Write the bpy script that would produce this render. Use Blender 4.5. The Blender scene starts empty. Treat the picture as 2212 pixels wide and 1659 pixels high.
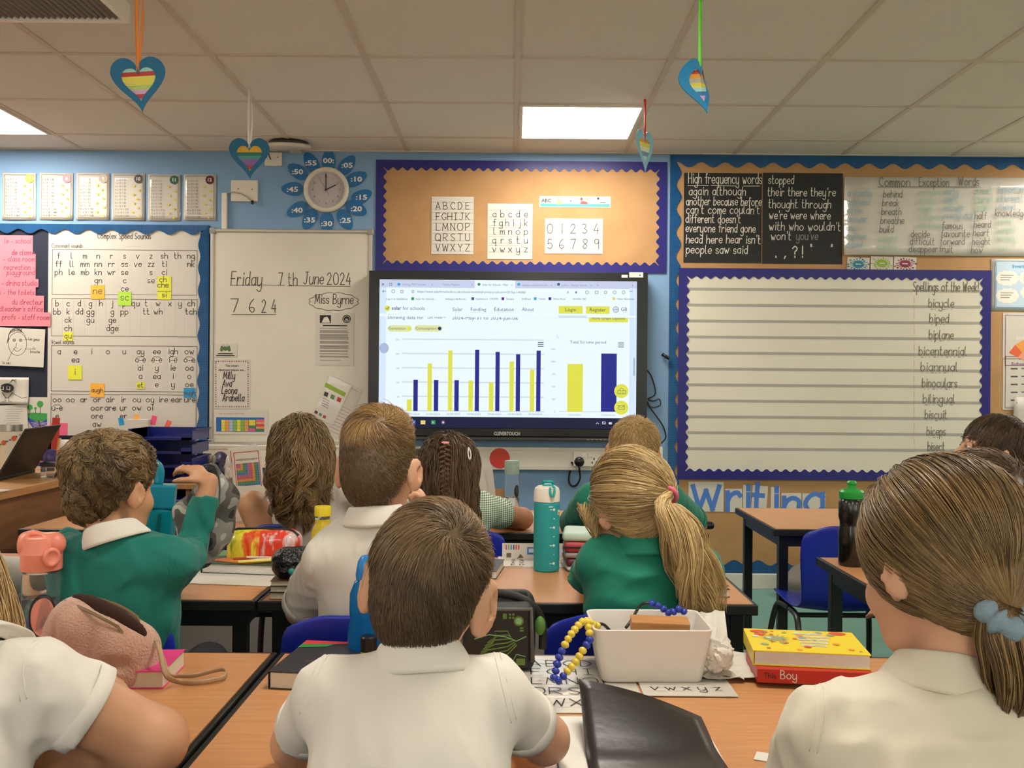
import bpy, bmesh, math, random
import numpy as np
from mathutils import Matrix, Vector, Quaternion
from math import sin, cos, pi, radians as R
random.seed(7)
SC = bpy.context.scene
COL = SC.collection
# ---------------------------------------------------------------- camera, world, exposure
F_PX, CX, CY, ROLL, CAMH = 2020.0, 1106.0, 829.5, 0.008, 1.12
WALL = 5.17          # distance of the front wall
CEIL = 2.40
DESK = 0.595         # height of the pupils' tables
cam_data = bpy.data.cameras.new('camera')
cam_data.sensor_fit = 'HORIZONTAL'; cam_data.sensor_width = 36.0
cam_data.lens = 36.0 * F_PX / 2212.0
cam_data.clip_start = 0.02
cam = bpy.data.objects.new('camera', cam_data); COL.objects.link(cam)
cam.matrix_world = Matrix.Translation((0, 0, CAMH)) @ Matrix.Rotation(pi/2, 4, 'X') @ Matrix.Rotation(ROLL, 4, 'Z')
SC.camera = cam
SC.view_settings.view_transform = 'Standard'; SC.view_settings.look = 'None'
SC.view_settings.gamma = 1.0; SC.view_settings.use_curve_mapping = False
SC.view_settings.exposure = 0.0
wd = bpy.data.worlds.new('world'); SC.world = wd; wd.use_nodes = True
wd.node_tree.nodes['Background'].inputs[0].default_value = (0.9, 0.85, 0.75, 1)
wd.node_tree.nodes['Background'].inputs[1].default_value = 0.15
LAMP = 31.0                       # strength of every ceiling light panel
LAMP_COL = (1.0, 0.93, 0.825)
FILL, FILL_COL = 2.6, (1.0, 0.94, 0.85)    # fill glow of the windows added in the back wall
SC.cycles.max_bounces = 8
SC.cycles.sample_clamp_indirect = 6.0
# ---------------------------------------------------------------- where a pixel of the photograph lies in the room
def P(px, py, Z):
    dx, dy = (px - CX)/F_PX, (CY - py)/F_PX
    return Vector(((dx*cos(ROLL) - dy*sin(ROLL))*Z, Z, CAMH + (dx*sin(ROLL) + dy*cos(ROLL))*Z))
def T(px, py, h=DESK):
    dx, dy = (px - CX)/F_PX, (CY - py)/F_PX
    return P(px, py, (h - CAMH)/(dx*sin(ROLL) + dy*cos(ROLL)))
def W(px, py): return P(px, py, WALL)
# ---------------------------------------------------------------- materials
def lin(h):
    if isinstance(h, str):
        h = h.lstrip('#'); c = [int(h[i:i+2], 16)/255 for i in (0, 2, 4)]
    else: c = [x/255 for x in h]
    return tuple(x/12.92 if x <= .04045 else ((x+.055)/1.055)**2.4 for x in c) + (1.0,)
_M = {}
def M(name, col='#808080', rough=.5, metal=0, bump=None, coat=0, trans=0, emit=0, var=None, spec=None, sub=0, sheen=0, ior=None, stretch=None, var2=None):
    if name in _M: return _M[name]
    m = bpy.data.materials.new(name); m.use_nodes = True; _M[name] = m
    nt = m.node_tree; b = nt.nodes['Principled BSDF']; I = b.inputs
    c = lin(col); I['Base Color'].default_value = c
    I['Roughness'].default_value = rough; I['Metallic'].default_value = metal
    if coat: I['Coat Weight'].default_value = coat; I['Coat Roughness'].default_value = .06
    if trans: I['Transmission Weight'].default_value = trans
    if ior: I['IOR'].default_value = ior
    if spec is not None: I['Specular IOR Level'].default_value = spec
    if sub:
        I['Subsurface Weight'].default_value = sub; I['Subsurface Radius'].default_value = (.010, .004, .002); I['Subsurface Scale'].default_value = .6
    if sheen: I['Sheen Weight'].default_value = sheen
    if emit: I['Emission Color'].default_value = c; I['Emission Strength'].default_value = emit
    if var or bump:
        tc = nt.nodes.new('ShaderNodeTexCoord'); mp = nt.nodes.new('ShaderNodeMapping')
        nt.links.new(tc.outputs['Object'], mp.inputs['Vector'])
        if stretch: mp.inputs['Scale'].default_value = stretch
    if var:        # (scale, second colour, detail)
        n = nt.nodes.new('ShaderNodeTexNoise'); n.inputs['Scale'].default_value = var[0]; n.inputs['Detail'].default_value = 4
        nt.links.new(mp.outputs[0], n.inputs['Vector'])
        r = nt.nodes.new('ShaderNodeValToRGB'); r.color_ramp.elements[0].position = .35; r.color_ramp.elements[1].position = .65
        r.color_ramp.elements[0].color = c; r.color_ramp.elements[1].color = lin(var[1])
        if len(var) > 2: r.color_ramp.interpolation = var[2]
        nt.links.new(n.outputs[0], r.inputs[0]); nt.links.new(r.outputs[0], I['Base Color'])
    if bump:       # (scale, strength)
        n = nt.nodes.new('ShaderNodeTexNoise'); n.inputs['Scale'].default_value = bump[0]; n.inputs['Detail'].default_value = 3
        nt.links.new(mp.outputs[0], n.inputs['Vector'])
        bp = nt.nodes.new('ShaderNodeBump'); bp.inputs['Strength'].default_value = bump[1]; bp.inputs['Distance'].default_value = .01
        nt.links.new(n.outputs[0], bp.inputs['Height']); nt.links.new(bp.outputs[0], I['Normal'])
        if coat: nt.links.new(bp.outputs[0], I['Coat Normal'])
    return m
def lit(name, col, k=1.0):                     # pixels of the lit screen
    if name in _M: return _M[name]
    m = bpy.data.materials.new(name); m.use_nodes = True; _M[name] = m
    I = m.node_tree.nodes['Principled BSDF'].inputs
    I['Base Color'].default_value = (.01, .01, .01, 1); I['Roughness'].default_value = .35; I['Specular IOR Level'].default_value = .12
    I['Emission Color'].default_value = lin(col); I['Emission Strength'].default_value = k
    return m
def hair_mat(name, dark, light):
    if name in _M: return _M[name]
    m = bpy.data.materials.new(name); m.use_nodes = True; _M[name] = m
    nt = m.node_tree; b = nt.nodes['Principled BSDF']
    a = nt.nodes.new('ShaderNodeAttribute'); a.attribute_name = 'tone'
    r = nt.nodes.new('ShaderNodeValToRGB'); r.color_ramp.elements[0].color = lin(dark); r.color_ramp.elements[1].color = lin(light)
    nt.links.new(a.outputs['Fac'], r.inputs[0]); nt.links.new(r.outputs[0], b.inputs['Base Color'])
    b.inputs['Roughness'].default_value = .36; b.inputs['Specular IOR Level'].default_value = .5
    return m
def ribbed(name, col, scale, axis='Y', strength=.6):
    m = M(name, col, .55); nt = m.node_tree
    tc = nt.nodes.new('ShaderNodeTexCoord'); w = nt.nodes.new('ShaderNodeTexWave'); w.bands_direction = axis
    w.inputs['Scale'].default_value = scale
    bp = nt.nodes.new('ShaderNodeBump'); bp.inputs['Strength'].default_value = strength; bp.inputs['Distance'].default_value = .006
    nt.links.new(tc.outputs['Object'], w.inputs['Vector']); nt.links.new(w.outputs[0], bp.inputs['Height'])
    nt.links.new(bp.outputs[0], nt.nodes['Principled BSDF'].inputs['Normal'])
    return m
# ---------------------------------------------------------------- a stroke alphabet for handwriting and infant print
GL = {}
def _g(s):
    for ln in s.strip().split('\n'):
        k, rest = ln[0], ln[1:].split()
        GL[k] = [(t[0] == '~', [(int(t[i]), ord(t[i+1]) - 101) for i in range(1 if t[0] == '~' else 0, len(t)-1, 2)]) for t in rest]
_g("""
a ~5j3k1j0h1f3e5g 5k5e
b 0o0e ~0h1j3k5i5g3e1e0g
c ~5j3k1j0h1f3e5f
d ~5j3k1j0h1f3e5g 5o5e
e 0h5h ~5h5j3k1j0h1f3e5f
f ~4n3o2n2k2e 0k4k
g ~5j3k1j0h1f3e5g ~5k5c4a2a0b
h 0o0e ~0h1j3k5j5h5e
i 1k1e 1n1m
j ~2k2c1a0b 2n2m
k 0o0e 4k0g 1h4e
l ~0o0g1e2e
m 0k0e ~0h1j2k3j3h3e ~3h4j5k6j6h6e
n 0k0e ~0h1j3k5j5h5e
o ~3k1j0h1f3e5f6h5j3k
p 0k0a ~0h1j3k5i5g3e1e0g
q ~5j3k1j0h1f3e5g 5k5a6b
r 0k0e ~0h1j3k4j
s ~4j2k0j1h3h4f2e0f
t ~1o1g2e4e 0k3k
u ~0k0g1e3e5g 5k5e
v 0k2e5k
w 0k2e3i5e7k
x 0k5e 5k0e
y ~0k0g1e3e5g ~5k5c4a2a0b
z 0k4k0e4e
A 0e3o6e 1h5h
B 0e0o ~0o3o5m3j0j ~0j4j6g4e0e
C ~6m4o2n0j2f4e6f
D 0e0o ~0o3o6j3e0e
E 5o0o0e5e 0j4j
F 5o0o0e 0j4j
G ~6m4o2n0j2f4e6g6i 4i6i
H 0o0e 6o6e 0j6j
I 0o4o 2o2e 0e4e
J ~4o4g2e0f 2o6o
K 0o0e 5o0i 1j5e
L 0o0e5e
M 0e1o4g7o8e
N 0e0o6e6o
O ~4o1n0j1f4e7f8j7n4o
P 0e0o ~0o4o6m4j0i
Q ~4o1n0j1f4e7f8j7n4o 5g8d
R 0e0o ~0o4o6m4j0i 2i6e
S ~5n3o0m2j5h4e2e0f
T 0o6o 3o3e
U ~0o0g2e4e6g6o
V 0o3e6o
W 0o2e4m6e8o
X 0o6e 6o0e
Y 0o3j6o 3j3e
Z 0o6o0e6e
0 ~3o1n0j1f3e5f6j5n3o
1 1o1e
2 ~0m2o4n4k0e 0e5e
3 ~0n2o4m2j ~2j5h3e0f
4 3o0h5h 4k4e
5 4o1o0j ~0j3k5h3e0f
6 ~4o1l0h1f3e5g3i0h
7 0o5o2e
8 ~3o1n1l3j5h3e1f1h3j5l5n3o
9 ~5l3j1k1n3o5n5l 5m5e
' 1o1m
" 0o0m 1o1m
. 0e0f
, 1f0d
? ~0m2o4m3k2j2h 2f2e
! 1o1h 1f1e
- 0h3h
: 0i0h 0f0e
= 0i4i 0g4g
/ 0e4o
""")
def smooth_line(p, n=4):
    out = []
    for i in range(len(p)-1):
        a, b, c, d = p[max(i-1, 0)], p[i], p[i+1], p[min(i+2, len(p)-1)]
        for j in range(n):
            t = j/n
            out.append(tuple(.5*((2*b[k]) + (c[k]-a[k])*t + (2*a[k]-5*b[k]+4*c[k]-d[k])*t*t + (3*b[k]-a[k]-3*c[k]+d[k])*t**3) for k in range(len(b))))
    out.append(tuple(p[-1])); return out
_FT = {}
# ---------------------------------------------------------------- mesh builder
class MB:
    def __init__(s): s.v, s.f, s.m, s.cur, s.X = [], [], [], 0, None
    def mat(s, i): s.cur = i; return s
    def xf(s, X=None): s.X = X; return s
    def add(s, vs, fs, m=None):
        o = len(s.v)
        if s.X is not None: vs = [tuple(s.X @ Vector(v)) for v in vs]
        s.v += [tuple(v) for v in vs]; s.f += [tuple(i+o for i in f) for f in fs]; s.m += [s.cur if m is None else m]*len(fs); return s
    def box(s, x0, y0, z0, x1, y1, z1, m=None):
        return s.add([(x0,y0,z0),(x1,y0,z0),(x1,y1,z0),(x0,y1,z0),(x0,y0,z1),(x1,y0,z1),(x1,y1,z1),(x0,y1,z1)],
                     [(3,2,1,0),(4,5,6,7),(0,1,5,4),(1,2,6,5),(2,3,7,6),(3,0,4,7)], m)
    def quad(s, x0, y0, x1, y1, z, m=None): return s.add([(x0,y0,z),(x1,y0,z),(x1,y1,z),(x0,y1,z)], [(0,1,2,3)], m)
    def poly(s, pts, z, m=None): return s.add([(p[0],p[1],z) for p in pts], [tuple(range(len(pts)))], m)
    def prism(s, pts, z0, z1, m=None):
        n = len(pts)
        return s.add([(p[0],p[1],z0) for p in pts]+[(p[0],p[1],z1) for p in pts],
                     [tuple(range(n-1,-1,-1)), tuple(range(n,2*n))]+[(i,(i+1)%n,n+(i+1)%n,n+i) for i in range(n)], m)
    def disc(s, x, y, r, z, n=24, m=None, ry=None): return s.poly([(x+r*cos(2*pi*i/n), y+(ry or r)*sin(2*pi*i/n)) for i in range(n)], z, m)
    def frame(s, x0, y0, x1, y1, t, z, m=None):
        s.quad(x0,y0,x1,y0+t,z,m); s.quad(x0,y1-t,x1,y1,z,m); s.quad(x0,y0+t,x0+t,y1-t,z,m); return s.quad(x1-t,y0+t,x1,y1-t,z,m)
    def lathe(s, prof, n=28, m=None, sx=1, sy=1):
        vs, fs = [], []
        for r, z in prof: vs += [(r*cos(2*pi*i/n)*sx, r*sin(2*pi*i/n)*sy, z) for i in range(n)]
        for j in range(len(prof)-1):
            fs += [(j*n+i, j*n+(i+1)%n, (j+1)*n+(i+1)%n, (j+1)*n+i) for i in range(n)]
        fs += [tuple(range(n-1,-1,-1)), tuple((len(prof)-1)*n+i for i in range(n))]
        return s.add(vs, fs, m)
    def tube(s, pts, r, n=8, m=None, closed=False, flat=1.0):
        pts = [Vector(p) for p in pts]; N = len(pts); rr = r if isinstance(r, (list, tuple)) else [r]*N
        vs, fs = [], []; up = Vector((0,0,1)); prev = None
        for i, p in enumerate(pts):
            a, b = (pts[(i-1) % N], pts[(i+1) % N]) if closed else (pts[max(i-1,0)], pts[min(i+1,N-1)])
            t = (b-a).normalized()
            if prev is None: u = t.orthogonal().normalized() if abs(t.z) > .95 else t.cross(up).normalized()
            else:
                u = prev - t*prev.dot(t); u = u.normalized() if u.length > 1e-6 else t.orthogonal().normalized()
            prev = u; w = t.cross(u)
            vs += [p + (u*cos(2*pi*k/n) + w*sin(2*pi*k/n)*flat)*rr[i] for k in range(n)]
        for i in range(N if closed else N-1):
            j = (i+1) % N
            fs += [(i*n+k, i*n+(k+1)%n, j*n+(k+1)%n, j*n+k) for k in range(n)]
        if not closed: fs += [tuple(range(n-1,-1,-1)), tuple((N-1)*n+k for k in range(n))]
        return s.add(vs, fs, m)
    def ball(s, c, r, n=14, m=None, rx=1, ry=1, rz=1):
        vs, fs = [], []; k = n//2
        for j in range(k+1):
            a = pi*j/k
            vs += [(c[0]+r*rx*sin(a)*cos(2*pi*i/n), c[1]+r*ry*sin(a)*sin(2*pi*i/n), c[2]+r*rz*cos(a)) for i in range(n)]
        for j in range(k): fs += [(j*n+i, (j+1)*n+i, (j+1)*n+(i+1)%n, j*n+(i+1)%n) for i in range(n)]
        return s.add(vs, fs, m)
    rz = 0
    def ribbon(s, pts, w, z, m=None):
        s.rz = (s.rz+1) % 30; z += s.rz*1.2e-5
        n = len(pts)
        if n < 2: return s
        p = [Vector((q[0], q[1])) for q in pts]; vs = []
        for i in range(n):
            t = p[min(i+1,n-1)] - p[max(i-1,0)]; t = t.normalized() if t.length > 1e-9 else Vector((1,0))
            e = t*(-w*.5 if i == 0 else w*.5 if i == n-1 else 0); q = p[i]+e; nn = Vector((-t.y, t.x))*w*.5
            vs += [(q.x+nn.x, q.y+nn.y, z), (q.x-nn.x, q.y-nn.y, z)]
        return s.add(vs, [(2*i, 2*i+1, 2*i+3, 2*i+2) for i in range(n-1)], m)
    def hand(s, txt, x, y, h, w, z, m=None, slant=0., sp=.22, al='l', jit=0., fit=None, sx=1.):
        k = h/10; X = 0; items = []
        for ch in txt:
            if ch == ' ': X += 5; continue
            g = GL.get(ch)
            if not g: continue
            wd = max(q[0] for st in g for q in st[1])
            items.append((X, g, random.uniform(-jit, jit))); X += wd + sp*10
        tot = (X - sp*10)*k*sx; kx = k*sx*(fit/tot if fit else 1); tot = fit or tot
        x0 = x - (0 if al == 'l' else tot/2 if al == 'c' else tot)
        for gx, g, dy in items:
            for sm, pts in g:
                z += 3e-6
                q = [(x0+(gx+a)*kx + b*k*slant, y+b*k+dy*k) for a, b in pts]
                if sm: q = smooth_line(q, 3)
                else:
                    for i in range(len(q)-1): s.ribbon([q[i], q[i+1]], w, z, m)
                    continue
                s.ribbon(q, w, z, m)
        return s
    def type(s, txt, x, y, h, z, m=None, al='l', fit=None, bold=0.):
        key = (txt, bold)
        if key not in _FT:
            c = bpy.data.curves.new('t', 'FONT'); c.body = txt; c.size = 1; c.resolution_u = 2; c.offset = bold
            o = bpy.data.objects.new('t', c); me = bpy.data.meshes.new_from_object(o)
            _FT[key] = ([tuple(v.co) for v in me.vertices], [tuple(p.vertices) for p in me.polygons])
            bpy.data.objects.remove(o); bpy.data.curves.remove(c); bpy.data.meshes.remove(me)
        vs, fs = _FT[key]
        if not vs: return s
        xs = [v[0] for v in vs]; wid = max(xs)-min(xs); k = h/.73; kx = k if not fit else fit/wid
        x0 = x - min(xs)*kx - (0 if al == 'l' else wid*kx/2 if al == 'c' else wid*kx)
        return s.add([(x0+v[0]*kx, y+v[1]*k, z) for v in vs], fs, m)
    def lines(s, x0, x1, ys, h, z, m=None, rag=0.):
        for y in ys: s.quad(x0, y, x1 - random.uniform(0, rag), y+h, z, m)
        return s
    def build(s, name, mats, parent=None, smooth=False, bevel=0, loc=None, rot=None, seg=2, sub=0):
        me = bpy.data.meshes.new(name); me.from_pydata(s.v, [], s.f)
        for m in (mats if isinstance(mats, (list, tuple)) else [mats]): me.materials.append(m)
        me.polygons.foreach_set('material_index', s.m)
        me.polygons.foreach_set('use_smooth', [smooth]*len(s.f)); me.update()
        o = bpy.data.objects.new(name, me); COL.objects.link(o)
        if parent is not None: o.parent = parent
        if loc is not None: o.location = loc
        if rot is not None: o.rotation_euler = rot
        if bevel:
            b = o.modifiers.new('bevel', 'BEVEL'); b.width = bevel; b.segments = seg; b.limit_method = 'ANGLE'; b.harden_normals = False
        if sub:
            b = o.modifiers.new('sub', 'SUBSURF'); b.levels = sub; b.render_levels = sub
        return o
def tag(o, label=None, cat=None, group=None, kind=None):
    if label: o['label'] = label
    if cat: o['category'] = cat
    if group: o['group'] = group
    if kind: o['kind'] = kind
    return o
def thing(name, label, cat, loc=(0,0,0), rot=(0,0,0), group=None):
    o = bpy.data.objects.new(name, None); COL.objects.link(o); o.empty_display_size = .05
    o.location = loc; o.rotation_euler = rot
    return tag(o, label, cat, group)
def dup(root, loc=None, rot=None, label=None, group=None):
    r = root.copy(); COL.objects.link(r)
    if loc is not None: r.location = loc
    if rot is not None: r.rotation_euler = rot
    if label: r['label'] = label
    if group: r['group'] = group
    for ch in list(root.children):
        c = ch.copy(); COL.objects.link(c); c.parent = r
        for g in ch.children:
            d = g.copy(); COL.objects.link(d); d.parent = c
    return r
# ---------------------------------------------------------------- the room
XL, XR, YB = -3.6, 4.2, -3.2
def struct(name, mb, m, **k): return tag(mb.build(name, m, **k), kind='structure')
struct('floor', MB().box(XL-.1, YB-.1, -.05, .52, WALL+.1, 0), M('grey_carpet', '#6d6860', .95, bump=(900, .6), var=(300, '#5c574f')))
struct('floor', MB().box(.52, YB-.1, -.05, XR+.1, WALL+.1, .001), M('green_carpet', '#7fae9f', .95, bump=(900, .6), var=(260, '#6f9e90')))
struct('wall_front', MB().box(XL-.1, WALL, 0, XR+.1, WALL+.1, CEIL), M('blue_paint', '#7b9fc4', .62, bump=(220, .06)))
wc = M('cream_paint', '#d9d3c4', .7)
struct('wall_left', MB().box(XL-.1, YB, 0, XL, WALL, CEIL), wc)
struct('wall_right', MB().box(XR, YB, 0, XR+.1, WALL, CEIL), wc)
struct('wall_back', MB().box(XL, YB-.1, 0, XR, YB, CEIL), wc)
tilem = M('ceiling_tile', '#e8e2d8', .9, bump=(420, .35), var=(500, '#dfd8cc'))
struct('ceiling', MB().box(XL-.1, YB-.1, CEIL, XR+.1, WALL+.1, CEIL+.05), tilem)
struct('baseboard_front', MB().box(-.2, WALL-.02, 0, XR, WALL, .085), M('white_gloss', '#d8d4c8', .35), bevel=.004)
g = MB(); GX0, GY0 = .013, 4.86
xs = [GX0+.6*i for i in range(-6, 8) if XL < GX0+.6*i < XR]; ys = [GY0-.6*i for i in range(0, 14) if YB < GY0-.6*i]
for x in xs: g.box(x-.012, YB, CEIL-.004, x+.012, WALL, CEIL+.01)
for y in ys: g.box(XL, y-.012, CEIL-.0035, XR, y+.012, CEIL+.01)
g.box(XL, WALL-.022, CEIL-.006, XR, WALL, CEIL+.01)
struct('trim_1', g, M('ceiling_grid', '#cdbfb0', .6))
# ceiling lamps: one every five tiles across, every five tiles back
pf, pd = M('lamp_frame', '#d8cfc4', .5), bpy.data.materials.new('lamp_diffuser')
pd.use_nodes = True; I = pd.node_tree.nodes['Principled BSDF'].inputs
I['Base Color'].default_value = (.9,.9,.9,1); I['Emission Color'].default_value = LAMP_COL+(1,); I['Emission Strength'].default_value = LAMP
def panel(x, y, label):
    t = thing('ceiling_light', label, 'ceiling light', (x, y, CEIL-.004), group='square panel lights in the ceiling')
    fb = MB()
    for a in ((-.288,-.288,.288,-.272),(-.288,.272,.288,.288),(-.288,-.272,-.272,.272),(.272,-.272,.288,.272)): fb.box(a[0],a[1],-.006,a[2],a[3],.004)
    fb.build('frame', pf, t)
    MB().box(-.272,-.272,-.002,.272,.272,.003).build('diffuser', pd, t)
panel(.313, 4.56, 'lit square light panel in the ceiling above the screen')
panel(-2.687, 4.56, 'lit square light panel in the ceiling above the times table posters')
for x, y in ((3.313, 4.56), (-2.687, 1.56), (.313, 1.56), (3.313, 1.56), (-2.687, -1.44), (.313, -1.44), (3.313, -1.44)):
    panel(x, y, 'lit square light panel in the ceiling')

# windows added in the unseen wall behind the camera, as fill light
dp = bpy.data.materials.new('fill_glow'); dp.use_nodes = True; I = dp.node_tree.nodes['Principled BSDF'].inputs
I['Base Color'].default_value = (.8,.8,.8,1); I['Emission Color'].default_value = FILL_COL+(1,); I['Emission Strength'].default_value = FILL
for i, x in enumerate((-2.3, .3, 2.9)):
    fr = MB()
    for q in ((-1.05,.90,1.05,.96),(-1.05,2.14,1.05,2.20),(-1.05,.96,-.99,2.14),(.99,.96,1.05,2.14),(-.03,.96,.03,2.14)): fr.box(q[0], -.001, q[1], q[2], .05, q[3])
    w = struct('window_%d' % (i+1), fr, M('window_frame', '#dcd8d0', .4), loc=(x, YB, 0))
    d = MB()
    for a, b in ((-.99,-.03),(.03,.99)): d.box(a, .012, .96, b, .018, 2.14)
    d.build('glow_pane', dp, w)
# ================================================================ soft shapes: smooth unions on a grid, turned into one mesh
def V3(*a): return np.array(a[0] if len(a) == 1 else a, dtype=np.float64)
class Soft:
    def __init__(s, lo, hi, h):
        s.h = h; s.lo = V3(lo); s.n = np.maximum(np.ceil((V3(hi)-s.lo)/h).astype(int)+1, 4)
        s.ax = [s.lo[i]+h*np.arange(s.n[i]) for i in range(3)]; s.d = np.full(tuple(s.n), .3, np.float32)
    def _box(s, lo, hi, pad):
        a = np.clip(np.floor((lo-pad-s.lo)/s.h).astype(int), 0, s.n-1); b = np.clip(np.ceil((hi+pad-s.lo)/s.h).astype(int)+1, 1, s.n)
        if np.any(b <= a): return None, None
        sl = tuple(slice(a[i], b[i]) for i in range(3))
        return sl, np.meshgrid(*[s.ax[i][a[i]:b[i]].astype(np.float32) for i in range(3)], indexing='ij', sparse=True)
    def _mix(s, sl, e, k, op):
        d = s.d[sl]
        if op == '+':
            if k <= 0: s.d[sl] = np.minimum(d, e)
            else: t = np.clip(.5+.5*(d-e)/k, 0, 1); s.d[sl] = d*(1-t)+e*t-k*t*(1-t)
        else:
            e = -e
            if k <= 0: s.d[sl] = np.maximum(d, e)
            else: t = np.clip(.5-.5*(d-e)/k, 0, 1); s.d[sl] = d*(1-t)+e*t+k*t*(1-t)
    def cap(s, a, b, ra, rb=None, k=.02, op='+', cut=False):
        a, b = V3(a), V3(b); rb = ra if rb is None else rb; m = max(ra, rb)
        sl, g = s._box(np.minimum(a, b)-m, np.maximum(a, b)+m, k+2.5*s.h)
        if sl is None: return s
        ab = b-a; L2 = max(ab@ab, 1e-9)
        x, y, z = g[0]-a[0], g[1]-a[1], g[2]-a[2]
        t = np.clip((x*ab[0]+y*ab[1]+z*ab[2])/L2, 0, 1)
        e = np.sqrt((x-ab[0]*t)**2+(y-ab[1]*t)**2+(z-ab[2]*t)**2)-(ra+(rb-ra)*t)
        if cut:
            u = ab/math.sqrt(L2); e = np.maximum(e, (g[0]-b[0])*u[0]+(g[1]-b[1])*u[1]+(g[2]-b[2])*u[2])
        s._mix(sl, e.astype(np.float32), k, op); return s
    def ell(s, c, r, Q=None, k=.02, op='+'):
        c, r = V3(c), V3(r); m = r.max()
        Q = np.eye(3) if Q is None else np.array(Q)[:3, :3]
        ext = np.sqrt(((Q*r)**2).sum(1))
        sl, g = s._box(c-ext, c+ext, k+2.5*s.h)
        if sl is None: return s
        X = [g[0]-c[0], g[1]-c[1], g[2]-c[2]]
        q = [X[0]*Q[0, i]+X[1]*Q[1, i]+X[2]*Q[2, i] for i in range(3)]
        k0 = np.sqrt(sum((q[i]/r[i])**2 for i in range(3)))+1e-6; k1 = np.sqrt(sum((q[i]/r[i]**2)**2 for i in range(3)))+1e-6
        s._mix(sl, (k0*(k0-1)/k1).astype(np.float32), k, op); return s
    def rbox(s, c, r, rad, Q=None, k=.01, op='+'):
        c, r = V3(c), V3(r); Q = np.eye(3) if Q is None else np.array(Q)[:3, :3]; ext = (np.abs(Q)*r).sum(1)
        sl, g = s._box(c-ext, c+ext, k+2.5*s.h)
        if sl is None: return s
        X = [g[0]-c[0], g[1]-c[1], g[2]-c[2]]
        q = [np.abs(X[0]*Q[0, i]+X[1]*Q[1, i]+X[2]*Q[2, i])-(r[i]-rad) for i in range(3)]
        e = np.sqrt(sum(np.maximum(v, 0)**2 for v in q))+np.minimum(np.maximum(np.maximum(q[0], q[1]), q[2]), 0)-rad
        s._mix(sl, e.astype(np.float32), k, op); return s
    def plane(s, p, nrm, k=0.):              # cuts away the side the normal points to
        p, nrm = V3(p), V3(nrm); nrm = nrm/np.linalg.norm(nrm)
        g = np.meshgrid(*[a.astype(np.float32) for a in s.ax], indexing='ij', sparse=True)
        e = ((g[0]-p[0])*nrm[0]+(g[1]-p[1])*nrm[1]+(g[2]-p[2])*nrm[2]).astype(np.float32)
        s._mix(tuple(slice(None) for _ in range(3)), -e, k, '-'); return s
    def fold(s, amp, freq, seed, n=6, stretch=(1, 1, 1), warp=1.2):
        m = np.argwhere(np.abs(s.d) < .03)
        if not len(m): return s
        p = s.lo+m*s.h; rg = np.random.RandomState(seed); v = np.zeros(len(m)); st = V3(stretch)
        w = np.stack([np.sin(p@(rg.randn(3)*freq*.35)+rg.rand()*6) for _ in range(3)], 1)*warp/freq
        for i in range(n):
            kk = rg.randn(3)*st; kk *= freq*(.6+.8*rg.rand())/np.linalg.norm(kk)
            v += np.sin((p+w)@kk+rg.rand()*6.3)
        s.d[m[:, 0], m[:, 1], m[:, 2]] += (amp*v/n**.5).astype(np.float32); return s
    def crease(s, amp, freq, seed, n=5, stretch=(1, 1, 1)):
        m = np.argwhere(np.abs(s.d) < .03)
        if not len(m): return s
        p = s.lo+m*s.h; rg = np.random.RandomState(seed); v = np.zeros(len(m)); st = V3(stretch)
        w = np.stack([np.sin(p@(rg.randn(3)*14)+rg.rand()*6) for _ in range(3)], 1)*.018
        for i in range(n):
            kk = rg.randn(3)*st; kk *= freq*(.6+.9*rg.rand())/np.linalg.norm(kk)
            mask = np.clip(np.sin(p@(rg.randn(3)*17)+rg.rand()*6)*.9+.15, 0, 1)
            v += mask*(1-np.abs(np.sin(.5*((p+w)@kk)+rg.rand()*6.3))*2)
        s.d[m[:, 0], m[:, 1], m[:, 2]] -= (amp*v).astype(np.float32); return s
    def field(s, fn, band=.03):
        m = np.argwhere(np.abs(s.d) < band); p = s.lo+m*s.h
        s.d[m[:, 0], m[:, 1], m[:, 2]] += fn(p).astype(np.float32); return s
    def mesh(s, smooth=1):
        d = s.d.copy(); d[0]=d[-1]=.1; d[:,0]=d[:,-1]=.1; d[:,:,0]=d[:,:,-1]=.1
        ins = d < 0; nx, ny, nz = d.shape
        cnt = np.zeros((nx-1, ny-1, nz-1), np.int8)
        for i in (0,1):
            for j in (0,1):
                for k in (0,1): cnt += ins[i:nx-1+i, j:ny-1+j, k:nz-1+k]
        act = np.argwhere((cnt > 0) & (cnt < 8))
        if not len(act): return np.zeros((0,3)), np.zeros((0,4), int)
        acc = np.zeros((len(act), 3)); num = np.zeros(len(act))
        cs = [(i,j,k) for i in (0,1) for j in (0,1) for k in (0,1)]
        val = {c: d[act[:,0]+c[0], act[:,1]+c[1], act[:,2]+c[2]].astype(np.float64) for c in cs}
        for c in cs:
            for a in range(3):
                if c[a]: continue
                e = list(c); e[a] = 1; e = tuple(e); va, vb = val[c], val[e]; m = (va < 0) != (vb < 0)
                t = np.where(m, va/(va-vb+1e-12), 0)
                q = np.tile(np.array(c, float), (len(act), 1)); q[:, a] = t
                acc[m] += q[m]; num[m] += 1
        pos = s.lo+(act+acc/num[:, None])*s.h
        idx = np.full(cnt.shape, -1, np.int32); idx[act[:,0], act[:,1], act[:,2]] = np.arange(len(act))
        F = []
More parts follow.
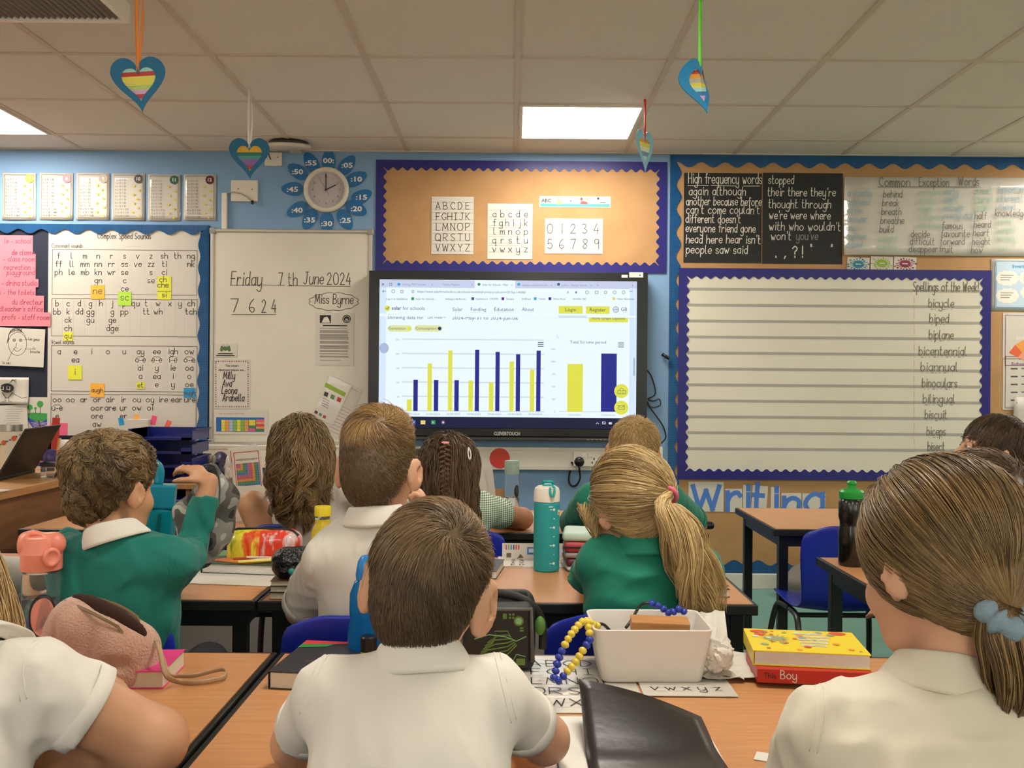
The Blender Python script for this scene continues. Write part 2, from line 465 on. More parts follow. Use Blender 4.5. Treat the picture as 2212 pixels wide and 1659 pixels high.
        for a in range(3):
            b, c = (a+1) % 3, (a+2) % 3
            sl0 = [slice(0, None)]*3; sl1 = [slice(0, None)]*3; sl0[a] = slice(0, -1); sl1[a] = slice(1, None)
            e = np.argwhere(ins[tuple(sl0)] != ins[tuple(sl1)])
            e = e[(e[:, b] > 0) & (e[:, c] > 0) & (e[:, b] < d.shape[b]-1) & (e[:, c] < d.shape[c]-1)]
            if not len(e): continue
            def at(db, dc): q = e.copy(); q[:, b] -= db; q[:, c] -= dc; return idx[q[:,0], q[:,1], q[:,2]]
            f = np.stack([at(1,1), at(0,1), at(0,0), at(1,0)], 1); fl = ~ins[e[:,0], e[:,1], e[:,2]]; f[fl] = f[fl][:, ::-1]; F.append(f)
        F = np.concatenate(F); F = F[(F >= 0).all(1)]
        for _ in range(smooth):
            acc = np.zeros_like(pos); num = np.zeros(len(pos))
            for i in range(4):
                a, b = F[:, i], F[:, (i+1) % 4]
                for q in range(3): acc[:, q] += np.bincount(a, pos[b, q], len(pos))+np.bincount(b, pos[a, q], len(pos))
                num += np.bincount(a, minlength=len(pos))+np.bincount(b, minlength=len(pos))
            pos = .5*pos+.5*acc/np.maximum(num, 1)[:, None]
        return pos, F
def np_obj(name, pos, faces, mats, parent=None, org=(0,0,0), smooth=True, midx=None, attr=None):
    me = bpy.data.meshes.new(name); pos = np.asarray(pos, float)-V3(org); faces = np.asarray(faces)
    me.vertices.add(len(pos)); me.vertices.foreach_set('co', pos.astype(np.float32).ravel())
    n = faces.shape[1]; me.loops.add(len(faces)*n); me.loops.foreach_set('vertex_index', faces.astype(np.int32).ravel())
    me.polygons.add(len(faces)); me.polygons.foreach_set('loop_start', np.arange(0, len(faces)*n, n, dtype=np.int32))
    me.polygons.foreach_set('use_smooth', np.full(len(faces), smooth))
    for m in (mats if isinstance(mats, (list, tuple)) else [mats]): me.materials.append(m)
    if midx is not None: me.polygons.foreach_set('material_index', np.asarray(midx, np.int32))
    if attr is not None:
        at = me.attributes.new('tone', 'FLOAT', 'POINT'); at.data.foreach_set('value', np.asarray(attr, np.float32))
    me.update(calc_edges=True); me.validate()
    o = bpy.data.objects.new(name, me); COL.objects.link(o)
    if parent is not None: o.parent = parent
    return o
def soft_obj(name, S_, mats, parent=None, org=(0,0,0), smooth=1, **k):
    p, f = S_.mesh(smooth); o = np_obj(name, p, f, mats, parent, org, **k)
    if parent is None: o.location = org
    return o
# ================================================================ things on the front wall
RX90 = Matrix.Rotation(pi/2, 4, 'X')
def flat(x0, y0, x1, y1, off=.003, rot=0.):
    """frame of a flat thing on the wall: world matrix, half size, and pixel -> local u, v"""
    D = WALL-off; c = P((x0+x1)/2, (y0+y1)/2, D); k = D/F_PX
    X = Matrix.Translation(c) @ RX90 @ Matrix.Rotation(rot, 4, 'Z')
    ca, sa = cos(-rot), sin(-rot)
    def L(px, py):
        w = P(px, py, D)-c; u, v = w.x, w.z
        return (u*ca - v*sa, u*sa + v*ca)
    return X, (x1-x0)*k/2, (y1-y0)*k/2, L, k
def sheet(name, label, cat, x0, y0, x1, y1, mat, off=.003, t=.0012, rot=0., group=None, bevel=0, wob=0.):
    X, a, b, L, k = flat(x0, y0, x1, y1, off, rot)
    mb = MB()
    if wob:
        n = 8; vs = []
        for z in (0, 1):
            for j in range(n+1):
                for i in range(n+1):
                    u, v = i/n, j/n
                    vs.append((-a+2*a*u, -b+2*b*v, t*z + wob*(1+sin(u*5+v*3+x0))*.5*(abs(v-.5)*2)**2))
        q = lambda z, i, j: z*(n+1)**2 + j*(n+1)+i
        fs = [(q(1,i,j), q(1,i+1,j), q(1,i+1,j+1), q(1,i,j+1)) for i in range(n) for j in range(n)]
        fs += [(q(0,i,j+1), q(0,i+1,j+1), q(0,i+1,j), q(0,i,j)) for i in range(n) for j in range(n)]
        for i in range(n): fs += [(q(0,i,0),q(0,i+1,0),q(1,i+1,0),q(1,i,0)), (q(0,i+1,n),q(0,i,n),q(1,i,n),q(1,i+1,n)), (q(0,0,i+1),q(0,0,i),q(1,0,i),q(1,0,i+1)), (q(0,n,i),q(0,n,i+1),q(1,n,i+1),q(1,n,i))]
        mb.add(vs, fs)
    else: mb.box(-a, -b, 0, a, b, t)
    o = mb.build(name, mat, smooth=bool(wob), bevel=bevel); o.matrix_world = X
    tag(o, label, cat, group)
    return o, L, k, t+.0006+wob
def wroot(name, label, cat, x0, y0, x1, y1, off=.003, group=None, rot=0.):
    X, a, b, L, k = flat(x0, y0, x1, y1, off, rot)
    o = thing(name, label, cat, group=group); o.matrix_world = X
    return o, L, k, a, b
class Pen:                       # writes on a sheet in photo pixels
    def __init__(s, L, k, z): s.L, s.k, s.z, s.mb = L, k, z, MB()
    def up(s): s.z += 4e-6
    def hand(s, t, px, py, h, w=1.3, m=0, **kw):
        s.up()
        u, v = s.L(px, py)
        if 'fit' in kw and kw['fit']: kw['fit'] *= s.k
        if 'jit' in kw: pass
        s.mb.hand(t, u, v, h*s.k, w*s.k, s.z, m, **kw); return s
    def type(s, t, px, py, h, m=0, **kw):
        s.up()
        u, v = s.L(px, py)
        if kw.get('fit'): kw['fit'] *= s.k
        s.mb.type(t, u, v, h*s.k, s.z, m, **kw); return s
    def line(s, pts, w, m=0, sm=False, dz=0):
        s.up()
        q = [s.L(*p) for p in pts]
        if sm: q = smooth_line(q, 5)
        s.mb.ribbon(q, w*s.k, s.z+dz, m); return s
    def rect(s, x0, y0, x1, y1, m=0, dz=0):
        s.up()
        (a, b), (c, d) = s.L(x0, y1), s.L(x1, y0); s.mb.quad(a, b, c, d, s.z+dz, m); return s
    def frame(s, x0, y0, x1, y1, w, m=0):
        s.up()
        (a, b), (c, d) = s.L(x0, y1), s.L(x1, y0); s.mb.frame(a, b, c, d, w*s.k, s.z, m); return s
    def disc(s, x, y, r, m=0, dz=0, n=24, ry=None):
        s.up()
        u, v = s.L(x, y); s.mb.disc(u, v, r*s.k, s.z+dz, n, m, ry*s.k if ry else None); return s
    def poly(s, pts, m=0, dz=0):
        s.up()
        q = [s.L(*p) for p in pts]
        ar = sum(q[i][0]*q[(i+1) % len(q)][1]-q[(i+1) % len(q)][0]*q[i][1] for i in range(len(q)))
        s.mb.poly(q if ar > 0 else q[::-1], s.z+dz, m); return s
    def done(s, name, mats, parent): return s.mb.build(name, mats, parent)
paper = M('paper', '#d0cabf', .6, bump=(30, .04))
lam = M('laminated_paper', '#cec8bd', .35, coat=1, bump=(7, .30))
ink = M('black_ink', '#1d1b1a', .6); pencil = M('grey_ink', '#57524c', .6); softink = M('soft_ink', '#8d877e', .6)
navy, purple = M('navy_backing', '#1c2236', .8), M('purple_blue_card', '#17136e', .42, bump=(40, .1))
kraft = M('kraft_paper', '#b58c5e', .75, bump=(25, .12), var=(6, '#ad8355'))
blue_ribH, blue_ribV = ribbed('blue_corrugated_card', '#10568f', 60, 'Y'), ribbed('blue_corrugated_card_strip', '#10568f', 60, 'X')
whiteb = M('whiteboard_face', '#d8d2c2', .28, spec=.5, var=(3, '#d3cdbe'))
alu = M('aluminium', '#b9b4aa', .38, metal=.6)
plastic_w = M('white_plastic', '#ddd7c9', .4)
black_pl = M('black_plastic', '#0c0c0d', .35)
YEL, ORA, GRN, CYA, PNK = (M('note_'+n, c, .6) for n, c in (('yellow', '#dfe03c'), ('orange', '#f3b23e'), ('green', '#aedb3f'), ('blue', '#1d93cf'), ('pink', '#f4688f')))
def scallop(mb, x0, y0, x1, y1, wd, pitch, amp, z0, z1, m=0, sides='tblr', n=8):
    """flat card border: straight outer edge, wavy inner edge, mitred corners"""
    def side(o0, o1, i0, i1, nrm):
        o0, o1, i0, i1 = map(Vector, (o0, o1, i0, i1)); ln = (i1-i0).length; c = max(1, round(ln/pitch)); N = c*n
        vs = []
        for i in range(N+1):
            t = i/N; a = o0.lerp(o1, t); b = i0.lerp(i1, t) + Vector(nrm)*amp*(.5-.5*cos(2*pi*t*c))
            vs += [(a.x,a.y,z0), (b.x,b.y,z0), (b.x,b.y,z1), (a.x,a.y,z1)]
        fs = []
        for i in range(N):
            p, q = 4*i, 4*i+4
            fs += [(p+3,p+2,q+2,q+3), (p+1,q+1,q+2,p+2), (p,q,q+1,p+1), (p,p+3,q+3,q)]
        mb.add(vs, fs, m)
    a, b, c, d = x0+wd, y0+wd, x1-wd, y1-wd
    if 't' in sides: side((x0,y1), (x1,y1), (a,d), (c,d), (0,-1))
    if 'b' in sides: side((x1,y0), (x0,y0), (c,b), (a,b), (0,1))
    if 'l' in sides: side((x0,y0), (x0,y1), (a,b), (a,d), (1,0))
    if 'r' in sides: side((x1,y1), (x1,y0), (c,d), (c,b), (-1,0))
def borders(o, m, sides, *a):
    for q in sides: mb = MB(); scallop(mb, *a, 0, q); mb.build('border', m, o)
# ---- times table posters
star = M('star_yellow', '#e0c93a', .6)
TT = [(7,6,78,374,475,'#c9b92c'),(8,86,158,374,475,'#a36a78'),(9,165,237,374,475,'#a08d78'),(10,242,313,375,476,'#2c2222'),(11,320,390,377,477,'#1d5a4b'),(12,397,467,377,476,'#5c1f30')]
nth = {7:'seven',8:'eight',9:'nine',10:'ten',11:'eleven',12:'twelve'}
for n, x0, x1, y0, y1, c in TT:
    o, L, k, z = sheet('times_table_poster', 'glossy laminated poster of the %s times table with a round badge %d' % (nth[n], n), 'poster', x0, y0, x1, y1, lam, wob=.004, group='times table posters')
    p = Pen(L, k, z)
    p.frame(x0+4, y0+4, x1-4, y1-4, .6, 0)
    for i in range(12):
        y = y0+16+7.05*i
        p.type('%d x %d = %d' % (i+1, n, n*(i+1)), x0+7, y, 4.4, 0, fit=(24 if i < 9 else 30))
    p.disc(x1-13, y0+12, 9.5, 1, .0003); u, v = L(x1-13, y0+15.5)
    p.mb.type(str(n), u, v, 7.5*k, z+.0008, 2, al='c', bold=.02)
    for i in range(8):
        sx, sy = x1-(11 if i % 2 else 22)-random.random()*5, y0+27+9.5*i
        p.poly([(sx+(4 if j % 2 == 0 else 1.7)*sin(2*pi*j/10), sy-(4 if j % 2 == 0 else 1.7)*cos(2*pi*j/10)) for j in range(10)], 3)
    p.done('print', [M('print_grey', '#4d4844', .5), M('badge_%d' % n, c, .4), M('white_print', '#efe9df', .5), star], o)
# ---- left display board
o, L, k, a, b = wroot('display_board', 'navy display board with wavy blue corrugated border left of the small whiteboard', 'display board', -420, 484, 452, 1010, .0005)
MB().box(-a, -b, 0, a, b, .004).build('backing', navy, o)
borders(o, blue_ribV, 'tb', -a, -b, a, b, 11*k, 51*k, 10*k, .014, .017)
borders(o, blue_ribH, 'lr', -a, -b, a, b, 18.5*k, 48*k, 5*k, .0139, .0169)
o, L, k, z = sheet('phonics_chart', 'large white speed sounds phonics chart full of letter columns with sticky notes', 'chart', 104, 497, 433, 950, M('chart_paper', '#cdc7bd', .55, bump=(9, .12)), .005, .004)
p = Pen(L, k, z)
p.hand('Complex Speed Sounds', 269, 516, 12, 1.3, 0, al='c', fit=115); p.hand('Consonant sounds', 113, 535, 8.5, 1, 1, fit=66); p.hand('Vowel sounds', 112, 743, 8.5, 1, 1, fit=49)
def grid(x0, y0, x1, y1, seps, cols, r0, step):
    p.frame(x0, y0, x1, y1, 1, 1)
    for s in seps: p.rect(s-.4, y0, s+.4, y1, 1)
    ed = [x0]+list(seps)+[x1]
    for i, c in enumerate(cols):
        for j, w in enumerate(c.split(',')):
            if not w: continue
            bar = w.startswith('^'); w = w.lstrip('^'); cx, cy = (ed[i]+ed[i+1])/2, r0+step*j
            p.hand(w, cx, cy+3.8, 12.6, 1.35, 0, al='c')
            if bar: p.line([(cx-9, cy-5), (cx-5, cy-8), (cx+5, cy-8), (cx+9, cy-5)], 1, 0)
ev = lambda x0, x1, n: [x0+(x1-x0)*i/n for i in range(1, n)]
grid(113, 541, 427, 636, ev(113, 427, 11), ['f,ff,ph','l,ll,le','m,mm,mb','n,nn,kn,gn','r,rr,wr','s,ss,se,c,ce','v,ve','z,zz,s,se','sh,ti,ci','th','ng,nk'], 555, 17.6)
grid(112, 647, 427, 726, [136,160,184,208,229.5,257,281.5,305,328,356,379,399], ['b,bb','c,k,ck,ch','d,dd','g,gg,gu','h','j,g,ge,dge','p,pp','qu','t,tt','w,wh','x','y','ch,tch'], 657.5, 17.8)
grid(111, 748, 427, 845, ev(111, 427, 9), ['a','e,ea','i','o','u','ay,^a-e,ai,a','ee,^e-e,y,ea,e','igh,^i-e,ie,i,y','ow,^o-e,oa,o,oe'], 761, 17.8)
grid(110, 853, 425, 946, ev(110, 425, 11), ['oo,^u-e,e,ew,ue','oo','ar','or,oor,ore,aw,au','air,are','ir,ur,er','ou,ow','oy,oi','ire','ear','ure'], 865, 17.6)
p.done('lettering', [M('print_black', '#2e2a27', .6), pencil], o)
def note(word, what, x0, y0, x1, y1, m, h=13, dx=0, rot=0., lines=None):
    o, L, k, z = sheet('sticky_note', what, 'sticky note', x0, y0, x1, y1, m, .0105, .0012, rot=rot, group='sticky notes on the phonics chart')
    p = Pen(L, k, z); cx, cy = (x0+x1)/2, (y0+y1)/2
    for i, w in enumerate(lines or [word]): p.hand(w, cx+dx, (cy+4 if not lines else y0+12+12*i), h, 1.4, 0, al='c')
    p.done('handwriting', pencil, o)
note('ne', 'orange sticky note reading ne', 196, 616, 226, 646, ORA, 15, 0, .02)
note('sc', 'lime green sticky note reading sc', 255, 630, 284, 660, GRN, 15)
note('ch', 'tall yellow sticky note reading ch and che', 340, 597, 370, 630, YEL, 12, -3, 0, ['ch', 'che'])
note('si', 'yellow sticky note reading si below the che note', 340, 629, 370, 647, YEL, 12)
note('qu', 'small yellow sticky note reading qu', 137, 717, 157, 736, YEL, 11)
note('i', 'yellow sticky note reading only i in the vowel table', 147, 790, 177, 820, YEL, 13)
note('et', 'small yellow sticky note reading et', 295, 825, 312, 840, YEL, 10)
note('augh', 'orange sticky note reading augh', 195, 828, 225, 858, ORA, 9, 0, -.01)
note('ough', 'blue sticky note reading ough', 397, 838, 422, 859, CYA, 9)
# pink word strips
pinkp = M('pink_paper', '#ee8292', .6); pinkink = M('pink_ink', '#8f3f55', .6)
for i, (x1, y0, y1, ls, nm) in enumerate([(71, 508, 548, [('le - school', 526)], 'school'), (77, 548, 600, [('de classe', 551), ('- class room', 565)], 'class room'), (77, 566, 606, [('recreation -', 583), ('playground', 594)], 'playground'), (83, 602, 620, [('e - dining studio', 617)], 'dining'),
        (77, 618, 640, [('ttes - the toilets', 637)], 'the toilets'), (95, 638, 678, [('du directeur', 658), ("headteacher's office", 673)], 'the headteacher\'s office'), (109, 674, 704, [('les profs - staff room', 691)], 'staff room')]):
    o, L, k, z = sheet('pink_word_strip', 'pink paper strip handwritten with the French and English for %s' % nm, 'word strip', -120, y0, x1, y1, pinkp, .0055+.0014*i, .001, group='pink French word strips')
    p = Pen(L, k, z)
    for t, y in ls: p.hand(t, x1-3, y, 11, 1.1, 0, al='r', sx=.8, slant=.12)
    p.done('handwriting', pinkink, o)
o, L, k, z = sheet('face_drawing', 'white sheet with a pencil drawing of a face labelled in French', 'drawing', -60, 708, 96, 790, paper, .016, .001, rot=-.04)
p = Pen(L, k, z)
p.line([(38+20*sin(t), 743-25*cos(t)) for t in [i*2*pi/24 for i in range(25)]], 1, 0)
for x in (31, 45): p.disc(x, 735, 3.5, 0); p.disc(x, 735, 2.2, 1, .0003); p.disc(x, 735, 1.2, 0, .0006)
p.line([(36, 741), (34, 752), (38, 752)], 1); p.line([(30, 753), (36, 759), (42, 757), (46, 753)], 1, sm=True)
for j in range(5): p.line([(19-j, 735+j*2), (22, 720-j), (38, 715-j*1.5), (52, 721), (58, 735)], .7, sm=True)
for t, x, y in (('la tete', 28, 713), ('les yeux', 62, 735), ('la', 72, 755), ('bouche', 66, 762), ('le nez', 6, 786)): p.hand(t, x, y, 6, .8, 0, sx=.8)
p.line([(54, 754), (72, 754)], .8); p.line([(62, 733), (52, 734)], .8); p.line([(33, 750), (24, 765), (17, 780)], .8, sm=True)
p.done('drawing_lines', [pencil, paper], o)
o, L, k, z = sheet('cartoon_drawing', 'curled sheet with a black and white drawing of a round masked figure', 'drawing', -60, 815, 62, 873, paper, .017, .001, wob=.012)
p = Pen(L, k, z)
p.disc(18, 838, 15, 0, n=20, ry=10); p.rect(3, 835, 11, 842, 1, .0004); p.rect(17, 835, 25, 842, 1, .0004); p.disc(7, 838, 3, 0, .0008); p.disc(21, 838, 3, 0, .0008)
p.line([(8, 848), (18, 860), (30, 848)], 1.5, 0, sm=True); p.line([(14, 858), (14, 867), (8, 868)], 1); p.line([(22, 858), (22, 867), (28, 868)], 1)
for j in range(4): p.line([(24, 828), (30, 822-j), (38, 819+j*3)], .8, 0)
p.line([(31, 850), (50, 860), (60, 858)], 1, 0); p.done('drawing_lines', [ink, paper], o)
o, L, k, z = sheet('landscape_drawing', 'felt tip drawing of three green trees on a bank above blue water', 'drawing', 54, 858, 104, 932, paper, .006, .001)
p = Pen(L, k, z)
p.poly([(55, 894), (72, 891), (103, 893), (103, 905), (90, 911), (75, 909), (56, 900)], 0); p.poly([(55, 899), (75, 909), (90, 911), (103, 905), (103, 928), (75, 930), (66, 917)], 1)
for j in range(6): p.line([(68+j*2, 913+j*3), (84, 911+j*3), (102, 913+j*3)], .9, 3, sm=True, dz=.0004)
for x, y, r in ((65, 880, 6), (77, 882, 3), (87, 873, 7)): p.disc(x, y, r, 0); p.line([(x, y+r), (x, 894)], 1.4, 2)
p.line([(84, 909), (89, 928)], 3, 2, dz=.0008); p.done('picture', [M('felt_green', '#3f9a4b', .6), M('felt_blue', '#3c43a3', .6), M('felt_brown', '#5b3a2c', .6), paper], o)
o, L, k, z = sheet('text_sheet', 'pale sheet of faint handwriting pinned low on the navy board', 'sheet', -60, 876, 60, 940, paper, .019, .001, rot=.05)
p = Pen(L, k, z)
for j in range(10): p.line([(10+random.random()*6, 884+j*5), (30, 883+j*5), (50-random.random()*12, 884+j*5)], .8)
p.done('handwriting', softink, o)
# ---- small whiteboard
o, L, k, a, b = wroot('whiteboard', 'small wall whiteboard with the date written on it', 'whiteboard', 455, 496, 804, 961, .002)
MB().box(-a+.012, -b+.012, 0, a-.012, b-.012, .012).build('writing_surface', whiteb, o)
mb = MB(); t = .02
for q in ((-a,-b,a,-b+t),(-a,b-t,a,b),(-a,-b+t,-a+t,b-t),(a-t,-b+t,a,b-t)): mb.box(q[0],q[1],0,q[2],q[3],.02)
mb.build('frame', alu, o, bevel=.005)
mb = MB()
for x, y in ((-a,-b),(a,-b),(-a,b),(a,b)): mb.box(x-.006 if x < 0 else x-.03, y-.006 if y < 0 else y-.03, -.001, x+.03 if x < 0 else x+.006, y+.03 if y < 0 else y+.006, .022)
mb.build('corner_cap', M('grey_plastic', '#98948b', .5), o, bevel=.006)
p = Pen(L, k, .0128)
p.hand('Friday', 500, 617, 30, 1.9, 0, fit=66, slant=.08); p.hand('7 th', 603, 616, 26, 1.8, 0, fit=40); p.hand('June', 657, 614, 26, 1.8, 0, fit=42, slant=.06); p.hand('2024', 708, 615, 25, 1.8, 0, fit=50)
p.line([(499, 617), (570, 616), (616, 617)], 1.2); p.line([(623, 618), (758, 619)], 1.2)
p.hand('7', 500, 674, 28, 1.9, 0, fit=16); p.hand('6', 540, 675, 28, 1.9, 0, fit=11); p.hand('2 4', 567, 675, 27, 1.9, 0, fit=30); p.line([(502, 680), (597, 680)], 1.2)
p.hand('Miss Byrne', 681, 656, 20, 1.7, 0, fit=82, slant=.05)
cl = []
for i in range(80):
    t = 2*pi*i/80; r = 1+.09*abs(sin(t*6)); cl.append((722+50*r*cos(t), 652+18*r*sin(t)))
p.line(cl+[cl[0]], 1.3)
p.done('handwriting', M('marker_ink', '#45413c', .5), o)
G = 'papers on the small whiteboard'
o, L, k, z = sheet('letter', 'white printed letter with two small black emblems on the whiteboard', 'letter', 682, 676, 764, 789, paper, .0152, .001, group=G)
p = Pen(L, k, z); p.rect(691, 681, 715, 698, 0); p.poly([(695, 697), (700, 686), (707, 684), (711, 690), (713, 697)], 1, .0005)
p.disc(749, 689, 9, 0); p.disc(749, 689, 7, 1, .0004); p.disc(749, 689, 6.2, 0, .0007); u, v = L(749, 692.5); p.mb.type('m', u, v, 6*k, z+.0012, 1, al='c', bold=.03)
p.rect(697, 702.5, 750, 704.5, 0)
for y in [709]+list(range(714, 720, 2))+list(range(722, 734, 2))+list(range(737, 742, 2))+list(range(746, 753, 2))+[757, 759, 764, 769, 771, 778]: p.rect(691, y, 754-random.random()*(20 if y in (709, 778) else 3), y+.9, 2)
p.done('print', [ink, M('print_white', '#ded8cc', .6), softink], o)
o, L, k, z = sheet('small_notice', 'small white card with a green winged figure above two lines of text', 'notice', 462, 742, 512, 771, paper, .0152, .001, group=G)
p = Pen(L, k, z); p.disc(487, 753, 5, 0, n=12)
for sx in (-1, 1): p.poly([(487+sx*4, 749), (487+sx*9, 746), (487+sx*12, 757), (487+sx*8, 760), (487+sx*4, 756)], 0); p.line([(487+sx*2, 748), (487+sx*5, 744)], .8, 1)
p.rect(471, 763, 503, 764.8, 1); p.rect(467, 767, 507, 768.8, 1); p.done('print', [M('winged_green', '#4d6b35', .6), ink], o)
o, L, k, z = sheet('helper_list', 'white card with dotted border listing four handwritten helper names', 'list', 462, 776, 540, 883, paper, .0152, .001, group=G)
p = Pen(L, k, z)
for i in range(15):
    for y in (780.5, 878.5): p.disc(467+4.9*i, y, 1.5, i % 3, n=6)
for i in range(20):
    for x in (466.5, 536): p.disc(x, 784+4.9*i, 1.5, (i+1) % 3, n=6)
p.type("This week's", 501, 792, 4.5, 3, al='c', bold=.02); p.type('classroom helpers are...', 501, 801, 4.5, 3, al='c', fit=58, bold=.02)
for t, x, y in (('Milly', 482, 818), ('Ava', 481, 835), ('Leona', 479, 850), ('Arabella', 481, 866)): p.hand(t, x, y, 15, 1.6, 3, slant=.12, sx=.62)
p.done('print', [M('dot_red', '#8a3d35', .6), M('dot_brown', '#6a5345', .6), M('dot_tan', '#b08968', .6), ink], o)
o, L, k, z = sheet('timetable', 'white timetable sheet with a grid of coloured blocks', 'timetable', 462, 886, 579, 938, paper, .0152, .001, group=G)
p = Pen(L, k, z); p.type('Year 4 timetable 2023-2024', 472, 895, 4, 0, fit=55)
cols = ['#1d62a8', '#e2cf3d', '#e09a3c', '#a9bbd2', '#7fae43', '#d9d33b', '#c93d4e', '#3d7a4a', '#d9608b']
p.rect(467, 902, 571, 932, 1)
for i, c in enumerate((2, 3, 4, 5, 6, 5, 3)):
    for j in range(4): p.rect(478.5+8.4*i, 907+6.2*j, 486.3+8.4*i, 912.6+6.2*j, c, .0004)
for j, c in enumerate((2, 2, 8, 9)): p.rect(538, 907+6.2*j, 552, 912.6+6.2*j, c, .0004)
for j, c in enumerate((9, 3, 7, 3, 8)): p.rect(553.5, 906+5.2*j, 571, 910.6+5.2*j, c, .0004)
p.done('print', [softink]+[M('block_%d' % i, c, .6) for i, c in enumerate(cols)], o)
o, L, k, z = sheet('worksheet', 'white worksheet with red handwriting hanging tilted on the whiteboard', 'worksheet', 688, 820, 762, 940, paper, .0152, .001, rot=-.44, group=G)
p = Pen(L, k, z)
for j in range(9):
    x, y = 733-j*3.2, 875+j*6.5; p.line([(x, y), (x+24, y+11)], .8)
p.line([(716, 818), (774, 846)], .8); p.done('red_writing', M('red_ink', '#b5605a', .6), o)
o, L, k, z = sheet('leaflet', 'small printed leaflet with a green heading clipped onto the tilted worksheet', 'leaflet', 690, 818, 742, 912, lam, .0175, .001, rot=-.44, group=G)
p = Pen(L, k, z); p.poly([(704, 826), (748, 849), (744, 857), (701, 835)], 0)
for i, m in enumerate((1, 2, 3)): x, y = 702+14*i, 845+6*i; p.poly([(x, y), (x+8, y+4), (x+5, y+13), (x-3, y+9)], m)
for j in range(4): p.line([(698-j, 860+j*5), (712-j, 867+j*5)], .9, 1)
for i, m in enumerate((1, 2, 3)): x, y = 681+9*i, 886+5*i; p.poly([(x, y), (x+6, y+3), (x+4, y+9), (x-2, y+6)], m)
p.done('print', [M('lime_print', '#8fae2f', .5), M('print_dark', '#3a3a40', .6), M('print_green', '#5f8450', .6), M('print_red', '#b3402f', .6)], o)
# ---- wall plates, trunking, access point
def plate(x0, y0, x1, y1, label, holes, t=.012):
    o, L, k, a, b = wroot('blank_plate', label, 'wall plate', x0, y0, x1, y1, .001)
    MB().box(-a,-b,0,a,b,t).build('plate', plastic_w, o, bevel=.003)
    for x, y in holes:
        u, v = L(x, y); MB().disc(u, v, .0035, t+.0006, 10).build('screw', M('screw_dark', '#3a352f', .4), o)
    return o, L
o, L = plate(500, 390, 558, 436, 'square cream blanking plate with a cable in front of it left of the clock', [(516, 409), (546, 410)])
o, L = plate(573, 330, 610, 359, 'small cream socket plate below the round wireless unit', [(577, 341), (601, 341)])
o, L, k, a, b = wroot('cable_trunking', 'narrow white vertical cable cover above the small whiteboard', 'trunking', 481, 418, 492, 496, .001)
MB().box(-a,-b,0,a,b,.02).build('cover', plastic_w, o, bevel=.002)
tb = MB(); tb.tube(smooth_line([P(486, 420, WALL-.012), P(500, 415, WALL-.02), P(520, 418, WALL-.022), P(535, 427, WALL-.022), P(545, 436, WALL-.022)]), .004, 6)
o = tb.build('wall_cable', M('cream_cable', '#a99f8d', .5), smooth=True); tag(o, 'cream cable looping from the narrow cable cover with a black end', 'cable')
MB().ball(tuple(P(545, 437, WALL-.022)), .009, 10, rz=1.3).build('end_cap', black_pl, o, smooth=True)
wp = P(624, 318, WALL-.17)
o = thing('wireless_unit', 'round wireless access unit with dark top and white underside mounted below the ceiling', 'wireless unit', wp)
d = MB(); d.lathe([(.001,-.006),(.09,-.006),(.112,0),(.117,.008),(.11,.016),(.001,.016)], 36); d.build('white_base', plastic_w, o, smooth=True, rot=(.15,.02,0))
d = MB(); d.lathe([(.108,.014),(.10,.035),(.07,.056),(.001,.06)], 36); d.build('dark_dome', M('brown_dome', '#2a2320', .35), o, smooth=True, rot=(.15,.02,0))
d = MB(); d.box(-.03,.05,.01,.03,.169,.03); d.build('wall_bracket', plastic_w, o)
d = MB(); q = lambda x, y, f: tuple(P(x, y, WALL-f)-wp); d.tube(smooth_line([q(582, 310, .15), q(579, 318, .10), q(581, 335, .03), q(585, 345, .018)]), .003, 6)
d.build('cable', M('dark_cable', '#2b2724', .5), o, smooth=True)
# ---- clock and its petals
cx, cy = 706, 411
petal = M('petal_blue', '#0f6aa8', .25, coat=.6); wt = M('white_print', '#efe9df', .5)
PT = [(':55',672,351,-30),('00:',710,346,0),(':05',750,356,38),(':10',770,386,62),(':15',781,425,62),(':20',770,450,118),(':25',746,475,152),(':30',706,482,180),(':35',669,474,-152),(':40',642,453,-118),(':45',632,408,-88),(':50',643,370,-58)]
for ip, (t, x, y, ang) in enumerate(PT):
    X, a, b, L, k = flat(x-15, y-24, x+15, y+24, .002+.0028*(ip % 2), 0)
    th = -R(ang); out = []
    for i in range(24):
        f = 2*pi*i/24; u, v = .55*b*sin(f)*(1.12-.22*cos(f)), b*1.02*cos(f)
        out.append((u*cos(th)-v*sin(th), u*sin(th)+v*cos(th)))
    mb = MB(); mb.prism(out[::-1], 0, .0015); o = mb.build('clock_petal', petal); o.matrix_world = X
    tag(o, 'blue paper petal around the clock reading %s' % t.strip(':'), 'paper petal', 'blue petals around the clock')
    q = MB(); q.type(t, 0, -.016, .028, .0022, 0, al='c', fit=.062 if len(t) == 3 else None, bold=.025)
    q.build('lettering', wt, o)
o, L, k, a, b = wroot('wall_clock', 'round white wall clock showing two o\'clock inside a ring of blue petals', 'clock', cx-49, cy-49, cx+49, cy+49, .004)
d = MB(); d.lathe([(.001,0),(a,0),(a,.018),(a-.006,.03),(a-.022,.03),(a-.024,.016),(.001,.016)], 48); d.build('case', M('clock_white', '#d9d2bf', .35), o, smooth=True).modifiers.new('w', 'WEIGHTED_NORMAL')
d = MB(); d.disc(0, 0, a-.0235, .0168, 40); d.build('dial', M('dial_grey', '#b8b0b4', .35, coat=.5), o)
d = MB()
for i in range(12):
    t = R(30*(i+1)); d.type(str(i+1), .074*sin(t), .074*cos(t)-.0065, .013, .0175, al='c')
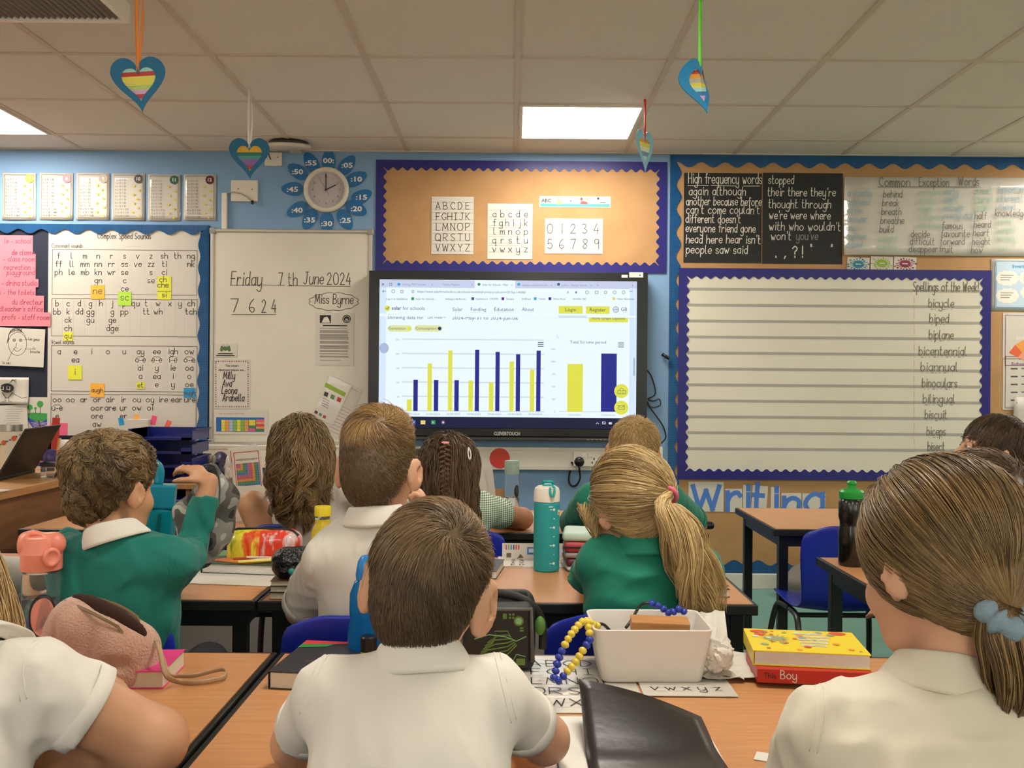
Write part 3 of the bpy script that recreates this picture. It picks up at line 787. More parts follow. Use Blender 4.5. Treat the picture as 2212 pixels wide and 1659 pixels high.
for i in range(60): t = R(6*i); d.ribbon([(.088*sin(t), .088*cos(t)), (.091*sin(t), .091*cos(t))], .0012, .0175)
d.build('numerals', pencil, o)
d = MB(); d.ribbon([(0,-.006),(-.002,.086)], .005, .021); d.build('minute_hand', ink, o)
d = MB(); d.ribbon([(-.006,-.003),(.052,.025)], .0055, .0195); d.build('hour_hand', ink, o)
d = MB(); d.ribbon([(.017,-.03),(-.033,.055)], .0014, .0225); d.disc(0,0,.005,.023,12); d.build('second_hand', ink, o)
# ---- middle display board
o, L, k, a, b = wroot('display_board', 'brown paper display board with purple scalloped border above the screen', 'display board', 812, 348, 1440, 588, .0005)
MB().box(-a,-b,0,a,b,.004).build('backing', kraft, o)
borders(o, purple, 'tblr', -a,-b,a,b, 16*k, 20.3*k, 7*k, .005, .0075)
line_m = M('ruled_line', '#b5aca0', .6)
def alpha(label, x0, y0, x1, y1, rows, lx0, lx1, ys, h, w, off=.006):
    o, L, k, z = sheet('handwriting_sheet', label, 'sheet', x0, y0, x1, y1, paper, off, .001, group='letter and number sheets above the screen')
    p = Pen(L, k, z)
    for r, y in zip(rows, ys):
        p.rect(lx0-4, y-.4, lx1+4, y+.4, 1); p.rect(lx0-4, y-h-.4, lx1+4, y-h+.4, 1)
        n = len(r); n = max(n, 5)
        for i, c in enumerate(r): p.hand(c, lx0+8+(lx1-lx0-16)*i/(len(r)-1), y, h, w, 0, al='c')
    p.done('letters', [ink, line_m], o); return p
alpha('white sheet of capital letters from A to Z', 932, 425, 1023, 549, ['ABCDE','FGHIJK','LMNOP','QRSTU','VWXYZ'], 938, 1018, [452, 475, 497.5, 520, 542.5], 15, 1.3)
alpha('white sheet of small joined letters from a to z', 1053, 440, 1150, 560, ['abcde','fghijk','lmnop','qrstu','vwxyz'], 1060, 1144, [469, 488, 506.5, 525.5, 544.5], 14.5, 1.3)
alpha('white sheet of numbers zero to nine in two rows', 1177, 472, 1302, 548, ['01234','56789'], 1180, 1296, [504, 537], 20, 1.4)
o, L, k, z = sheet('picture_strip', 'narrow strip reading ABC with four small pictures of a hand and children', 'picture strip', 1165, 424, 1319, 448, paper, .006, .001)
p = Pen(L, k, z); p.type('ABC', 1180, 437, 8, 0, al='c', bold=.02)
for x in (1194, 1221, 1247, 1274): p.rect(x-.5, 426, x+.5, 441, 0)
p.rect(1167, 441, 1317, 446, 1); p.poly([(1205, 441), (1204, 434), (1206, 426), (1208, 426), (1208, 433), (1213, 434), (1214, 441)], 2); p.disc(1233, 434, 1.6, 0, n=10)
p.disc(1256, 430, 3, 3); p.poly([(1253, 440), (1256, 434), (1268, 436), (1270, 441), (1254, 441)], 4); p.disc(1268, 430, 2.4, 2)
p.disc(1292, 429, 2.6, 0); p.poly([(1287, 441), (1290, 432), (1296, 433), (1299, 441)], 5); p.rect(1296, 437, 1308, 438.5, 0)
p.done('print', [ink, M('teal_print', '#3f9a95', .5), M('skin_print', '#d9a066', .6), M('brown_print', '#7a3f2c', .6), M('red_print', '#c2473f', .6), M('pale_print', '#c9cdd2', .6)], o)
# ---- the big screen
SD = .095
o, L, k, a, b = wroot('touch_screen', 'large black wall-mounted touch screen showing a bar chart web page', 'screen', 796, 587, 1398, 951, SD)
d = MB(); x0, y0 = L(817.5, 923); x1, y1 = L(1376, 608)
yb = L(1100, 925)[1]
d.box(-a,yb,-.068,a,b,-.004)
for q in ((-a,yb,x0,b),(x1,yb,a,b),(x0,y1,x1,b),(x0,yb,x1,y0)): d.box(q[0],q[1],-.004,q[2],q[3],.004)
d.build('housing', M('screen_black', '#0a0a0b', .3), o, bevel=.003)
d = MB(); d.box(-a,L(1100,943)[1],-.06,a,yb-.002,.006); d.build('lower_bezel', M('screen_black', '#0a0a0b', .3), o, bevel=.003)
d = MB(); d.box(-a+.05,-b,-.06,a-.06,L(1100,944)[1],.002); d.build('speaker_bar', M('bar_grey', '#3f3c39', .45), o, bevel=.003)
d = MB(); u, v = L(1095, 940); d.type('CLEVERTOUCH', u, v, 7.5*k, .0068, al='c', fit=56*k, bold=.02); d.build('lettering', M('silver_print', '#c9c6c0', .4), o)
d = MB()
for i in range(6): u, v = L(1270+9.3*i, 949.5); d.box(u-.008, v-.0015, .002, u+.008, v+.0015, .004); d.quad(u-.002, v+.012, u+.002, v+.018, .0028)
d.build('front_button', M('button_grey', '#a8a49c', .4), o)
d = MB(); u, v = L(1374, 594); d.box(u-15*k, v-5.5*k, .0042, u+15*k, v+5.5*k, .0052); u2, v2 = L(1349, 597); d.box(u2-6.5*k, v2-3*k, .0042, u2+6.5*k, v2+3*k, .0052)
st = d.build('sticker', plastic_w, o)
d = MB(); d.type('Clevertouch', u-11*k, v+.5*k, 2.6*k, .0058, 0, fit=14*k); d.poly([(u+6*k, v-3*k), (u+11*k, v-2*k), (u+7*k, v+3*k)], .0058, 1); d.build('print', [softink, M('sail_blue', '#4d7ea8', .5)], st)
# picture on the screen (zoomed coordinates of the photograph)
sm = {}
def S(n, c, kk=1.0):
    if n not in sm: sm[n] = (len(sm), lit('screen_'+n, c, kk))
    return sm[n][0]
WH, TAB, INK, YL, NV, BAR, GR, LT, MG, TXT, LAV, GE, DK = (S(*x) for x in (('white','#edfaff',1.0),('tabs','#c9d0ec'),('ink','#44546e'),('yellow','#dfe04a'),('navy','#20268a'),('taskbar','#131a3c'),('grid','#d3dfe8'),('legend','#dfe6a0'),('midgrey','#8a93ab'),('text','#4a5c82'),('lavender','#a9bbdd'),('green','#2f8f5a'),('dark','#26324e')))
ws = S('pure', '#ffffff'); bl = S('edge', '#3aa0d8'); wd_ = S('word', '#3a63c8'); fo = S('folder', '#e7d27a'); pu = S('purple', '#5a2d8a'); edge_l = S('rim', '#d8ecff', .98)
p = Pen(lambda zx, zy: L(790+zx/3.3515, 570+zy/3.3515), k/3.3515, .0)
p.rect(92, 120, 1965, 1120, WH); p.rect(92, 120, 790, 170, TAB); p.rect(1082, 128, 1965, 176, TAB); p.rect(92, 1118, 1962, 1183, BAR)
p.rect(92, 170, 150, 1118, edge_l); p.rect(1905, 176, 1962, 1118, edge_l)
for t, x, y, c, f in (('Synergy MAT Intranet', 268, 155, MG, 168), ('Teacher Register', 556, 156, MG, 125), ('Solar for Schools - Matt', 845, 158, INK, 185), ('webapp.solarforschools', 1132, 160, MG, 185), ('pylons - Google Search', 1420, 161, MG, 180), ('x', 475, 156, MG, 14), ('x', 763, 157, MG, 14), ('x', 1051, 159, MG, 14), ('x', 1339, 160, MG, 14), ('x', 1626, 162, MG, 14), ('+', 1670, 162, MG, 20), ('x', 1925, 162, MG, 14)): p.type(t, x, y, 16, c, fit=f)
for x, c in ((240, bl), (820, GE), (1108, bl), (1396, INK)): p.disc(x, 148, 11, c, 0, n=12)
p.frame(172, 138, 190, 156, 3, INK); p.disc(125, 148, 9, MG, 0, n=12)
p.type('https://www.solarforschools.co.uk/schools/mattishall-primary-school-nr20-3aa-144360', 376, 208, 18, INK, fit=780)
for x in (134, 1920): p.line([(x-12, 198), (x+12, 198)], 3, INK)
p.line([(134-12, 198), (134-4, 190)], 3, INK); p.line([(134-12, 198), (134-4, 206)], 3, INK)
def ring(x, y, r, c, w=3): p.line([(x+r*cos(i*pi/8), y+r*sin(i*pi/8)) for i in range(17)], w, c)
ring(199, 198, 11, INK); p.frame(252, 190, 273, 210, 3, INK); p.frame(333, 192, 350, 210, 3, INK)
for x in (1602, 1802, 1866): ring(x, 206, 11, INK)
p.frame(1660, 196, 1684, 216, 3, INK); p.type("A", 1455, 214, 18, INK); p.poly([(1523+(12 if j % 2 == 0 else 5)*sin(2*pi*j/10), 206-(12 if j % 2 == 0 else 5)*cos(2*pi*j/10)) for j in range(10)], wd_)
ring(1737, 206, 10, INK)
for t, x, f in (('Log in to SlideShare', 148, 155), ('Solar for Schools -...', 362, 155), ('webapp.solarforsch...', 575, 160), ('Dashboard', 797, 85), ('CPOMS', 898, 60), ('Seesaw', 1018, 56), ('EdShed', 1132, 60), ('Twinkl', 1251, 48), ('White Rose', 1357, 88), ('Norfolk CBC', 1502, 95), ('Other favourites', 1818, 125)): p.type(t, x, 260, 15, INK, fit=f)
for x, c in ((340, GE), (775, INK), (993, pu), (1227, bl), (1333, NV), (1796, fo)): p.rect(x-10, 242, x+10, 262, c)
p.disc(157, 322, 20, YL); p.line([(148, 322), (155, 330), (168, 312)], 5, INK, dz=0); p.type('solar', 188, 332, 27, TXT, fit=70, bold=.02); p.type('for schools', 268, 333, 27, TXT, fit=160)
for t, x, f in (('Solar', 629, 72), ('Funding', 760, 112), ('Education', 932, 140), ('About', 1131, 86), ('GB', 1848, 44)): p.type(t, x, 341, 27, TXT, fit=f)
p.rect(1397, 306, 1571, 360, YL); p.rect(1594, 308, 1766, 361, YL); p.type('Login', 1483, 343, 26, DK, al='c', fit=75); p.type('Register', 1680, 344, 26, DK, al='c', fit=115)
ring(1811, 331, 21, TXT); p.line([(1811, 310), (1811, 352)], 3, TXT); p.line([(1790, 331), (1832, 331)], 3, TXT); p.line([(1797, 316), (1803, 331), (1797, 346)], 2, TXT); p.line([(1825, 316), (1819, 331), (1825, 346)], 2, TXT)
p.rect(96, 378, 1950, 381, GR)
p.type('Showing data for', 157, 398, 25, TXT, fit=260); p.type('Last Week', 449, 396, 21, TXT, fit=108); p.type('2024-May-31 to 2024-Jun-06', 626, 402, 25, TXT, fit=475); p.line([(563, 385), (570, 391), (577, 385)], 2.5, TXT)
p.rect(96, 371, 1395, 380, WH); p.rect(1615, 388, 1898, 421, YL); p.type('More Graph Options', 1637, 403, 22, INK, fit=240); p.rect(1600, 376, 1950, 388, WH)
for x0, x1, t in ((158, 335, 'Generation'), (353, 556, 'Consumption')):
    p.rect(x0+22, 445, x1-22, 490, LT); p.disc(x0+23, 467.5, 22.5, LT); p.disc(x1-23, 467.5, 22.5, LT)
    p.type(t, x0+8, 475, 20, INK, fit=x1-x0-52)
p.disc(316, 468, 13, YL); p.disc(535, 468, 13, NV); p.disc(133, 610, 34, LAV, 0, ry=38)
p.line([(1384, 515), (1386, 536), (1392, 530), (1398, 538)], 2, MG)
for i, v in enumerate((0, 50, 100, 150, 200, 250)):
    y = 1066-103.5*i; p.type(str(v), 243, y+6, 13, MG, al='r'); p.rect(262, y-1, 1290, y+1, GR)
for i, v in enumerate((0, 250, 500, 750, 1000, 1250)):
    y = 1070-90.6*i; p.type(str(v), 1373, y+6, 13, MG, al='r')
p.rect(1400, 1069, 1895, 1072, GR)
for i, (ya, yb_) in enumerate(((981, 839), (721, 841), (627, 842), (844, 622), (857, 637), (707, 654), (766, 628))):
    x = 298+148.2*i; p.rect(x, ya, x+34, 1065+i*.3, YL); p.rect(x+46, yb_, x+80, 1065+i*.3, NV)
    p.type(('31/05','01/06','02/06','03/06','04/06','05/06','06/06')[i]+'/2024', x+40, 1094, 14, MG, al='c', fit=98)
p.rect(1458, 725, 1573, 1070, YL); p.rect(1702, 650, 1818, 1070, NV); p.type('Generation', 1515, 1098, 13, MG, al='c', fit=88); p.type('Consumption', 1758, 1099, 13, MG, al='c', fit=105)
p.type('Total for time period', 1478, 576, 22, TXT, fit=262)
for x, y in ((1267, 583), (1848, 587)):
    for j in (-14, 0, 14): p.rect(x-21, y+j-2.5, x+21, y+j+2.5, INK)
p.rect(1936, 682, 1950, 810, LAV)
for y in (921, 1041): p.disc(1850, y, 51, YL, 0, n=32)
p.mb; zz = p.z; p.z = .0014
p.frame(1828, 1025, 1874, 1055, 3, INK); p.line([(1828, 1025), (1851, 1043), (1874, 1025)], 3, INK); p.frame(1822, 917, 1884, 942, 3, INK); p.line([(1830, 917), (1852, 898), (1874, 917)], 3, INK); p.line([(1843, 917), (1843, 942)], 2, INK); p.line([(1861, 917), (1861, 942)], 2, INK)
p.disc(269, 1143, 17, bl); p.rect(330, 1131, 360, 1160, wd_); p.rect(398, 1133, 432, 1161, fo); p.rect(474, 1132, 505, 1162, GE); p.disc(561, 1147, 16, pu); p.rect(245, 1176, 303, 1180, bl)
p.type('W', 334, 1153, 14, ws); p.type('X', 480, 1154, 14, ws); p.disc(561, 1148, 8, fo)
p.line([(1668, 1158), (1677, 1149), (1686, 1158)], 3, ws); p.frame(1712, 1143, 1736, 1160, 3, ws); p.frame(1760, 1147, 1782, 1161, 3, ws); p.rect(1762, 1149, 1774, 1159, ws); p.poly([(1804, 1154), (1812, 1154), (1820, 1146), (1820, 1164), (1812, 1158)], ws)
p.z = zz
p.done('display_picture', [v[1] for v in sorted(sm.values(), key=lambda t: t[0])], o)
# ---- dado trunking, socket, sticker, cables
ta, tb_ = P(440, 975, WALL-.03), P(1425, 1016, WALL-.03)
o = thing('dado_trunking', 'long white plastic cable trunking along the wall under the screen', 'trunking', ((ta.x+tb_.x)/2, WALL, (P(900,963,WALL).z+P(900,1012,WALL).z)/2))
hw, hh = (tb_.x-ta.x)/2, (P(900,963,WALL).z-P(900,1012,WALL).z)/2
MB().box(-hw,-.05,-hh,hw,-.001,hh).build('cover', plastic_w, o, bevel=.006)
MB().box(-hw,-.052,hh-.022,hw,-.05,hh-.004).box(-hw,-.052,-hh+.004,hw,-.05,-hh+.022).build('edge_rail', M('rail_white', '#cfc9bb', .45), o)
MB().box(hw-.03,-.058,-hh-.008,hw+.012,-.001,hh+.008).build('end_cap', plastic_w, o, bevel=.004)
so = P(1267, 991, WALL-.053)
o = thing('wall_socket', 'white double wall socket with a black plug in its left outlet', 'socket', (so.x, so.y, so.z))
d = MB(); d.box(-.073,-.010,-.043,.073,.0,.043); d.build('faceplate', plastic_w, o, bevel=.003)
for x in (-.018, .018): MB().box(x-.012,-.014,.008,x+.012,-.008,.032).build('switch', plastic_w, o, bevel=.002)
d = MB()
for x, z in ((.04,.0),(.03,-.02),(.052,-.02)): d.box(x-.003,-.0108,z-.006,x+.003,-.010,z+.006)
d.build('pin_hole', black_pl, o)
o = thing('plug_lead', 'black mains plug with a looped black lead hanging from the wall socket', 'plug', P(1250, 996, WALL-.064))
d = MB(); d.lathe([(.001,.003),(.019,.001),(.027,-.006),(.027,-.022),(.02,-.032),(.001,-.034)], 20); d.build('plug', black_pl, o, smooth=True, rot=(-pi/2,0,0)).location = (0,-.034,0)
d = MB(); q = lambda x, y, f=.075: tuple(P(x, y, WALL-f)-P(1250, 996, WALL-.064)); d.tube(smooth_line([q(1250,1003,.09),q(1252,1018,.09),q(1253,1033,.06),q(1246,1047,.03),q(1236,1050,.02),q(1229,1040,.02),q(1231,1020,.02),q(1238,1003,.05),q(1234,999,.06)]), .0055, 8)
d.build('lead', black_pl, o, smooth=True)
o, L, k, z = sheet('round_sticker', 'red round paper sticker on the white trunking', 'sticker', 1058, 968, 1101, 1012, M('red_card', '#c8392b', .55), .0525, .001)
bpy.data.meshes.remove(o.data) if False else None
d = MB(); d.prism([(.0555*cos(2*pi*i/36), .0555*sin(2*pi*i/36)) for i in range(36)], 0, .0012); nm = d.build('t', M('red_card'), None); old = o.data; o.data = nm.data; bpy.data.objects.remove(nm); bpy.data.meshes.remove(old)
d = MB(); d.tube(smooth_line([P(1398, 800, WALL-.03), P(1408, 815, WALL-.02), P(1416, 850, WALL-.02), P(1400, 862, WALL-.02), P(1412, 866, WALL-.02), P(1424, 862, WALL-.02), P(1426, 875, WALL-.02), P(1408, 880, WALL-.02), P(1398, 868, WALL-.03)]), .004, 6)
d.tube(smooth_line([P(1398, 872, WALL-.03), P(1415, 895, WALL-.02), P(1432, 920, WALL-.02), P(1438, 945, WALL-.02), P(1425, 960, WALL-.02)]), .004, 6)
tag(d.build('screen_cables', black_pl, smooth=True), 'black cables looping on the blue wall right of the screen', 'cable')
d = MB(); d.tube([P(1430, 765, WALL-.02), P(1446, 775, WALL-.03)], .009, 8); tag(d.build('pen_clip', black_pl, smooth=True), 'short black pen clip on the blue border right of the screen', 'clip')
# ---- big display board on the right
BX1 = 2820
o, L, k, a, b = wroot('display_board', 'wide brown paper display board with wavy blue corrugated border around the lined whiteboard', 'display board', 1444, 340, BX1, 1241, .0005)
MB().box(-a,-b,0,a,b,.004).build('backing', kraft, o)
borders(o, blue_ribV, 'tb', -a,-b,a,b, 15.5*k, 52*k, 12*k, .005, .008)
borders(o, blue_ribH, 'lr', -a,-b,a,b, 14*k, 51*k, 11*k, .0052, .0082)
blk, chalk, faint = M('black_paper', '#191817', .6), M('white_ink', '#dcd6ca', .6), M('grey_chalk', '#8d8984', .6)
o, L, k, z = sheet('word_sheet', 'black sheet headed High frequency words in white handwriting', 'word sheet', 1477, 374, 1645, 568, blk, .006, .001, group='black word sheets')
p = Pen(L, k, z)
p.hand('High frequency words', 1487, 396, 22, 1.6, 0, fit=158); p.line([(1486, 401), (1530, 401)], 1.2); p.line([(1536, 401), (1590, 402)], 1.2); p.line([(1606, 402), (1641, 402)], 1.2)
for t, x, y, f in (('again although', 1488, 421, 122), ('another because before', 1482, 443, 162), ("can't come couldn't", 1482, 461, 158), ("different doesn't", 1481, 481, 118), ('everyone friend gone', 1481, 501, 150), ("head here hear isn't", 1482, 525, 160), ('people saw said', 1482, 547, 132)): p.hand(t, x, y, 18, 1.5, 0, fit=f, slant=.05, jit=.3)
p.done('handwriting', [chalk], o)
o, L, k, z = sheet('word_sheet', 'black sheet starting with stopped and ending in punctuation marks', 'word sheet', 1647, 374, 1820, 570, blk, .006, .001, group='black word sheets')
p = Pen(L, k, z)
for t, x, y, f, c in (('stopped', 1660, 397, 54, 0), ("their there they're", 1658, 423, 146, 0), ('thought through', 1660, 449, 134, 0), ("we're were where", 1661, 473, 132, 0), ("with who wouldn't", 1661, 497, 154, 0), ("won't", 1665, 518, 43, 0), ("you've", 1720, 518, 46, 1)): p.hand(t, x, y, 18, 1.5, c, fit=f, slant=.05, jit=.3)
for t, x in (('.', 1676), (',', 1694), ('?', 1712), ('!', 1731)): p.hand(t, x, 556, 24, 2.4, 0)
p.hand('"', 1754, 552, 24, 1.8, 0, slant=-.15); p.hand('"', 1792, 552, 24, 1.8, 0, slant=.15)
p.done('handwriting', [chalk, faint], o)
o, L, k, z = sheet('word_poster', 'glossy laminated poster headed Common Exception Words', 'poster', 1823, 384, 2330, 553, lam, .009, .001, wob=.012)
p = Pen(L, k, z)
p.hand('Common', 1897, 403, 19, 1.4, 0, fit=66); p.hand('Exception', 1983, 403, 18, 1.4, 0, fit=64); p.hand('Words', 2068, 402, 19, 1.4, 0, fit=44); p.line([(1894, 405), (2116, 405)], 1.2)
for c, x, y0, st, words in ((1, 1829, 425, 18.5, 'actually address after answer any appear asked'), (0, 1906, 427, 19, 'behind break breath breathe build'), (2, 1893, 522, 18, 'caught centre'), (2, 1982, 423, 17.5, 'certain circle climb clothes continue'), (0, 1965, 513, 16, 'decide difficult disappear'), (1, 2036, 421, 17.3, 'early eight enough everybody'), (0, 2032, 495, 17, 'famous favourite forward fruit'), (2, 2105, 419, 18, 'great guard guide'), (0, 2103, 474, 18.3, 'half heard heart height how'), (1, 2155, 417, 18.5, 'important interest island'), (0, 2147, 468, 17, 'knowledge'), (2, 2153, 484, 18.5, 'learn length library love'), (1, 2235, 420, 18, 'material mention minute natural')):
    for j, w in enumerate(words.split()): p.hand(w, x-j*(2 if c == 0 else .6), y0+st*j, 15, 1.2, c, slant=.08, sx=.72, jit=.3)
p.done('handwriting', [pencil, M('pale_blue_ink', '#8fb0bf', .6), M('pale_green_ink', '#9fc4a8', .6)], o)
for x in (1977, 2097):
    X, a_, b_, L_, k_ = flat(x-1, 385, x+1, 552, .0225)
for i, (x0, y0, c, nm, rt) in enumerate(((1830, 556, '#1f7f96', 'teal', -.03), (1881, 554, '#8aa92c', 'lime green', -.03), (1931, 555, '#8d1f4a', 'maroon', -.05))):
    o, L, k, z = sheet('splat_card', 'small white card with a %s paint splat' % nm, 'card', x0, y0, x0+48, y0+30, paper, .008+.0012*i, .001, rot=rt, group='paint splat cards')
    p = Pen(L, k, z); cx_, cy_ = x0+24, y0+15; rnd = random.Random(i)
    p.disc(cx_, cy_, 12, 0, n=20, ry=8)
    for j in range(18):
        t = 2*pi*j/18; r = 1.1+.75*rnd.random(); e = (cx_+13*r*cos(t), cy_+8*r*sin(t)); p.line([(cx_+10*cos(t), cy_+7*sin(t)), e], 1.2, 0, dz=.0002); p.disc(e[0], e[1], 1.2+rnd.random(), 0, .0003, n=8)
    p.rect(cx_-6, cy_-1, cx_+6, cy_+.6, 1, .0006); p.done('print', [M('splat_%d' % i, c, .5), paper], o)
# ---- lined whiteboard
o, L, k, a, b = wroot('lined_whiteboard', 'large lined whiteboard with purple scalloped border and a spelling list', 'whiteboard', 1464, 582, 2137, 1037, .0095)
MB().box(-a+.01,-b+.01,0,a-.01,b-.01,.010).build('writing_surface', whiteb, o)
borders(o, purple, 'tblr', -a,-b,a,b, 17*k, 20.6*k, 6*k, .0105, .0135)
p = Pen(L, k, .0109)
for i in range(11): p.rect(1484, 627+34.4*i-.35, 2116, 627+34.4*i+.35, 0)
p.done('ruled_lines', M('board_line', '#a29e92', .5), o)
p = Pen(L, k, .0113)
p.hand('Spellings of the Week!', 1971, 629, 20, 1.5, 0, fit=140, slant=.04)
for t, x, y, f in (('bicycle', 2004, 664, 54), ('biped', 2006, 697, 41), ('biplane', 2005, 732, 52), ('bicentennial', 1983, 767, 102), ('biannual', 1987, 801, 79), ('binoculars', 1990, 836, 75), ('bilingual', 1992, 870, 68), ('biscuit', 1996, 904, 47), ('biceps', 2000, 940, 40), ('bisect', 2002, 973, 36)):
    p.hand(t, x, y, 19, 1.4, 0, fit=f, slant=.04)
    for j in range(int(f/9)): p.rect(x+4+9*j, y+4, x+(6 if (j*7+int(x)) % 3 else 10)+9*j, y+5, 0)
for j in range(20): p.line([(1973, 642+j*17), (1973, 654+j*17)], .9, 1)
p.done('handwriting', [M('thin_marker', '#5d594f', .5), M('red_marker', '#c99a90', .5)], o)
# ---- Writing letters
blue_l = M('letter_blue', '#4a78c8', .5)
for i, (ch, x0, y0, x1, y1, rt) in enumerate((('W',1487,1041,1563,1105,0),('r',1567,1056,1603,1106,.01),('i',1605,1047,1622,1110,0),('t',1624,1049,1657,1110,-.06),('i',1665,1052,1684,1114,0),('n',1688,1065,1731,1116,0),('g',1733,1066,1783,1122,0))):
    o, L, k, z = sheet('letter_card', 'white card with a big blue letter %s of the word Writing%s' % (ch, {2: ', before the tilted t', 4: ', after the tilted t'}.get(i, '')), 'letter card', x0, y0, x1, y1, paper, .006, .001, rot=rt, group='letter cards spelling Writing')
    d = MB(); w_ = (x1-x0)*k; h_ = (y1-y0)*k; st = 10*k
    hgt = {'W': 48, 'r': 62, 'i': 57, 't': 60, 'n': 64, 'g': 72}[ch]
    base = {'W': 6, 'r': 5, 'i': 8, 't': 4, 'n': 2, 'g': 12}[ch]*k
    d.hand(ch, 0, -h_/2+base, hgt*k, st, z, al='c', fit=(w_*.74 if ch not in 'i' else None))
    for s_ in GL[ch]: pass
    d.build('letter', blue_l, o)
# ---- posters at the right edge
o, L, k, z = sheet('poster', 'pale blue poster with white speech clouds at the right edge of the board', 'poster', 2140, 560, 2290, 672, lam, .006, .001, wob=.003)
p = Pen(L, k, z); p.frame(2148, 564, 2282, 666, 2, 0); p.rect(2151, 567, 2279, 663, 1, -.0002); p.type('Inverted commas', 2186, 579, 8, 2, fit=75, bold=.03)
for cx_, cy_ in ((2175, 601), (2225, 601), (2175, 639), (2228, 632)):
    for j in range(10): t = 2*pi*j/10; p.disc(cx_+17*cos(t), cy_+9*sin(t), 8, 3, .0003, n=12)
    p.disc(cx_, cy_, 18, 3, .0003, ry=11)
    for j in range(3): p.rect(cx_-15, cy_-7+5*j, cx_+13-4*j, cy_-5.5+5*j, 4, .0007)
p.done('print', [M('poster_rim', '#7fa3c4', .5), M('poster_blue', '#b9cede', .5), M('poster_head', '#3f8ac0', .5), M('print_white2', '#e6e0d6', .5), softink], o)
o, L, k, z = sheet('poster', 'white poster with an orange fan of joining words', 'poster', 2166, 676, 2330, 775, lam, .006, .001)
p = Pen(L, k, z); p.frame(2170, 681, 2326, 790, 1.6, 4)
for j in range(6):
    t0, t1 = R(152-21*j), R(131-21*j); arc = lambda r, t: (2232+r*cos(t), 790-r*sin(t))
    p.poly([arc(38, t0), arc(60, t0), arc(60, t1), arc(38, t1)], j % 3, .0003); p.poly([arc(14, t0), arc(38, t0), arc(38, t1), arc(14, t1)], 3, .0003)
p.type('for', 2183, 757, 9, 5); p.type('and', 2195, 733, 9, 5); p.type('F', 2193, 767, 9, 6)
p.done('print', [M('fan_red', '#d9603a', .5), M('fan_orange', '#e39a48', .5), M('fan_yellow', '#e0bd58', .5), M('fan_pink', '#e0967a', .5), M('mauve_line', '#8f5f86', .5), M('print_white2', '#e6e0d6', .5), pencil], o)
o, L, k, z = sheet('poster', 'white poster of short word rows below the orange fan poster', 'poster', 2166, 777, 2330, 886, lam, .006, .001)
p = Pen(L, k, z); p.frame(2170, 770, 2326, 882, 1.6, 0); p.type('Subordinating', 2184, 789, 7, 0, fit=70, bold=.03)
for j in range(5): p.rect(2183, 795+17*j, 2198, 798+17*j, 1); p.rect(2206, 795+17*j, 2240, 797+17*j, 1)
p.done('print', [M('mauve_line', '#8f5f86', .5), pencil], o)
o, L, k, z = sheet('hanging_sheet', 'grey paper sheet hanging loose below the posters at the right edge', 'sheet', 2186, 858, 2290, 1060, M('grey_paper', '#c5bfb6', .6), .012, .002, wob=.03)
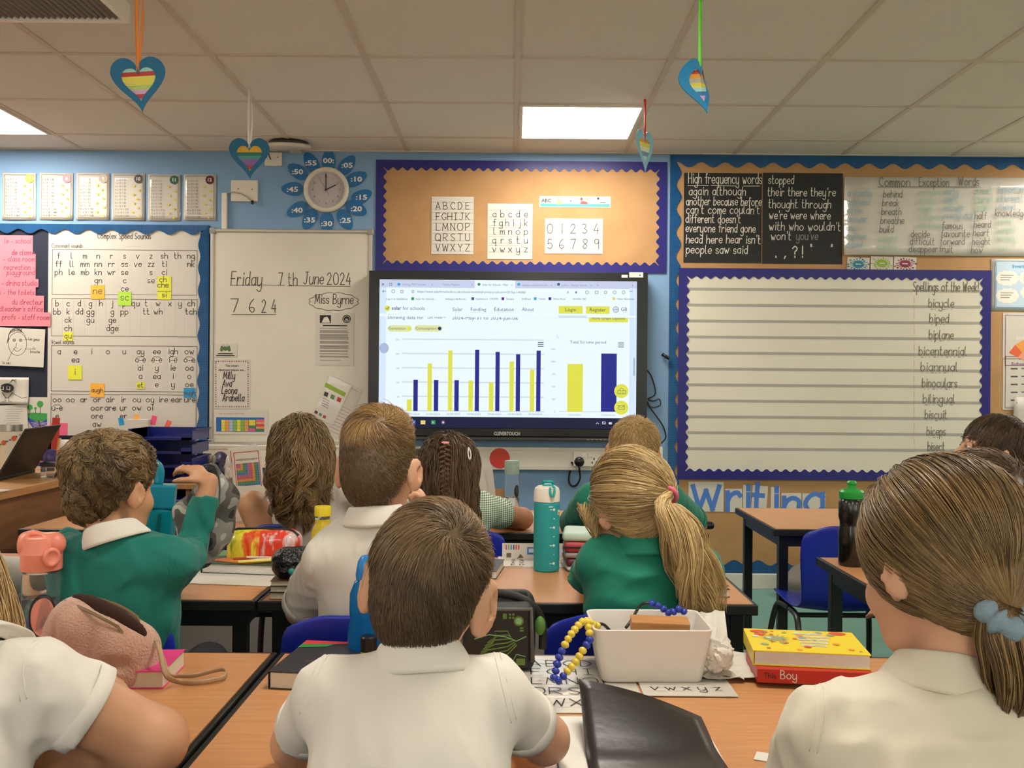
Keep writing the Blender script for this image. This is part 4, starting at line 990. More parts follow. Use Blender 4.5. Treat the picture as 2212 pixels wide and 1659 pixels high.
# ---- hearts hanging from the ceiling
def heart(label, px, py, Z, hpx, yaw, tilt, ribc, ribx, cols, ceil_y=None, wide=1.0, ringc='#14688f', bend=0.):
    c = P(px, py, Z); s = hpx/F_PX*Z; o = thing('paper_heart', label, 'heart', c, (0, 0, yaw), group='paper hearts hung from the ceiling')
    pts = []
    for i in range(64):
        t = 2*pi*i/64; x, y = 16*sin(t)**3, 13*cos(t)-5*cos(2*t)-2*cos(3*t)-cos(4*t); y = y*1.12 if y < 0 else y
        pts.append((x/33*s*.92*wide, (y+3)/33*s))
    ct, st_ = cos(tilt), sin(tilt)
    def tr(u, v, z):
        x, y = u*ct-v*st_, u*st_+v*ct
        return (x, -z + bend*(x*y*6+ x*x*4), y)
    inner = [(x*.62, y*.62+.0*s) for x, y in pts]
    mb = MB(); n = 64; vs = []
    for z in (-.0015, .0015): vs += [tr(x, y, z) for x, y in pts]+[tr(x, y, z) for x, y in inner]
    fs = []
    for i in range(n):
        j = (i+1) % n; fs += [(2*n+i, 2*n+n+i, 2*n+n+j, 2*n+j), (i, j, n+j, n+i), (i, 2*n+i, 2*n+j, j), (n+i, n+j, 3*n+j, 3*n+i)]
    mb.add(vs, fs); mb.build('card_frame', M('heart_blue_'+ringc[1:], ringc, .55), o)
    mb = MB(); ylo, yhi = min(y for x, y in inner)*1.05, max(y for x, y in inner)*1.02; nb = len(cols)
    def hw(y):
        c_ = [abs(inner[i][0]+(inner[i-1][0]-inner[i][0])*((y-inner[i][1])/(inner[i-1][1]-inner[i][1]+1e-12))) for i in range(64) if (inner[i][1]-y)*(inner[i-1][1]-y) <= 0]
        return max(c_)*1.12 if c_ else 0.
    for b_ in range(nb):
        y1, y0 = yhi-(yhi-ylo)*b_/nb, yhi-(yhi-ylo)*(b_+1)/nb
        for q in range(4):
            a0, a1 = y0+(y1-y0)*q/4, y0+(y1-y0)*(q+1)/4; w0, w1 = hw(a0), hw(a1)
            wv = lambda x: s*.012*sin(x/s*9+b_)
            mb.add([tr(-w0, a0+wv(-w0)*(q > 0), -.0005), tr(0, a0, -.0005), tr(w0, a0, -.0005), tr(w1, a1, -.0005), tr(0, a1, -.0005), tr(-w1, a1, -.0005)], [(0,1,4,5), (1,2,3,4)], b_)
    mb.build('striped_middle', [M('tissue_'+q[1:], q, .6) for q in cols], o)
    top = tr(0, pts[0][1]-.004, 0); zc = CEIL-c.z-.004
    mb = MB(); w_ = .011
    for sgn in (-1, 1):
        vs = []; N = 14
        for i in range(N+1):
            t = i/N; x = top[0]+(ribx)*t+sgn*.011*sin(pi*t)*(1 if sgn > 0 else .4); z = top[2]+(zc-top[2])*t; a_ = sgn*.7+t*1.1
            vs += [(x-w_*.5*cos(a_), sgn*.004*sin(pi*t)-w_*.5*sin(a_), z), (x+w_*.5*cos(a_), sgn*.004*sin(pi*t)+w_*.5*sin(a_), z)]
        mb.add(vs, [(2*i, 2*i+1, 2*i+3, 2*i+2) for i in range(N)])
    rb = mb.build('ribbon', M('ribbon_'+ribc[1:], ribc, .45), o, smooth=True); sd = rb.modifiers.new('th', 'SOLIDIFY'); sd.thickness = .0008
heart('blue paper heart with yellow and red stripes on an orange ribbon', 301, 182, 2.75, 128, .15, .12, '#f08a2a', .002, ['#9fd6d2', '#c0443c', '#e3d95e', '#e3d95e', '#b6d169', '#d3a9cf', '#c24049', '#7fc4cf'])
heart('blue paper heart with green and purple stripes on a white ribbon above the cream plate', 539, 342, 4.05, 96, .1, .03, '#e5ded4', 0, ['#e3b23c', '#e3b23c', '#2f7d6d', '#4d9a98', '#8c6ab0', '#8c6ab0', '#c4452f', '#e8bb48'])
heart('curled blue paper heart with pastel stripes on a green ribbon', 1515, 186, 2.75, 122, .75, .22, '#6fd543', -.004, ['#c9463c', '#e9a03f', '#b7ab99', '#e0d04a', '#a7ddd8', '#3f74ad', '#d6a2d6', '#e5c14d'], bend=1.3, ringc='#1f80b5')
heart('pale blue paper heart turned edge-on by a red ribbon beside the light panel', 1393, 326, 4.18, 96, 1.0, .08, '#ee3a22', .0, ['#e7953a', '#e9e36a', '#e9f0d5', '#7f9fcb', '#cfe6ee', '#dfc6e3'], ringc='#8fd0ea')
# ================================================================ tables, chairs, desk
beech = M('beech_laminate', '#c58d5e', .33, var=(9, '#bb8152'), stretch=(.9, 14, 14), bump=(160, .02))
band = M('black_edging', '#151311', .45); steel_b = M('black_steel', '#100f10', .4)
def table(x0, x1, y0, y1, label, h=DESK):
    cx, cy, a, b = (x0+x1)/2, (y0+y1)/2, (x1-x0)/2, (y1-y0)/2
    t = thing('classroom_table', label, 'table', (cx, cy, 0), group='beech topped classroom tables')
    e = .011
    MB().box(-a+e,-b+e,h-.022,a-e,b-e,h).build('tabletop', beech, t)
    d = MB()
    for q in ((-a,-b,a,-b+e),(-a,b-e,a,b),(-a,-b+e,-a+e,b-e),(a-e,-b+e,a,b-e)): d.box(q[0],q[1],h-.026,q[2],q[3],h-.0006)
    d.build('edge_band', band, t, bevel=.003)
    d = MB()
    for q in ((-a+.04,-b+.03,a-.04,-b+.055),(-a+.04,b-.055,a-.04,b-.03),(-a+.03,-b+.055,-a+.055,b-.055),(a-.055,-b+.055,a-.03,b-.055)): d.box(q[0],q[1],h-.068,q[2],q[3],h-.0265)
    d.build('frame_rail', steel_b, t)
    for sx in (-1, 1):
        for sy in (-1, 1):
            lx, ly = sx*(a-.045), sy*(b-.045)
            MB().box(lx-.017,ly-.017,.0,lx+.017,ly+.017,h-.027).build('leg', steel_b, t, bevel=.002)
    return t
table(-1.66, -.452, 1.235, 1.82, 'beech table at the front left holding the pink fur pencil case')
table(-.446, .76, 1.235, 1.82, 'beech table at the front holding the white storage box')
table(-1.815, -.612, 2.24, 2.84, 'beech table holding the rainbow pencil case and drawing books')
table(-.606, .595, 2.24, 2.84, 'beech table holding the tall teal water bottle')
table(.94, 2.14, 2.285, 2.88, 'beech table holding the black bottle with the green lid')
table(-1.74, -.535, 3.30, 3.90, 'beech table in front of the long haired girl by the multiplication booklets')
table(-.53, .70, 3.30, 3.90, 'beech table under the arms of the girl with the braid')
table(.965, 2.165, 3.43, 4.03, 'empty beech table in front of the Writing letters')
bluep = M('blue_polyprop', '#1c2b9c', .32, bump=(500, .03)); tubem = M('grey_tube', '#4a4744', .35, metal=.6)
def chair_mesh():
    prof = [(.205,.325),(.19,.345),(.15,.352),(.06,.343),(-.04,.338),(-.12,.345),(-.165,.375),(-.18,.425),(-.192,.515),(-.205,.59),(-.214,.642),(-.216,.656)]
    wid = [.155,.172,.18,.182,.18,.175,.172,.176,.184,.186,.178,.160]; n = 10; vs = []; fs = []
    for j, (y, z) in enumerate(prof):
        back = max(0, j-6)/5
        for i in range(n+1):
            u = 2*i/n-1; vs.append((wid[j]*u, y+.03*back*u*u*(1 if j < 11 else .9), z+(.014*u*u if j < 7 else -.018*max(0, abs(u)-.6)*(j > 9)*3)))
    for j in range(len(prof)-1):
        for i in range(n): a = j*(n+1)+i; fs.append((a, a+n+1, a+n+2, a+1))
    return vs, fs
def chair(x, y, yaw, label):
    t = thing('classroom_chair', label, 'chair', (x, y, 0), (0,0,yaw), 'blue plastic classroom chairs')
    d = MB(); d.add(*chair_mesh()); o = d.build('seat_shell', bluep, t, smooth=True)
    sd = o.modifiers.new('thick', 'SOLIDIFY'); sd.thickness = .007; sd.offset = 1; sb = o.modifiers.new('sub', 'SUBSURF'); sb.levels = sb.render_levels = 1
    for s in (-1, 1):
        MB().tube(smooth_line([(s*.20,.21,0),(s*.185,.17,.2),(s*.172,.14,.305),(s*.165,.09,.328),(s*.16,0,.330)]), .011, 8).build('leg', tubem, t, smooth=True)
        MB().tube(smooth_line([(s*.20,-.24,0),(s*.185,-.19,.2),(s*.172,-.13,.30),(s*.165,-.08,.328),(s*.16,0,.330)]), .011, 8).build('leg', tubem, t, smooth=True)
    MB().tube([(-.16,.08,.328),(.16,.08,.328)], .009, 6).tube([(-.16,-.08,.328),(.16,-.08,.328)], .009, 6).build('seat_frame', tubem, t)
    return t
c0 = chair(-.875, 2.04, .12, 'blue plastic chair under the boy in the green sweater')
for x, y, yaw, lb in ((-.285, 2.075, .02, 'blue plastic chair behind the tall boy in a white polo shirt'), (.262, 2.10, -.05, 'blue plastic chair under the blonde girl with a ponytail, behind the white box'), (-.195, 3.22, 0, 'blue plastic chair of the girl with the braid'), (-.72, 3.27, .05, 'blue plastic chair of the girl with long loose hair'), (1.155, 3.32, .0, 'empty blue plastic chair tucked under the empty table')):
    dup(c0, (x, y, 0), (0,0,yaw), lb)
for x, y, yaw, lb in ((.40, 3.20, 0, 'blue plastic chair under the boy with cropped blond hair'), (1.67, 3.13, 1.5708, 'blue plastic chair under the boy facing left'), (.90, 1.76, 0, 'blue plastic chair under the child behind the girl with the scrunchie'), (-1.21, 2.09, 0, 'blue plastic chair under the child cut off by the left edge'), (-.135, 1.10, 0, 'blue plastic chair under the brown haired boy at the front table'), (.43, .94, 0, 'blue plastic chair under the girl with the scrunchie'), (-.72, 1.14, 0, 'blue plastic chair under the fair haired girl')):
    dup(c0, (x, y, 0), (0,0,yaw), lb)
# teacher's desk
oak = M('oak_veneer', '#b98a55', .4, var=(6, '#a87a48'), stretch=(12, 1, 12)); oakd = M('oak_panel', '#8a5f38', .45, var=(5, '#7a5230'), stretch=(8, 1, 8))
t = thing('teacher_desk', 'brown wooden teacher desk with an open laptop on it', 'desk', (-2.5, 3.5, 0))
MB().box(-.68,-.48,.69,.68,.85,.72).build('desktop', oak, t, bevel=.003)
MB().box(.62,-.44,0,.65,.82,.69).build('side_panel', oakd, t); MB().box(-.65,-.44,0,-.62,.82,.69).build('side_panel', oakd, t)
MB().box(-.62,.76,.2,.62,.78,.69).build('back_panel', oakd, t)
# low storage counter by the wall
t = thing('storage_counter', 'low wooden storage counter with blue trays below the phonics chart', 'counter', (-1.62, 4.84, 0))
MB().box(-.72,-.29,.595,.42,.28,.62).build('worktop', oak, t, bevel=.002)
for x in (-.70, -.33, .04, .40): MB().box(x-.01,-.27,0,x+.01,.27,.595).build('divider', oakd, t)
MB().box(-.70,.26,0,.40,.275,.595).build('back_panel', oakd, t)
trayb = M('tray_blue', '#1b2c8c', .3)
for x in (-.515, -.145, .22):
    for z in (.44, .27): MB().box(-.165,-.25,0,.165,.22,.10).build('tray', trayb, t, bevel=.006).location = (x, 0, z)
# ================================================================ things on the desk and the counter
def at(px, py, Z): return P(px, py, Z)
LB = thing('laptop', 'open dark laptop seen from the side on the teacher desk', 'laptop', (-2.18, 3.85, .7205))
lapm = M('laptop_dark', '#17140f', .5)
MB().box(-.14,-.19,0,.14,.19,.014).build('keyboard_base', lapm, LB, bevel=.003)
d = MB(); d.add([(.14,-.19,.014),(.14,.19,.014),(.245,.19,.205),(.245,-.19,.205),(.132,-.19,.018),(.132,.19,.018),(.238,.19,.209),(.238,-.19,.209)], [(0,1,2,3),(7,6,5,4),(0,3,7,4),(1,5,6,2),(3,2,6,7),(0,4,5,1)]); d.build('lid', lapm, LB, bevel=.002)
LB.rotation_euler = (0,0,.12)
def lathe_thing(name, label, cat, loc, parts, rot=(0,0,0), group=None):
    t = thing(name, label, cat, loc, rot, group)
    for nm, prof, m in parts: MB().lathe(prof, 32).build(nm, m, t, smooth=True).modifiers.new('w', 'EDGE_SPLIT')
    return t
clear = M('clear_plastic', '#eef3f3', .06, trans=.94, ior=1.12, spec=.6); water = M('water', '#e9f1f2', .02, trans=.95, ior=1.2)
t = lathe_thing('tumbler', 'white tumbler printed with orange flowers behind the laptop', 'tumbler', (-2.25, 4.20, .7205), [('cup', [(.001,0),(.038,0),(.040,.01),(.048,.17),(.001,.17)], M('tumbler_white', '#d8d0c0', .4)), ('steel_band', [(.0485,.17),(.05,.172),(.05,.2),(.001,.2)], M('steel', '#b6b2aa', .25, metal=.9))])
t.rotation_euler = (0,0,0)
d = MB()
for i in range(26):
    a_, z_ = i*2.4, .02+.14*((i*.381) % 1); r_ = .0405+.0078*(z_-.01)/.16; big = i % 3 == 0; rr = .012 if big else .004
    vs = [(r_*cos(a_)+.0006*cos(a_)-rr*cos(q)*sin(a_), r_*sin(a_)+.0006*sin(a_)+rr*cos(q)*cos(a_), z_+rr*sin(q)) for q in [2*pi*k/10 for k in range(10)]]
    vs = [((r_+.0012)*x/math.hypot(x, y), (r_+.0012)*y/math.hypot(x, y), z) for x, y, z in vs]; d.add(vs, [tuple(range(10))], 0 if big else 1)
d.build('flower_print', [M('flower_orange', '#c9602f', .5), M('flower_dark', '#57504a', .5)], t)
d = MB(); rs = random.Random(3)
for i in range(5): d.xf(Matrix.Translation((0, 0, .0006*i)) @ Matrix.Rotation(.1*rs.uniform(-1,1)-.3, 4, 'Z')); d.box(-.105,-.07,0,.105,.07,.0006)
tag(d.build('loose_papers', paper, loc=(-1.93, 3.34, .7205)), 'small pile of white papers on the corner of the teacher desk', 'papers')
t = thing('clear_box', 'small clear box with a dark lid on the teacher desk', 'box', (-1.90, 3.86, .7205))
MB().box(-.03,-.03,0,.03,.03,.045).build('body', clear, t, bevel=.004); MB().box(-.032,-.032,.045,.032,.032,.062).build('lid', M('dark_lid', '#1a1c2c', .3), t, bevel=.003)
t = thing('desk_organiser', 'dark navy desk tray holding a white paper roll behind the brown haired boy', 'organiser', (P(152, 990, 4.76).x, 4.76, .6205)); t.scale = (1.08,1,1.08)
d = MB(); d.box(-.11,-.08,.10,.12,.08,.115); d.box(-.11,.07,.115,.12,.08,.20); d.box(-.11,-.08,.115,-.10,.08,.20); d.box(-.10,-.07,0,.11,.07,.1); d.build('tray', M('navy_plastic', '#1c1a33', .4), t, bevel=.003)
d = MB(); d.xf(Matrix.Translation((.02,0,.15)) @ Matrix.Rotation(pi/2, 4, 'Y')); d.lathe([(.001,-.085),(.034,-.085),(.034,.085),(.001,.085)], 20); d.build('paper_roll', paper, t, smooth=True)
MB().box(-.105,-.084,.03,.11,-.081,.09).build('pink_front', M('pink_plastic', '#b86d7a', .4), t)
t = thing('pen_pot', 'purple pen pot with pens beside the laptop', 'pot', (-2.05, 4.17, .7205))
MB().lathe([(.001,0),(.033,0),(.036,.09),(.033,.09),(.031,.01),(.001,.01)], 20).build('pot', M('pot_purple', '#33255c', .4), t, smooth=True)
for i, (c, x, y) in enumerate((('#c8c4bc', .01, .01), ('#22201f', -.012, .006), ('#d98a2f', .016, -.008), ('#4a2f80', -.006, -.014))): MB().tube([(x,y,.012),(x*2.6,y*2.6,.14)], .004, 6).build('pen', M('pen_%d' % i, c, .4), t)
d = MB(); d.box(-.018,-.002,0,.018,.002,.31); tag(d.build('red_ruler', M('ruler_red', '#b3231c', .4), loc=P(116, 962, 4.72), rot=(-.02,.03,.1)), 'red ruler standing upright in front of the phonics chart', 'ruler')
bpy.data.objects['red_ruler'].location.z = .6215
d = MB(); d.box(-.045,-.003,0,.045,.003,.10); o = tag(d.build('pink_note_pad', PNK, loc=(P(127, 930, 4.93).x, 4.93, .80)), 'bright pink note pad beside the red ruler', 'note pad')
o.location.z = P(127, 955, 4.93).z
MB().box(-.05,-.05,.62-o.location.z,.05,.05,0).build('stand', M('navy_plastic'), o)
# letter trays
t = thing('letter_trays', 'stack of four dark blue plastic letter trays on the counter', 'letter trays', (P(366, 1000, 4.72).x, 4.72, .6205))
for j in range(4):
    z = .007+.068*j; d = MB(); a, b, h = .155, .13, .052
    d.box(-a,-b,z,a,b,z+.004); d.box(-a,b-.004,z+.004,a,b,z+h)
    for s in (-1, 1):
        d.add([(s*a,-b,z+.004),(s*a,b,z+.004),(s*a,b,z+h),(s*a,-b+.05,z+h),(s*a,-b,z+.025)], [(0,1,2,3,4) if s > 0 else (4,3,2,1,0)])
        d.box(min(s*a,s*(a+.004)),-b,z,max(s*a,s*(a+.004)),b-.02,z+h-.006); d.box(min(s*a,s*(a+.014)),-b+.03,z+h-.006,max(s*a,s*(a+.014)),b,z+h)
        d.box(s*(a-.05) if s > 0 else -a, -b-.004, z, a if s > 0 else -a+.05, -b, z+.03)
        d.box(s*a-.012,-b+.01,z-.007,s*a+.012,-b+.05,z) if j else None
    d.box(-a,-b-.004,z,a,-b,z+.012)
    d.build('tray', M('tray_navy', '#16246f', .25), t)
t = thing('paper_folder', 'white paper folder with coloured index flags standing behind the letter trays', 'folder', (P(300, 930, 5.0).x, 5.0, .62))
MB().box(-.06,-.03,0,.06,.03,P(300, 906, 5.0).z-.62).build('folder', paper, t)
zt = P(300, 906, 5.0).z-.62
for i, (c, x) in enumerate((('#1f93c9',-.035),('#e9a94a',-.012),('#ef4f7f',.018),('#f0685a',.036))): d = MB(); d.xf(Matrix.Rotation(.2*i-.2, 4, 'Y')); d.box(x-.014,-.004+.004*i,zt-.02,x+.014,-.003+.004*i,zt+.022+.004*i); d.build('index_flag', M('flag_%d' % i, c, .5), t)
so_ = Soft((-.1,-.12,-.01), (.1,.12,.16), .005); so_.rbox((0,0,.045), (.055,.09,.045), .02).ell((0,.03,.09), (.035,.06,.04), k=.03).cap((-.04,-.08,.03), (.04,-.08,.03), .02, k=.02)
t = soft_obj('hole_punch', so_, M('machine_purple', '#231c40', .35), org=(0,0,0)); tag(t, 'dark purple desk machine with a small white label on the counter', 'machine'); t.location = (P(480, 1030, 4.92).x, 4.92, .6215); t.rotation_euler = (0,0,.6)
MB().box(-.02,-.094,.045,.014,-.0905,.065).build('label_sticker', plastic_w, t)
def crumple(name, label, cat, loc, r, seed, m, sq=(1,1,1), grp=None):
    rg = random.Random(seed); bm = bmesh.new(); bmesh.ops.create_icosphere(bm, subdivisions=4, radius=1)
    ks = [Vector((rg.uniform(-1,1), rg.uniform(-1,1), rg.uniform(-1,1))).normalized() for _ in range(26)]
    for v in bm.verts:
        n_ = v.co.normalized(); f = 1+sum(.14*abs(abs(n_.dot(q))-.5) for q in ks[:8])-.35+.10*max((n_.dot(q) for q in ks[8:]))
        f -= .16*(1 if sorted(n_.dot(q) for q in ks)[-1]-sorted(n_.dot(q) for q in ks)[-2] < .05 else 0)
        v.co = Vector((n_.x*sq[0], n_.y*sq[1], n_.z*sq[2]))*f*r
    zm = min(v.co.z for v in bm.verts)
    for v in bm.verts: v.co.z -= zm
    me = bpy.data.meshes.new(name); bm.to_mesh(me); bm.free(); me.materials.append(m); o = bpy.data.objects.new(name, me); COL.objects.link(o); o.location = loc
    return tag(o, label, cat, grp)
crumple('crumpled_tissue', 'crumpled white paper standing beside the dark purple machine', 'paper', (P(500, 1020, 4.68).x, 4.68, .621), .045, 4, paper, (.8,.8,1.5))
lathe_thing('steel_flask', 'steel flask with a round cap on the storage counter', 'flask', (P(456, 1010, 4.66).x, 4.66, .6205), [('body', [(.001,0),(.032,0),(.034,.02),(.034,.055),(.016,.085),(.015,.095),(.001,.095)], M('steel')), ('cap', [(.001,.096),(.021,.096),(.022,.10),(.022,.128),(.018,.132),(.001,.132)], M('steel'))])
# ================================================================ row three
t = thing('magazine_file', 'white card file holding two booklets with red rims', 'file', (P(553, 1130, 3.56).x, 3.56, DESK+.0006))
d = MB(); a, b, hh = .062, .05, P(553, 1047, 3.56).z-DESK; d.box(-a,-b,0,a,b,.003); d.box(-a,-b,.003,a,-b+.003,hh); d.box(-a,b-.003,.003,a,b,hh+.02); d.box(-a,-b+.003,.003,-a+.003,b-.003,hh); d.box(a-.003,-b+.003,.003,a,b-.003,hh); d.build('file', paper, t)
redl = M('red_rule', '#b5483a', .5)
for i, (rz, dy, dz) in enumerate(((-.10, -.03, .02), (-.16, .0, .035))):
    top = P(553, 968, 3.56).z-DESK; d = MB(); X = Matrix.Translation((-.005-.006*i, dy, top-.29+dz*.6)) @ Matrix.Rotation(rz, 4, 'Y'); d.xf(X); d.box(-.055,-.002,0,.055,.002,.28); bk = d.build('booklet', paper, t)
    d = MB(); d.xf(X @ Matrix.Rotation(pi/2, 4, 'X')); d.frame(-.048,.01,.048,.268,.003,.0025)
    if i == 0:
        d.type('multiplication square', 0, .235, .010, .0027, 1, al='c', fit=.08)
        cs = [2,3,4,5,6,3,2,4,5,6]
        for q in range(10):
            for w_ in range(10): d.quad(-.042+.0086*q, .225-.0086*(w_+1), -.042+.0086*(q+1)-.0006, .225-.0086*w_-.0006, .0026, cs[max(q, w_)])
    d.build('print', [redl, pencil]+[M('sq_%d' % q, c, .5) for q, c in enumerate(('#b5495a','#a55a86','#cf8a3f','#4f7d3f','#2c6f9a'))], bk)
t = thing('caddy', 'small white caddy holding paper cards behind the girl with the braid', 'caddy', (P(1066, 1100, 3.55).x, 3.55, DESK+.0006))
d = MB(); d.box(-.05,-.04,0,.05,.04,.003); d.box(-.05,-.04,.003,.05,-.037,.09); d.box(-.05,.037,.003,.05,.04,.09); d.box(-.05,-.037,.003,-.047,.037,.09); d.box(.047,-.037,.003,.05,.037,.09); d.build('box', plastic_w, t)
for i, (x, rz, c) in enumerate(((-.022,-.22,paper),(-.005,-.12,paper),(.016,.10,kraft),(.0,-.05,CYA))): d = MB(); d.xf(Matrix.Translation((x, -.012+.01*i, .005)) @ Matrix.Rotation(rz, 4, 'Y')); d.box(-.024,-.001,0,.024,.001,.21 if i < 2 else .12); d.build('card', c, t)
lathe_thing('water_bottle', 'slim clear water bottle with a grey green cap and round black badge', 'bottle', (P(1105, 1110, 3.5).x, 3.5, DESK+.0006), [('body', [(.001,0),(.026,0),(.0275,.003),(.0275,.185),(.026,.188),(.001,.188)], clear), ('cap', [(.001,.1885),(.0277,.1885),(.0277,.235),(.026,.238),(.001,.238)], M('cap_sage', '#8fa596', .45))])
t = bpy.data.objects['water_bottle']; MB().lathe([(.001,.004),(.0262,.004),(.0262,.10),(.001,.10)], 28).build('water', water, t, smooth=True)
d = MB()
vs = [(.0282*sin(.75+.42*cos(q)*1.0), -.0282*cos(.75+.42*cos(q)), .125+.024*sin(q)) for q in [2*pi*k/20 for k in range(20)]]; d.add(vs, [tuple(range(20))]); d.build('badge', ink, t)
so_ = Soft((-.06,-.04,-.01),(.06,.04,.04),.004); so_.rbox((0,0,.014),(.05,.025,.014),.012)
o = soft_obj('pencil_case', so_, black_pl); o.location = (P(1512, 1135, 3.42).x, 3.42, DESK+.001); tag(o, 'small black pencil case at the end of the table by the blond boy', 'pencil case')
for i, (px, Z, rz, nm) in enumerate(((1132, 3.72, .2, 'white worksheet lying beyond the teal bottle on the back table'), (420, 3.62, -.3, 'white paper lying on the table left of the card file'))):
    d = MB(); d.box(-.1,-.07,0,.1,.07,.0012); tag(d.build('worksheet', paper, loc=(P(px, 1100, Z).x, Z, DESK+.0006), rot=(0,0,rz)), nm, 'worksheet')
# ================================================================ row two
def book(name, label, loc, w, dp, h, yaw, cover, pages, cat='book', rot=None, group=None):
    t = thing(name, label, cat, loc, rot or (0,0,yaw), group)
    MB().box(-w/2+.003,-dp/2+.003,.0015,w/2-.002,dp/2-.003,h-.0015).build('pages', pages, t)
    d = MB(); d.box(-w/2,-dp/2,0,w/2,dp/2,.0015); d.box(-w/2,-dp/2,h-.0015,w/2,dp/2,h); d.box(-w/2,-dp/2,.0015,-w/2+.0015,dp/2,h-.0015); d.build('cover', cover, t)
    return t
pages = M('pages', '#d8cdb4', .7, bump=(300, .2), stretch=(.3,.3,6)); pagesw = M('pages_white', '#dcd8cf', .7, bump=(300, .2), stretch=(.3,.3,6))
D2 = DESK+.0006
tq = T(1180, 1232); teal = M('teal_plastic', '#3fb3b6', .28, trans=.35, ior=1.2); tealc = M('teal_clip', '#1fb5b0', .2, trans=.3)
t = lathe_thing('water_bottle', 'tall teal water bottle with a white lid and a column of dots', 'bottle', (tq.x, tq.y, D2), [('body', [(.001,0),(.033,0),(.0365,.004),(.0365,.19),(.034,.194),(.001,.194)], teal), ('lid', [(.001,.195),(.0368,.195),(.0368,.222),(.034,.232),(.026,.238),(.001,.238)], M('lid_white', '#ded8cc', .4))])
MB().lathe([(.001,.004),(.0345,.004),(.0345,.122),(.001,.122)], 28).build('water', M('teal_water', '#2fa3ab', .1, trans=.3, ior=1.33), t, smooth=True)
d = MB()
for j in range(7):
    z = .025+.025*j; r_ = .0036 if j % 2 == 0 else .002; d.add([(.0371*sin(.55+r_*cos(q)/.0365), -.0371*cos(.55+r_*cos(q)/.0365), z+r_*sin(q)) for q in [2*pi*k/12 for k in range(12)]], [tuple(range(12))])
    if j % 2 == 0: d.add([(.0371*sin(a), -.0371*cos(a), z+dz) for a, dz in ((.2,-.001),(.42,-.001),(.42,.001),(.2,.001))], [(0,1,2,3)])
d.add([(.0371*sin(a), -.0371*cos(a), .183+dz) for a, dz in ((.1,-.0014),(.45,-.0014),(.45,.0014),(.1,.0014))], [(0,1,2,3)])
d.build('scale_dots', M('scale_white', '#d8e4e0', .4), t)
d = MB(); d.add([(.0372*sin(a), -.0372*cos(a), .165+dz) for a, dz in ((.95,-.006),(1.35,-.006),(1.35,.007),(.95,.007))], [(0,1,2,3)], 0); d.add([(.0375*sin(a), -.0375*cos(a), .165+dz) for a, dz in ((1.0,-.003),(1.2,-.004),(1.25,.0),(1.05,.002))], [(0,1,2,3)], 1); d.build('sticker', [plastic_w, redl], t)
d = MB(); d.box(-.012,-.01,.236,.018,.02,.243); d.tube(smooth_line([(.015,-.018,.238),(.02,-.030,.236),(.02,-.038,.222),(.014,-.041,.212),(.008,-.038,.222),(.008,-.03,.236)]), .0035, 8); d.tube(smooth_line([(-.012,.01,.243),(-.008,.0,.25),(.012,.0,.25),(.018,.01,.243)]), .004, 8); d.build('flip_clip', tealc, t, smooth=False, bevel=.001)
def mat_sheet(name, label, cx, cy, w, h, z, yaw, m=paper, cat='sheet', t_=.0012):
    d = MB(); d.box(-w/2,-h/2,0,w/2,h/2,t_); return tag(d.build(name, m, loc=(cx, cy, z), rot=(0,0,yaw)), label, cat)
o = mat_sheet('letter_mat', 'white letter mat lying left of the tall teal bottle', T(1118,1222).x, 2.76, .115, .15, D2, .0); p_ = MB()
for j, r in enumerate(('1','2 3','I V','E D')): p_.hand(r, 0, .04-.034*j, .02, .003, .0018, al='c')
p_.build('letters', ink, o)
o = mat_sheet('letter_mat', 'white sheet of joined letters lying under the tall teal bottle', T(1185,1222).x+.01, 2.755, .17, .15, D2-.0004, .02); p_ = MB()
for j, r in enumerate(('fghij','lmno','qrst','vwx')): p_.hand(r, -.02, .04-.032*j, .016, .002, .0018, al='c')
p_.build('letters', ink, o)
# picture card propped at the far edge
pc = P(1160, 1203, 2.82); t = thing('picture_card', 'long white folded card with small pictures standing at the far table edge', 'card', (pc.x, 2.815, D2))
MB().box(-.105,-.002,0,.105,.002,P(1160,1174,2.815).z-D2).box(-.105,.002,0,.105,.03,.002).build('card', paper, t)
d = MB(); d.xf(Matrix.Rotation(pi/2, 4, 'X'))
for i, c in enumerate((0,1,2,3,4,4)): d.quad(-.095+.0075*i, .026, -.091+.0075*i, .038, .0025, c); d.disc(-.093+.0075*i, .0395, .002, .0025, 8, c)
d.quad(-.03,.012,.0,.034,.0025,2); d.quad(-.025,.018,-.008,.03,.0028,5); d.poly([(-.06,.0),(-.05,.014),(-.04,.002)], .0025, 6); d.quad(-.092,.003,-.078,.016,.0025,6); d.quad(.05,.01,.09,.03,.0025,5)
d.build('pictures', [M('pic_'+str(i), c, .5) for i, c in enumerate(('#c83f7d','#4fa04f','#4a76c4','#2e3f7d','#d0463f','#c7d5e6','#6a5546'))], t)
